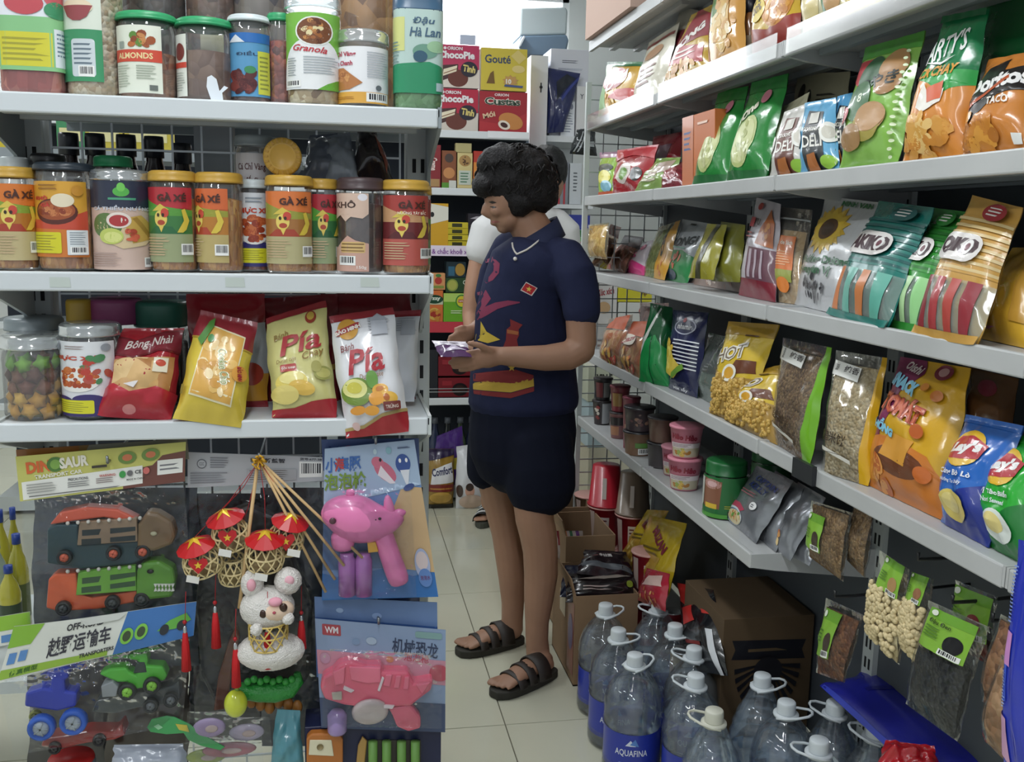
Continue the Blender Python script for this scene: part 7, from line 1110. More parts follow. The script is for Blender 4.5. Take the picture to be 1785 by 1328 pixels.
fbox('cracker_box', 'yellow cracker carton stacked on the red custard carton', 838, 82, 918, 158, 'd9c348', [('t', 'Gouté', .36, .74, .56, .2, '3a4a6a', 0, .02), ('p', rot([(.7, .68), (.92, .68), (.92, .94), (.7, .94)], .81, .81, 45, 1), 'e3cd7a'), ('e', .81, .52, .14, .09, 'e6cf84'), ('p', [(.12, .16), (.3, .16), (.27, .46), (.2, .4)], '7a5a2c'), ('p', star(.64, .24, .18, .14, 9, .7), 'c99a5a'), ('t', '10', .6, .22, .12, .12, 'f2ece0', 0, .05), ('p', [(.5, .1), (.9, .08), (.92, .13), (.52, .15)], '4a5a8a')], zb=zt2)
fbox('small_card', 'small grey card standing on the chocolate pie carton', 802, 60, 829, 76, 'c3cbe0', zb=zt+(zt-za)+.001, dep=.01, cat='card')
zb_ = fz['b']+.001
for i, (x0, y0, x1, c, lb, art) in enumerate(((744, 252, 768, '8f2a30', 'upright dark red cream biscuit carton on far shelf', [('r', .08, .02, .92, .98, '8a262c'), ('t', 'Creme', .5, .55, .9, .16, 'e9d9d0', -90, .03), ('r', .08, .02, .92, .2, 'b08a5a')]), (770, 262, 795, '8a5234', 'upright brown wafer carton on far shelf', [('e', .5, .4, .4, .15, 'c98a54'), ('e', .5, .8, .3, .12, '4a3a34'), ('r', 0, 0, .5, .14, '5f9a3a'), ('r', .5, 0, 1, .2, 'd8d8d0')]), (797, 266, 823, 'd8c68a', 'upright cream chocolate chip cookie carton on far shelf', [('e', .5, .78, .4, .16, 'b08a54'), ('f', .5, .78, .3, .1, 8, .03, ['4a2c1c']), ('r', .1, .1, .9, .5, 'c9d0c4'), ('t', 'NUTS', .5, .3, .7, .1, '4a7a5a', -90, .03) if False else ('l', .2, .14, .8, .46, 4, '4a7a5a')]), (825, 263, 846, 'b5392c', 'upright red and orange biscuit carton on far shelf', [('r', 0, 0, 1, .7, 'd98a3c')]), (712, 262, 742, '3f8a3a', 'green packet on far shelf seen past the gondola end', [('r', 0, 0, .5, 1, '8fbf4a')]))):
    fbox('biscuit_carton', lb, x0, y0, x1, 329, c, art, zb=zb_, dep=.05)
fbox('snack_packet', 'small cream packet perched on the cookie carton', 794, 249, 822, 265, 'b9ae7a', zb=onY(800, 265.5, FY+.02)[2], dep=.05, cat='packet')
fbox('shelf_label', 'blank white label card on the top lip of the far shelf', 850, 228, 922, 240, 'eef0f2', Y=FY-.009, dep=.001, cat='label')
zc = fz['c']+.001
fbox('cereal_carton', 'yellow cereal carton with white swirl on far shelf', 746, 354, 781, 430, 'd9a62c', [('p', [(0, .5), (1, .62), (1, .92), (0, 1)], 'e9e6d8'), ('e', .2, .74, .1, .06, '2a2a2a')], zb=zc)
for i in range(4): fbox('yellow_packet', ['lowest', 'second lowest', 'second highest', 'topmost'][i]+' yellow packet of the small pile on far shelf', 781, 420-i*11, 816, 430-i*11, ['c9b52a', 'd3c034'][i % 2], [('r', .2, .2, .7, .8, '3a3a1a')], zb=zc+i*.030, dep=.08, cat='packet')
for i in range(5): fbox('black_packet', ['lowest', 'second', 'third', 'fourth', 'topmost'][i]+' black and white packet of the dark pile on far shelf', 816, 420-i*12, 850, 430-i*12, '26222c', [('p', [(.1, .3), (.6, .2), (.9, .7), (.4, .6)], 'b9b4bc')], zb=zc+i*.032, dep=.08, cat='packet')
fbox('red_can_pack', 'small dark red pack at the back of far shelf', 784, 384, 796, 394, '9a2434', Y=FY+.15, zb=zc+.13, dep=.03, cat='packet') if False else None
zd = fz['d']+.001
fbox('tea_carton', 'orange fruit tea carton with oval green logo on far shelf', 742, 506, 772, 562, 'd9743c', [('r', 0, .55, 1, .68, 'c9d0b0'), ('e', .5, .72, .5, .14, '1f4a34'), ('t', 'zzy', .6, .72, .5, .12, 'e6ecdc', 0, .05), ('e', .5, .25, .35, .2, 'd9b45a'), ('f', .5, .2, .35, .16, 10, .08, ['c98a3c', 'a83a2c'])], zb=zd, dep=.1)
fbox('tea_carton', 'light green tea carton with yellow disc on far shelf', 773, 511, 815, 562, '6fae2c', [('r', 0, .7, 1, 1, 'b9d86a'), ('e', .75, .72, .26, .24, '3f8a3a'), ('e', .75, .72, .21, .19, 'd9c83a'), ('r', .6, .68, .9, .78, 'b5302c'), ('l', .3, .28, .8, .42, 2, 'dfeac4'), ('t', 'Lipton', .75, .73, .26, .07, 'f4ecd8', 0, .03)], zb=zd, dep=.1)
z1 = onY(760, 505, FY+.02)[2]; fbox('tea_carton', 'orange carton with red cup picture stacked on the fruit tea', 752, 476, 776, 505, 'e0a06a', [('e', .5, .55, .26, .22, 'c0443c'), ('e', .5, .86, .2, .1, '4f8a4a'), ('r', .1, .1, .9, .25, '8a9a4a')], zb=z1, dep=.1)
z2 = onY(790, 510, FY+.02)[2]; fbox('tea_carton', 'dark green carton with matcha cup stacked on the light green tea', 777, 484, 815, 510, '2c4a2c', [('e', .3, .5, .26, .42, '8fa04a'), ('e', .3, .5, .2, .33, 'b5b85a'), ('t', 'C', .85, .7, .14, .3, 'd8e0cc', 0, .03)], zb=z2, dep=.1)
z3 = onY(790, 483.5, FY+.02)[2]; fbox('tea_carton', 'navy carton with bottle picture at the top of the tea pile', 778, 456, 812, 483, '22343c', [('r', .1, .1, .42, .7, '3a6a84'), ('e', .7, .5, .25, .4, 'b08a3c')], zb=z3, dep=.1)
ze = fz['e']+.001
for i in range(2): fbox('coffee_carton', ['lower', 'upper'][i]+' dark red coffee carton on the lowest far shelf', 764, 659-i*37, 832, 692-i*37, '7d1a26', [('e', .55, .4, .2, .34, '1c1418'), ('e', .55, .4, .13, .22, '3a2420'), ('r', .1, .6, .34, .85, '9a2a34'), ('e', .92, .3, .1, .3, 'd8d0cc')], zb=ze+i*(onY(800, 655, FY+.02)[2]-ze) if i else ze, dep=.1)
fbox('black_carton', 'tall black carton beside the coffee cartons on far shelf', 738, 610, 763, 692, '23262c', zb=ze, dep=.1)
b = MB(); zz = onY(780, 683, FY-.01)[2]
for q in (zz, zz+.016): b.bar((-.6, FY-.008, q), (fx1, FY-.008, q), .004, .004)
b.build('shelf_rail', wirem, g3, smooth=False)
# softener bags on the floor
zq = .001
lbag('softener_bag', 'golden fabric softener bag with dark cap at the foot of far shelf', [(743, 887), (790, 885), (792, 782), (748, 782)], 4.64, 4.66, .09, '9a7a34', [('p', [(.1, .42), (.95, .45), (.9, .78), (.6, .74), (.15, .66)], 'e3e3e6'), ('t', 'Comfort', .52, .64, .78, .13, '2a2f5a', 10, .03, .1), ('r', 0, .30, 1, .42, '7a2a22'), ('r', .1, .34, .9, .36, 'c08a3c'), ('r', 0, 0, 1, .08, '1f1c14'), ('e', .5, .2, .4, .1, 'c9a04a'), ('p', [(0, .8), (.5, .85), (1, .9), (1, 1), (0, 1)], '2a1f44')], zb=zq, cat='softener bag')
lbag('softener_bag', 'white baby fabric softener bag at the foot of far shelf', [(794, 888), (846, 886), (840, 772), (796, 778)], 4.62, 4.64, .09, 'd9dade', [('r', .4, .5, 1, .62, '6a94c4'), ('e', .45, .3, .16, .1, 'd0a08a'), ('e', .45, .36, .14, .06, '3a2a24'), ('e', .5, .12, .4, .12, 'd9bfae'), ('e', .12, .3, .1, .1, '4a3a34'), ('t', 'C', .62, .66, .16, .12, '3a4a7a', 0, .02)], zb=zq, cat='softener bag')
lbag('softener_bag', 'purple fabric softener bag with white handle behind the golden one', [(752, 880), (812, 880), (806, 742), (762, 760)], 4.70, 4.71, .04, '4a2a78', [('r', .2, .3, .9, .5, 'c9b53a')], zb=.1, cat='softener bag')
fbox('blue_packet', 'small bright blue packet beside the gondola post near far shelf', 742, 762, 760, 784, '3a8ad8', Y=4.5, zb=onY(750, 784, 4.5)[2], dep=.03, cat='packet') if False else None
for i, x in enumerate((758, 780, 802, 822)):
    P = onY(x, 765, FY+.1); P[2] = .092; r = root('dark_bottle', ['first', 'second', 'third', 'fourth'][i]+' dark bottle from the left in shadow below the far shelf', 'bottle', P, 'dark bottles below the far shelf'); MB().lathe([(0, 0), (.035, 0), (.036, .2), (.014, .27), (.014, .3)], P, 16).build('bottle_body', mat(['2a3450', '23282a', '3a4a34', '262a44'][i], .2, 0, .5), r); MB().lathe([(0, .33), (.016, .33), (.017, .3), (.01, .3)], P, 12).build('cap', mat('6a7078', .4), r)
# ---------------- cabinet, printer, cartons and bags right of the far shelf
CY = 4.95
A = onY(926, 96, CY); B = onY(956, 96, CY); r = root('white_cabinet', 'tall white cabinet with black keyhole beside the far shelf', 'cabinet', (A[0], CY, 0))
MB().box((A[0], CY, .02), (B[0], CY+.4, A[2])).build('cabinet_side', mat('e6e9ee', .4), r, smooth=False)
zsh = onY(970, 236, CY)[2]; E_ = onY(1030, 236, CY)[0]
for zz in (zsh, zsh-.42, .9, .4): MB().box((B[0], CY+.02, zz-.03), (E_, CY+.4, zz)).build('cabinet_shelf', mat('e3e7ea', .4), r, smooth=False)
MB().box((B[0], CY+.4, .02), (E_, CY+.42, A[2])).build('cabinet_back', mat('dfe3e6', .5), r, smooth=False)
P = onY(943, 152, CY-.001); kh = MB(); kh.lathe([(0, 0), (.008, 0), (.008, .002)], P, 14, axis=(0, -1, 0)); kh.box((P[0]-.003, CY-.003, P[2]-.026), (P[0]+.003, CY-.0005, P[2]+.022)); kh.build('keyhole', mat('1a1a1c', .5), r, smooth=False)
fbox('white_carton', 'white carton with printed panel standing in the cabinet', 957, 84, 1022, 234, 'dfe1ea', [('l', .3, .84, .75, .88, 2, '5a5c6a'), ('l', .2, .6, .9, .8, 4, 'b5b9c6')], Y=CY+.06, zb=zsh+.001, dep=.2)
fbox('white_carton', 'small white carton with letters low in the cabinet', 1004, 150, 1030, 232, 'e6e6e6', [('t', 'Y C', .5, .8, .6, .1, '5a5c66'), ('t', 'LU', .5, .12, .4, .08, '5a5c66')], Y=CY+.03, zb=zsh+.001, dep=.02)
fbox('paper_card', 'white ruled card in front of the cabinet carton', 977, 176, 1001, 232, 'eceff4', [('l', .1, .1, .9, .7, 8, '9aa0b0'), ('e', .75, .85, .12, .08, '8a90a4')], Y=CY+.04, zb=zsh+.001, dep=.006, cat='card')
lbag('folded_bag', 'folded navy blue fabric bag hanging in the cabinet', [(954, 232), (982, 230), (1012, 128), (954, 118)], CY+.02, CY+.03, .04, '232c5e', [('p', [(.35, .5), (.9, .9), (.6, .95), (.3, .8)], '1c2230'), ('p', [(.5, .55), (1, .95), (1, .88), (.56, .5)], '3a4690')], wr=.25, cat='bag', zb=zsh)
r = root('printer', 'grey and blue printer standing on top behind the far shelf', 'printer', onY(948, 100, 5.45)); Yp_ = 5.45
ext('printer_body', [(906, 62), (908, 14), (986, 12), (990, 18), (988, 60)], Yp_, .3, 'b9c6c9', r, .01); ext('printer_base', [(904, 80), (908, 62), (988, 60), (992, 70), (986, 96), (912, 100)], Yp_-.02, .3, '6d8398', r, .01); ext('paper_tray', [(905, 78), (913, 62), (916, 64), (908, 80)], Yp_-.06, .05, 'd3dade', r, .002)
zpp = onY(940, 98, Yp_)[2]; MB().box((onY(900, 98, Yp_)[0], Yp_-.05, .02), (onY(1000, 98, Yp_)[0], Yp_+.4, zpp)).build('printer_stand', mat('4a5560', .6), r, smooth=False)
fbox('white_bag', 'white plastic bag standing behind the printer', 992, 28, 1022, 80, 'e3e9e6', Y=5.3, zb=A[2]+.03, dep=.1, cat='bag') if False else None
lbag('black_mesh_bag', 'black striped mesh bag hanging beside the cabinet', [(992, 268), (1040, 272), (1036, 222), (1006, 226)], 4.5, 4.5, .04, '23282c', [('p', [(.1, .1), (.16, .1), (.4, .9), (.34, .9)], 'b9bec0'), ('p', [(.24, .1), (.3, .1), (.54, .9), (.48, .9)], 'b9bec0'), ('r', .6, .3, .9, .5, '9aa0a0')], wr=.3, cat='bag')
for yy in (356.5, 470.5): zz = onY(990, yy, CY-.06)[2]; MB().box((B[0], CY-.08, zz-.02), (E_, CY+.4, zz)).build('cabinet_shelf', mat('e3e7ea', .4), bpy.data.objects['white_cabinet'], smooth=False)
for i, (x0, y0, x1, y1, c, lb, art) in enumerate(((968, 282, 990, 356, '8a9098', 'grey blister card of red toothbrushes near the cabinet', [('r', .2, 0, .35, .8, 'b8323c'), ('r', .6, 0, .75, .8, 'b8323c')]), (992, 284, 1012, 356, 'cfd4d8', 'pale tall carton near the cabinet', [('l', .3, .3, .7, .8, 6, '5a6066')]), (990, 374, 1028, 400, '2c3a9a', 'flat blue packet below the cabinet shelf', []), (988, 400.5, 1020, 413, '3a7a4a', 'dark green packet under the blue one', []), (990, 413.5, 1020, 470, '5fbf34', 'bright green packet stack beside the woman', [('p', [(.1, .8), (.9, .9), (.6, .6)], 'c8323a')]))):
    A_ = onY(x0, y1, CY-.06); fbox('household_packet', lb, x0, y0, x1, y1, c, art, Y=CY-.06, dep=.05, cat='packet')
# stock seen through the end grid of the right gondola
GY = 3.85
for i, (x0, y0, x1, y1, c, lb, art) in enumerate(((1036, 566, 1076, 640, 'd9d6d2', 'white carton, lowest left of the stock behind the end grid', [('l', .1, .2, .7, .7, 4, '9a8a86')]), (1078, 566, 1140, 640, 'dfe0dc', 'white carton, lowest right of the stock behind the end grid', [('e', .7, .7, .1, .1, 'a83a3a')]), (1036, 492, 1074, 565, 'e3dfdc', 'white sausage carton with red script behind the end grid', [('t', 'Xúc xích', .45, .78, .8, .16, 'b03a44', 10, .02, .2), ('e', .4, .4, .3, .14, 'd9b48a')]), (1077, 502, 1136, 526, 'd9cf2c', 'bright yellow carton behind the end grid', [('t', 'Vip', .75, .6, .2, .4, '7a5a14', 0, .04)]), (1077, 527, 1136, 565, 'e0e1dc', 'white carton under the yellow one behind the end grid', [('e', .7, .6, .1, .2, 'a83a3a')]), (1024, 640, 1080, 700, 'c9cdb8', 'pale carton with black letters behind the end grid', [('t', 'VIN S', .5, .7, .5, .2, '2a2a24', 0, .04)]), (1024, 701, 1085, 780, 'b9cdd4', 'pale blue carton behind the end grid', [('r', 0, .3, 1, .36, '6a9ac0')]), (1020, 781, 1090, 971, 'c9c4ae', 'pale buff carton at the bottom behind the end grid', [('r', 0, .5, 1, .52, '9a957f')]))):
    fbox('stock_carton', lb, x0, y0, x1, y1, c, art, Y=GY, dep=.2)
# carton on top of the right gondola
Q0 = onX(1016, 46, RX-.03); y1_ = Q0[1]; r = root('top_carton', 'brown carton on top of the right gondola at upper centre', 'box', (RX, y1_-.3, ZT+.036)); MB().box((RX-.02, y1_-.55, ZT+.036), (RX+.26, y1_, ZT+.30)).build('carton', mat('c3a596', .7), r, smooth=False)
0 and lbag('white_bag', 'white plastic bag hanging beside the top of the right gondola', [(992, 84), (1022, 84), (1018, 26), (994, 30)], 4.9, 4.9, .05, 'd9e6e0', wr=.3, cat='bag')
# ================================================================ people
def solid(mb, name, m, parent, vox=.006, sm=6, disp=None):
    """merge overlapping shapes into one continuous skin"""
    me = bpy.data.meshes.new('tmp'); V = np.concatenate(mb.V); me.from_pydata(V.tolist(), [], [list(map(int, f)) for f in mb.F]); me.update()
    o = bpy.data.objects.new('tmp', me); COL.objects.link(o)
    md = o.modifiers.new('r', 'REMESH'); md.mode = 'VOXEL'; md.voxel_size = vox; md.use_smooth_shade = True
    md = o.modifiers.new('s', 'SMOOTH'); md.factor = .5; md.iterations = sm
    if disp:
        tx = bpy.data.textures.new('d', 'CLOUDS'); tx.noise_scale = disp[1]; md = o.modifiers.new('d', 'DISPLACE'); md.texture = tx; md.strength = disp[0]; md.texture_coords = 'GLOBAL'
    dg = bpy.context.evaluated_depsgraph_get(); nm = bpy.data.meshes.new_from_object(o.evaluated_get(dg)); bpy.data.objects.remove(o)
    v = np.zeros(len(nm.vertices)*3); nm.vertices.foreach_get('co', v); v = v.reshape(-1, 3)
    f = [tuple(p.vertices) for p in nm.polygons]; bpy.data.meshes.remove(nm)
    return mesh(name, v, f, m, parent)
def T(mb, pts, n=16, cap=True):
    """tube through (px, py, Y, r_px[, depth ratio]); ends are rounded off"""
    P = []; R = []
    for i, q in enumerate(pts):
        p = onY(q[0], q[1], q[2]); r = q[3]*mpp(p); d = q[4] if len(q) > 4 else 1
        P.append(p); R.append((r*d, r))
    t0 = unit(P[0]-P[1]); t1 = unit(P[-1]-P[-2]); a, b_ = R[0], R[-1]
    P = [P[0]+t0*min(a)*.75, P[0]+t0*min(a)*.45]+P+[P[-1]+t1*min(b_)*.45, P[-1]+t1*min(b_)*.75]; R = [(a[0]*.45, a[1]*.45), (a[0]*.82, a[1]*.82)]+R+[(b_[0]*.82, b_[1]*.82), (b_[0]*.45, b_[1]*.45)]
    mb.tube(P, R, n); return mb
def Bl(mb, x, y, Y, rx, rz, rd=None):
    p = onY(x, y, Y); s = mpp(p); mb.ball(p, (rx*s, (rd or (rx+rz)/2)*s, rz*s), n=20, k=14); return mb
skin = mat('9c7660', .5, 0, 0, .4, 0, .06, 12); skin2 = mat('b0866e', .5, 0, 0, .4, 0, .05, 12)
YW = 2.90; YN, YF = 2.80, 3.02
wm = root('person', 'woman with short curly hair in navy printed polo and black shorts reading a packet', 'person', (.55, 2.88, 0))
b = MB()
# head, tipped forward, face to the left
Bl(b, 906, 322, YW, 50, 54, 46); Bl(b, 880, 350, YW, 33, 42, 38); Bl(b, 886, 382, YW, 25, 22, 32); Bl(b, 878, 397, YW, 12, 10, 17); Bl(b, 856, 347, YW, 12, 9, 26); Bl(b, 862, 389, YW, 8, 5, 14); Bl(b, 864, 380, YW, 9, 6, 14); Bl(b, 866, 368, YW-.035, 12, 10, 12)
T(b, [(855, 350, YW, 6), (847, 362, YW, 7.5), (844, 369, YW, 8), (854, 374, YW, 8)])
T(b, [(915, 380, YW, 34, .95), (928, 402, YW, 36, 1), (938, 430, YW, 44, 1.1)])
# trunk under the clothes
T(b, [(935, 452, YW, 52, 1.1), (918, 520, YW, 64, .85), (912, 620, YW, 76, .78), (912, 720, YW, 80, .8), (910, 770, YW, 78, .85)])
# near (left) arm
T(b, [(992, 468, YN-.03, 26), (1003, 495, YN-.05, 28), (1012, 550, YN-.07, 27), (1014, 600, YN-.08, 26)]); T(b, [(1014, 606, YN-.08, 27), (990, 620, YN-.085, 26), (950, 624, YN-.09, 23), (905, 622, YN-.09, 19), (872, 620, YN-.09, 16)])
# near hand: palm, four curled fingers, thumb
T(b, [(872, 620, YN-.09, 16, .8), (852, 622, YN-.09, 20, .7), (836, 624, YN-.09, 18, .6)])
for k, (x0, y0, x1, y1, x2, y2) in enumerate(((834, 612, 812, 616, 790, 622), (832, 621, 808, 627, 784, 632), (834, 630, 812, 637, 790, 640), (838, 637, 820, 643, 802, 645))): T(b, [(x0, y0, YN-.092, 5.6), (x1, y1, YN-.095+.012*k/3, 5.2), (x2, y2, YN-.085+.02*k/3, 4.5)], 8)
T(b, [(856, 612, YN-.105, 7), (836, 602, YN-.115, 6.2), (818, 598, YN-.115, 5.2)], 8)
# far arm and hand
T(b, [(888, 470, YF+.05, 26), (864, 505, YF+.07, 25), (850, 560, YF+.06, 24)]); T(b, [(850, 565, YF+.05, 22), (838, 572, YF-.02, 18), (826, 578, YF-.09, 15)])
T(b, [(826, 578, YF-.09, 14, .8), (814, 582, YF-.11, 15, .7)])
for k, (x1, y1, x2, y2) in enumerate(((798, 580, 784, 588), (798, 586, 782, 594), (802, 592, 788, 599), (806, 597, 794, 603))): T(b, [(814, 578+k*5, YF-.12, 5), (x1, y1, YF-.135, 4.6), (x2, y2, YF-.14, 4.2)], 8)
T(b, [(818, 576, YF-.10, 5.5), (806, 570, YF-.12, 5), (794, 574, YF-.13, 4.4)], 8)
# legs
T(b, [(925, 800, YN+.01, 52), (930, 860, YN-.01, 38), (932, 905, YN-.015, 34), (938, 930, YN-.015, 33), (942, 960, YN-.01, 31), (943, 1000, YN, 30), (939, 1045, YN, 26), (936, 1085, YN, 21), (936, 1115, YN, 20), (938, 1140, YN, 21)])
T(b, [(872, 780, YF, 46), (868, 840, YF, 36), (876, 885, YF, 31), (885, 930, YF, 28), (890, 970, YF, 27), (893, 1010, YF, 24), (894, 1050, YF, 20), (893, 1080, YF, 19), (893, 1098, YF, 19)])
def footshape(b, heel, toe, top):
    heel, toe = V3(heel), V3(toe); d = unit(toe-heel); L = np.linalg.norm(toe-heel); s = V3(-d[1], d[0], 0)
    b.tube([heel+d*L*t+V3(0, 0, z) for t, z in ((.06, .045), (.12, .05), (.3, .056), (.5, .052), (.68, .044), (.8, .038), (.86, .036))], [(.026, .018), (.03, .024), (.034, .03), (.038, .026), (.042, .018), (.04, .013), (.03, .010)], 14)
    b.tube([heel+d*L*.14+V3(0, 0, .05), top], [.033, .028], 12)
    for k in range(5):
        o = (k-2)*.0155; l = (.99, .985, .965, .94, .9)[k if s@V3(0, -1, 0) > 0 else 4-k] if True else 1; r = (.0105, .008, .0078, .0074, .007)[k if s@V3(0, -1, 0) > 0 else 4-k]
        b.tube([heel+d*L*.78+s*o+V3(0, 0, .036), heel+d*L*(l-.05)+s*o*1.05+V3(0, 0, .037), heel+d*L*l+s*o*1.06+V3(0, 0, .032)], [r, r, r*.7], 8)
Hn, Tn = V3(.656, 2.785, 0), V3(.448, 2.658, 0); Hf, Tf = V3(.600, 3.036, 0), V3(.376, 2.957, 0)
footshape(b, Hn, Tn, onY(937, 1135, YN)); footshape(b, Hf, Tf, onY(893, 1092, YF))
body = solid(b, 'body', skin, wm, .0046, 4)
def sandal(heel, toe, nm, lab=None):
    d = unit(toe-heel); L = np.linalg.norm(toe-heel)*1.06; h0 = heel-d*.008; s = V3(-d[1], d[0], 0); n = 26; out = []
    for i in range(n):
        a = 2*math.pi*i/n; t = .5-.5*math.cos(a); w = .036+.012*math.sin(min(1, t*1.25)*math.pi*.5)-.016*max(0, t-.86)/.14
        w *= math.sin(math.acos(1-2*min(max(t, .012), .988)))**.35 if 0 < t < 1 else .25
        out.append(h0+d*L*t+s*(w if a < math.pi else -w))
    sr = mesh(nm, [p+V3(0, 0, .001) for p in out]+[p+V3(0, 0, .026) for p in out], [tuple(range(n)), tuple(range(2*n-1, n-1, -1))]+[(i, n+i, n+(i+1) % n, (i+1) % n) for i in range(n)], mat('2e2c26', .7), wm, smooth=False); bevel(sr, .004, 2)
    for t0, t1, hgt in ((.22, .42, .088), (.45, .57, .076), (.61, .73, .06)):
        V = []; k = 12
        for t in (t0, t1):
            for j in range(k+1):
                a = math.pi*j/k; V.append(h0+d*L*(t+.02*math.sin(a))+s*math.cos(a)*.049+V3(0, 0, .020+(hgt-.022)*math.sin(a)**.8))
        V = V+[v+V3(0, 0, .004) for v in V]; q = k+1
        Fc = [(j, j+1, q+j+1, q+j) for j in range(k)]+[(2*q+j, 3*q+j, 3*q+j+1, 2*q+j+1) for j in range(k)]+[(j, 2*q+j, 2*q+j+1, j+1) for j in range(k)]+[(q+j, q+j+1, 3*q+j+1, 3*q+j) for j in range(k)]
        mesh('strap', V, Fc, mat('352f2c', .55), sr)
    return sr
sandal(Hn, Tn, 'sandal'); sandal(Hf, Tf, 'sandal')
# hair
b = MB(); Bl(b, 902, 312, YW+.01, 72, 58, 60); Bl(b, 930, 338, YW+.01, 44, 36, 56); Bl(b, 846, 322, YW, 24, 22, 44); Bl(b, 905, 352, YW-.03, 28, 26, 40); Bl(b, 880, 285, YW, 50, 34, 50)
hairm = mat('191719', .6, 0, 0, .22, 0, .3, 30, .5, 160)
hair = solid(b, 'hair', hairm, wm, .007, 3, (.016, .03))
rnd = random.Random(11); b = MB(); cH = onY(905, 318, YW)
for i in range(150):
    a = rnd.uniform(0, 2*math.pi); e = rnd.uniform(-.35, 1.35); dr = V3(math.cos(a)*math.cos(e), math.sin(a)*math.cos(e), math.sin(e)); sx = V3(72, 60, 60)*mpp(cH); p = cH+dr*sx*1.0+V3(-.004, 0, .006)
    if p[0] < cH[0]-.085 and p[2] < cH[2]-.03: continue
    tg = unit(np.cross(dr, V3(rnd.uniform(-.5, .5), rnd.uniform(-.5, .5), 1))); dn = np.cross(tg, dr); pts = [p+dn*(.03*(t-.3)*-1)+tg*.007*math.sin(t*5+i)+dr*(.006*math.sin(t*3.1)) for t in np.linspace(0, 1, 6)]
    b.tube(pts, [.001, .003, .0034, .003, .002, .0006], 5)
b.build('hair_curls', mat('171516', .6, 0, 0, .25), hair)['kind'] = 'stuff'
# polo shirt
b = MB()
T(b, [(962, 416, YW, 10, 2), (958, 426, YW, 30, 1.8), (944, 446, YW, 60, 1.5), (928, 470, YW, 78, 1.12), (918, 500, YW, 77, 1.0), (910, 545, YW, 82, .92), (913, 595, YW, 88, .88), (912, 645, YW, 93, .88), (913, 690, YW, 97, .88), (912, 702, YW, 97, .88), (912, 714, YW, 90, .86)], 24)
T(b, [(958, 440, YN+.05, 30), (984, 450, YN-.0, 38), (1002, 482, YN-.045, 39), (1012, 520, YN-.06, 35), (1014, 548, YN-.07, 33)], 18); T(b, [(895, 435, YF, 38), (868, 480, YF+.06, 34), (858, 520, YF+.06, 32)], 16)
navy = mat('1b2140', .85, 0, 0, .3, 0, .08, 20, .12, 700)
shirt = solid(b, 'polo_shirt', navy, wm, .007, 6)
# shorts
b = MB(); T(b, [(911, 700, YW, 90, .86), (911, 750, YW, 95, .9), (910, 790, YW, 92, .95)], 22); T(b, [(932, 770, YN+.03, 66), (941, 820, YN+.0, 63), (942, 852, YN-.005, 62, .95)], 18); T(b, [(866, 770, YF, 52), (858, 800, YF, 46), (851, 822, YF, 40)], 18)
shorts = solid(b, 'shorts', mat('0e1222', .9, 0, 0, .2), wm, .008, 5)
# collar
V = []; nC = 30
for i in range(nC+1):
    a = math.pi*1.0+(.13+(2-.26)*i/nC)*math.pi; ca_, sa_ = math.cos(a), math.sin(a); c = onY(928, 414, YW); s = mpp(c)
    for (rr, dz) in ((38, 4), (41, 10), (51, -12), (55, -20)): V.append(c+V3(ca_*rr*s*1.02+.0, sa_*(rr+2)*s*1.05, (dz+ca_*26)*s))
Fc = [(i*4+j, (i+1)*4+j, (i+1)*4+j+1, i*4+j+1) for i in range(nC) for j in range(3)]
co = mesh('collar', V, Fc, mat('1d2444', .85), shirt); sdm = co.modifiers.new('s', 'SOLIDIFY'); sdm.thickness = .003
# artwork printed on the shirt
from mathutils.bvhtree import BVHTree
def bvh(o):
    me = o.data; w = np.array(wloc(o)); v = np.zeros(len(me.vertices)*3); me.vertices.foreach_get('co', v); return BVHTree.FromPolygons([Vector(p) for p in (v.reshape(-1, 3)+w)], [tuple(p.vertices) for p in me.polygons])
SB = bvh(shirt); BB = bvh(body)
def wrap(P, m, parent, name, off=.0012, mx=10, tree=None):
    v = [(x, y) for x, y in P]; tr = geometry.tessellate_polygon([[Vector((x, y, 0)) for x, y in v]]); v, t = _split(v, [tuple(x) for x in tr], mx, 5); out = []
    for x, y in v:
        d = Vector(ray(x, y)).normalized(); h = (tree or SB).ray_cast(Vector(CAM), d)
        out.append(np.array(h[0])-np.array(d)*off if h[0] else None)
    ok = [q for q in t if all(out[i] is not None for i in q)]
    if ok: return mesh(name, [o if o is not None else V3(0, 0, 0) for o in out], ok, m, parent) if all(o is not None for o in out) else _compact(name, out, ok, m, parent)
def _compact(name, out, ok, m, parent):
    idx = sorted({i for q in ok for i in q}); mp = {i: k for k, i in enumerate(idx)}; return mesh(name, [out[i] for i in idx], [tuple(mp[i] for i in q) for q in ok], m, parent)
def stroke(pts, ws):
    L, R_ = [], []
    for i, p in enumerate(pts):
        a = np.array(pts[max(0, i-1)], float); c = np.array(pts[min(len(pts)-1, i+1)], float); d = (c-a)/np.linalg.norm(c-a); n = np.array([-d[1], d[0]])*ws[i]/2; L.append(tuple(np.array(p)+n)); R_.append(tuple(np.array(p)-n))
    return L+R_[::-1]
pinkp = mat('7d2c4a', .8); redp = mat('7a2326', .8); yelp = mat('b99a3a', .8)
wrap(stroke([(846, 456), (857, 452), (866, 461), (865, 474), (856, 485), (846, 492)], [4, 10, 11, 10, 9, 4]), pinkp, shirt, 'pink_swirl'); wrap(stroke([(832, 512), (845, 510), (849, 519), (840, 531), (830, 544)], [5, 10, 14, 13, 6]), pinkp, shirt, 'pink_swirl'); wrap(stroke([(829, 552), (845, 543), (865, 533), (886, 528), (906, 527)], [14, 15, 12, 9, 2]), pinkp, shirt, 'pink_sweep')
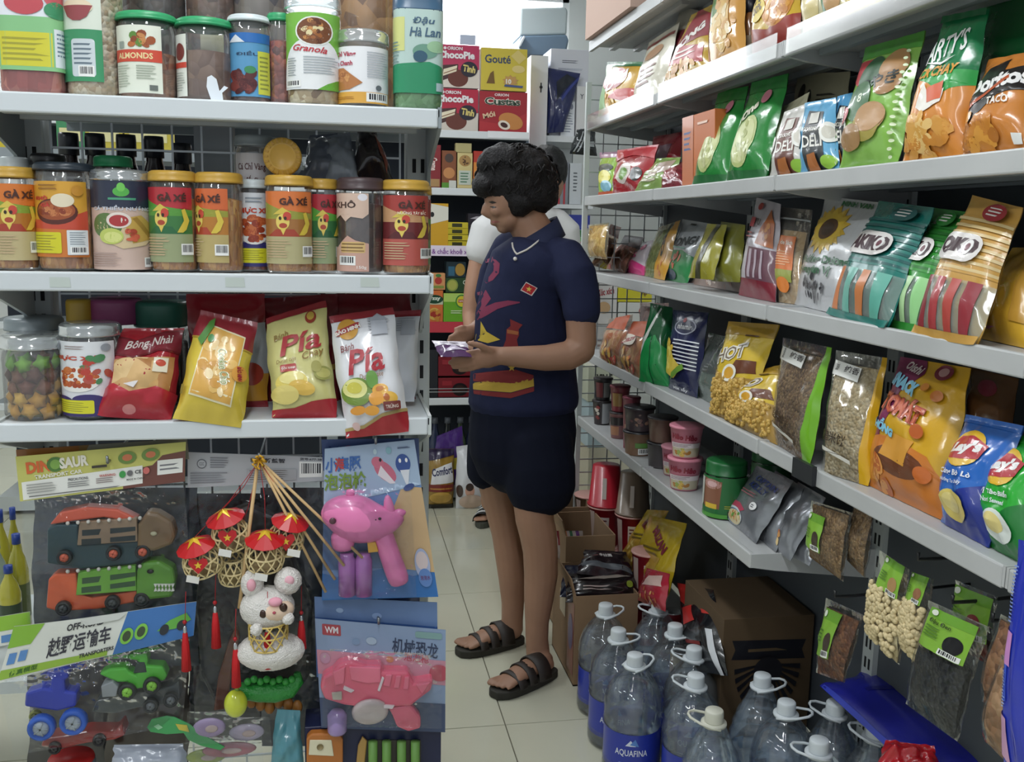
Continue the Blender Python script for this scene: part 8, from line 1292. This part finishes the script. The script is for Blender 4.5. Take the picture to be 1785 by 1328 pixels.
wrap([(838, 560), (848, 578), (872, 592), (850, 598), (828, 592), (830, 582), (837, 584)], mat('c3a83c', .8), shirt, 'yellow_star'); wrap([(889, 556), (911, 566), (904, 574), (905, 584), (901, 592), (904, 607), (876, 607), (882, 592), (883, 574), (890, 568)], redp, shirt, 'red_tower'); wrap([(884, 574), (904, 578), (903, 584), (884, 581)], mat('9a5a34', .8), shirt, 'tower_band', .002)
wrap([(818, 652), (850, 648), (898, 644), (930, 654), (930, 662), (898, 668), (850, 666), (818, 664)], redp, shirt, 'maroon_wave'); wrap([(818, 668), (850, 664), (890, 668), (930, 659), (931, 673), (890, 684), (850, 681), (818, 678)], yelp, shirt, 'yellow_wave'); wrap([(817, 679), (850, 682), (890, 685), (931, 674), (931, 682), (890, 694), (850, 690), (817, 685)], redp, shirt, 'maroon_wave'); wrap([(q*1, w) for q, w in star(892, 641, 7, 7, 5, .42, -math.pi/2)], yelp, shirt, 'small_star', .002)
wrap([(917, 491), (937, 502), (927, 516), (907, 506)], mat('d8d4d0', .7), shirt, 'flag_border', .0012); wrap([(917, 493), (935, 502), (926, 514), (909, 505)], mat('b5242c', .7), shirt, 'flag_patch', .002); wrap(star(922, 504, 5.5, 5.5, 5, .42, -1.4), mat('e3c85a', .7), shirt, 'flag_star', .003)
for (x, y), (x2, y2) in (((985, 568), (1042, 556)),): wrap(stroke([(x, y-6), ((x+x2)/2, y-6), (x2, y2-6)], [3, 3, 3]), mat('141a33', .9), shirt, 'sleeve_hem')
# necklace
pts = [(893, 424), (894, 431), (897, 438), (901, 443), (908, 440), (917, 436), (926, 430), (935, 423), (943, 415), (951, 406), (957, 398), (962, 391)]; xs = np.array(pts, float)
dd = np.concatenate([[0], np.cumsum(np.linalg.norm(np.diff(xs, axis=0), axis=1))]); b = MB()
for t in np.linspace(0, dd[-1], 46):
    x, y = np.interp(t, dd, xs[:, 0]), np.interp(t, dd, xs[:, 1]); d = Vector(ray(x, y)).normalized(); hs = [h for h in (BB.ray_cast(Vector(CAM), d), SB.ray_cast(Vector(CAM), d)) if h[0]]
    if hs: h = min(hs, key=lambda q: q[3]); b.ball(np.array(h[0])-np.array(d)*.002, .0032, n=7, k=5)
nk = b.build('necklace', mat('d9d3cc', .25), wm)
d = Vector(ray(898, 451)).normalized(); h = SB.ray_cast(Vector(CAM), d); MB().ball(np.array(h[0])-np.array(d)*.004 if h[0] else onY(898, 451, 2.75), .006, n=10, k=8).build('pendant', mat('e3ded8', .2), nk)
# face details
for P_, m_, nm_ in (([(851, 352), (858, 350), (866, 353), (858, 355)], mat('241a18', .5), 'eyebrow'), ([(853, 360), (860, 359), (866, 361), (859, 363)], mat('1c1414', .4), 'eye'), ([(856, 385), (868, 385), (872, 387), (858, 389)], mat('8a4f48', .5), 'lips')): wrap(P_, m_, body, nm_, .0015, 4, BB)
# packet in her hands
Q = [onY(768, 622, YN-.11), onY(822, 622, YN-.115), onY(812, 596, YN-.03), onY(753, 594, YN-.03)]
bag('sachet', 'purple and white sachet held in the hands of the woman', 'packet', Q, .018, '5a3a66', [('p', [(0, .6), (1, .5), (1, 1), (0, 1)], 'cfc8d4'), ('p', [(.2, .2), (.5, .6), (.9, .3)], 'b9aec4'), ('l', .2, .7, .8, .9, 2, '5a4a6a')], wr=.35)
# ---------------- man behind her
YM = 4.28
pm = root('person', 'person in white t-shirt and striped slides standing behind the woman', 'person', (.85, YM, 0))
b = MB(); Bl(b, 950, 318, YM, 33, 42, 38); Bl(b, 945, 345, YM, 24, 22, 28); Bl(b, 932, 330, YM-.08, 6, 8, 8); T(b, [(940, 350, YM, 22), (935, 385, YM, 26)]); T(b, [(925, 400, YM, 62, .6), (918, 480, YM, 58, .65), (915, 560, YM, 58, .7), (915, 620, YM, 62, .7)])
T(b, [(852, 400, YM-.02, 19), (833, 450, YM-.03, 15), (824, 500, YM-.06, 15), (818, 545, YM-.08, 13)]); T(b, [(818, 548, YM-.08, 13), (820, 580, YM-.16, 11), (824, 605, YM-.22, 10)]); T(b, [(985, 400, YM, 22), (990, 460, YM, 17), (985, 540, YM, 14), (980, 600, YM-.05, 12)])
for k in range(4): T(b, [(822+k*3, 606, YM-.23, 4), (823+k*3, 622, YM-.25, 3.5), (826+k*2, 632, YM-.25, 3)], 8)
T(b, [(818, 600, YM-.22, 4), (812, 612, YM-.25, 3.4)], 8)
T(b, [(890, 620, YM, 34), (872, 720, YM, 28), (862, 800, YM, 24), (858, 850, YM, 20), (854, 878, YM, 16)]); T(b, [(945, 620, YM, 34), (950, 720, YM, 28), (952, 800, YM, 24), (954, 880, YM, 16)])
hf = onZ(862, 893, .0); tf = onZ(838, 921, .0); hf2 = hf+V3(.24, .02, 0); tf2 = tf+V3(.3, .02, 0)
footshape(b, hf, tf, onY(854, 872, YM)); footshape(b, hf2, tf2, onY(954, 872, YM))
mbody = solid(b, 'body', skin2, pm, .008, 4)
for dx_ in (-11, 11): MB().ball(onY(938+dx_, 316, YM-.086), (.009, .005, .005)).build('eye', mat('1c1614', .3), mbody); MB().ball(onY(938+dx_, 306, YM-.084), (.014, .005, .003)).build('eyebrow', mat('1a1614', .6), mbody)
MB().ball(onY(938, 346, YM-.068), (.016, .007, .004)).build('lips', mat('8a5248', .5), mbody)
b = MB(); Bl(b, 954, 296, YM+.01, 36, 44, 42); solid(b, 'hair', mat('141416', .5, bump=.4, bscale=200), pm, .009, 2, (.01, .02))
b = MB(); T(b, [(925, 388, YM, 62, .75), (920, 420, YM, 70, .75), (915, 500, YM, 66, .8), (915, 590, YM, 70, .8)], 20); T(b, [(872, 392, YM, 34), (850, 408, YM-.02, 34), (840, 440, YM-.03, 30)], 16); T(b, [(965, 388, YM, 28), (985, 405, YM, 28), (990, 440, YM, 24)], 16)
solid(b, 't_shirt', mat('dcdcdc', .85), pm, .009, 4)
b = MB(); T(b, [(915, 585, YM, 70, .78), (916, 640, YM, 72, .78)], 18); T(b, [(888, 640, YM, 42), (872, 730, YM, 38)], 16); T(b, [(944, 640, YM, 42), (950, 730, YM, 38)], 16); solid(b, 'shorts', mat('2a2c34', .9), pm, .01, 4)
def slide(heel, toe):
    d = unit(toe-heel); L = np.linalg.norm(toe-heel)*1.08; s = V3(-d[1], d[0], 0); n = 20; out = [heel-d*.01+d*L*(.5-.5*math.cos(2*math.pi*i/n))+s*(.05*math.sin(2*math.pi*i/n)) for i in range(n)]
    o = mesh('slide', [p+V3(0, 0, .001) for p in out]+[p+V3(0, 0, .026) for p in out], [tuple(range(n)), tuple(range(2*n-1, n-1, -1))]+[(i, n+i, n+(i+1) % n, (i+1) % n) for i in range(n)], mat('4a4c44', .7), pm, smooth=False)
    for k in range(6):
        t0, t1 = .40+.07*k, .47+.07*k; V = []
        for t in (t0, t1): V += [heel+d*L*t+s*math.cos(math.pi*j/10)*.05+V3(0, 0, .02+(.066-.012*k/3)*math.sin(math.pi*j/10)**.8) for j in range(11)]
        sm_ = mesh('strap_stripe', V, [(j, j+1, 12+j, 11+j) for j in range(10)], mat(['e3e3e0', '2c2e30'][k % 2], .6), o); q = sm_.modifiers.new('s', 'SOLIDIFY'); q.thickness = .004
slide(hf, tf); slide(hf2, tf2)
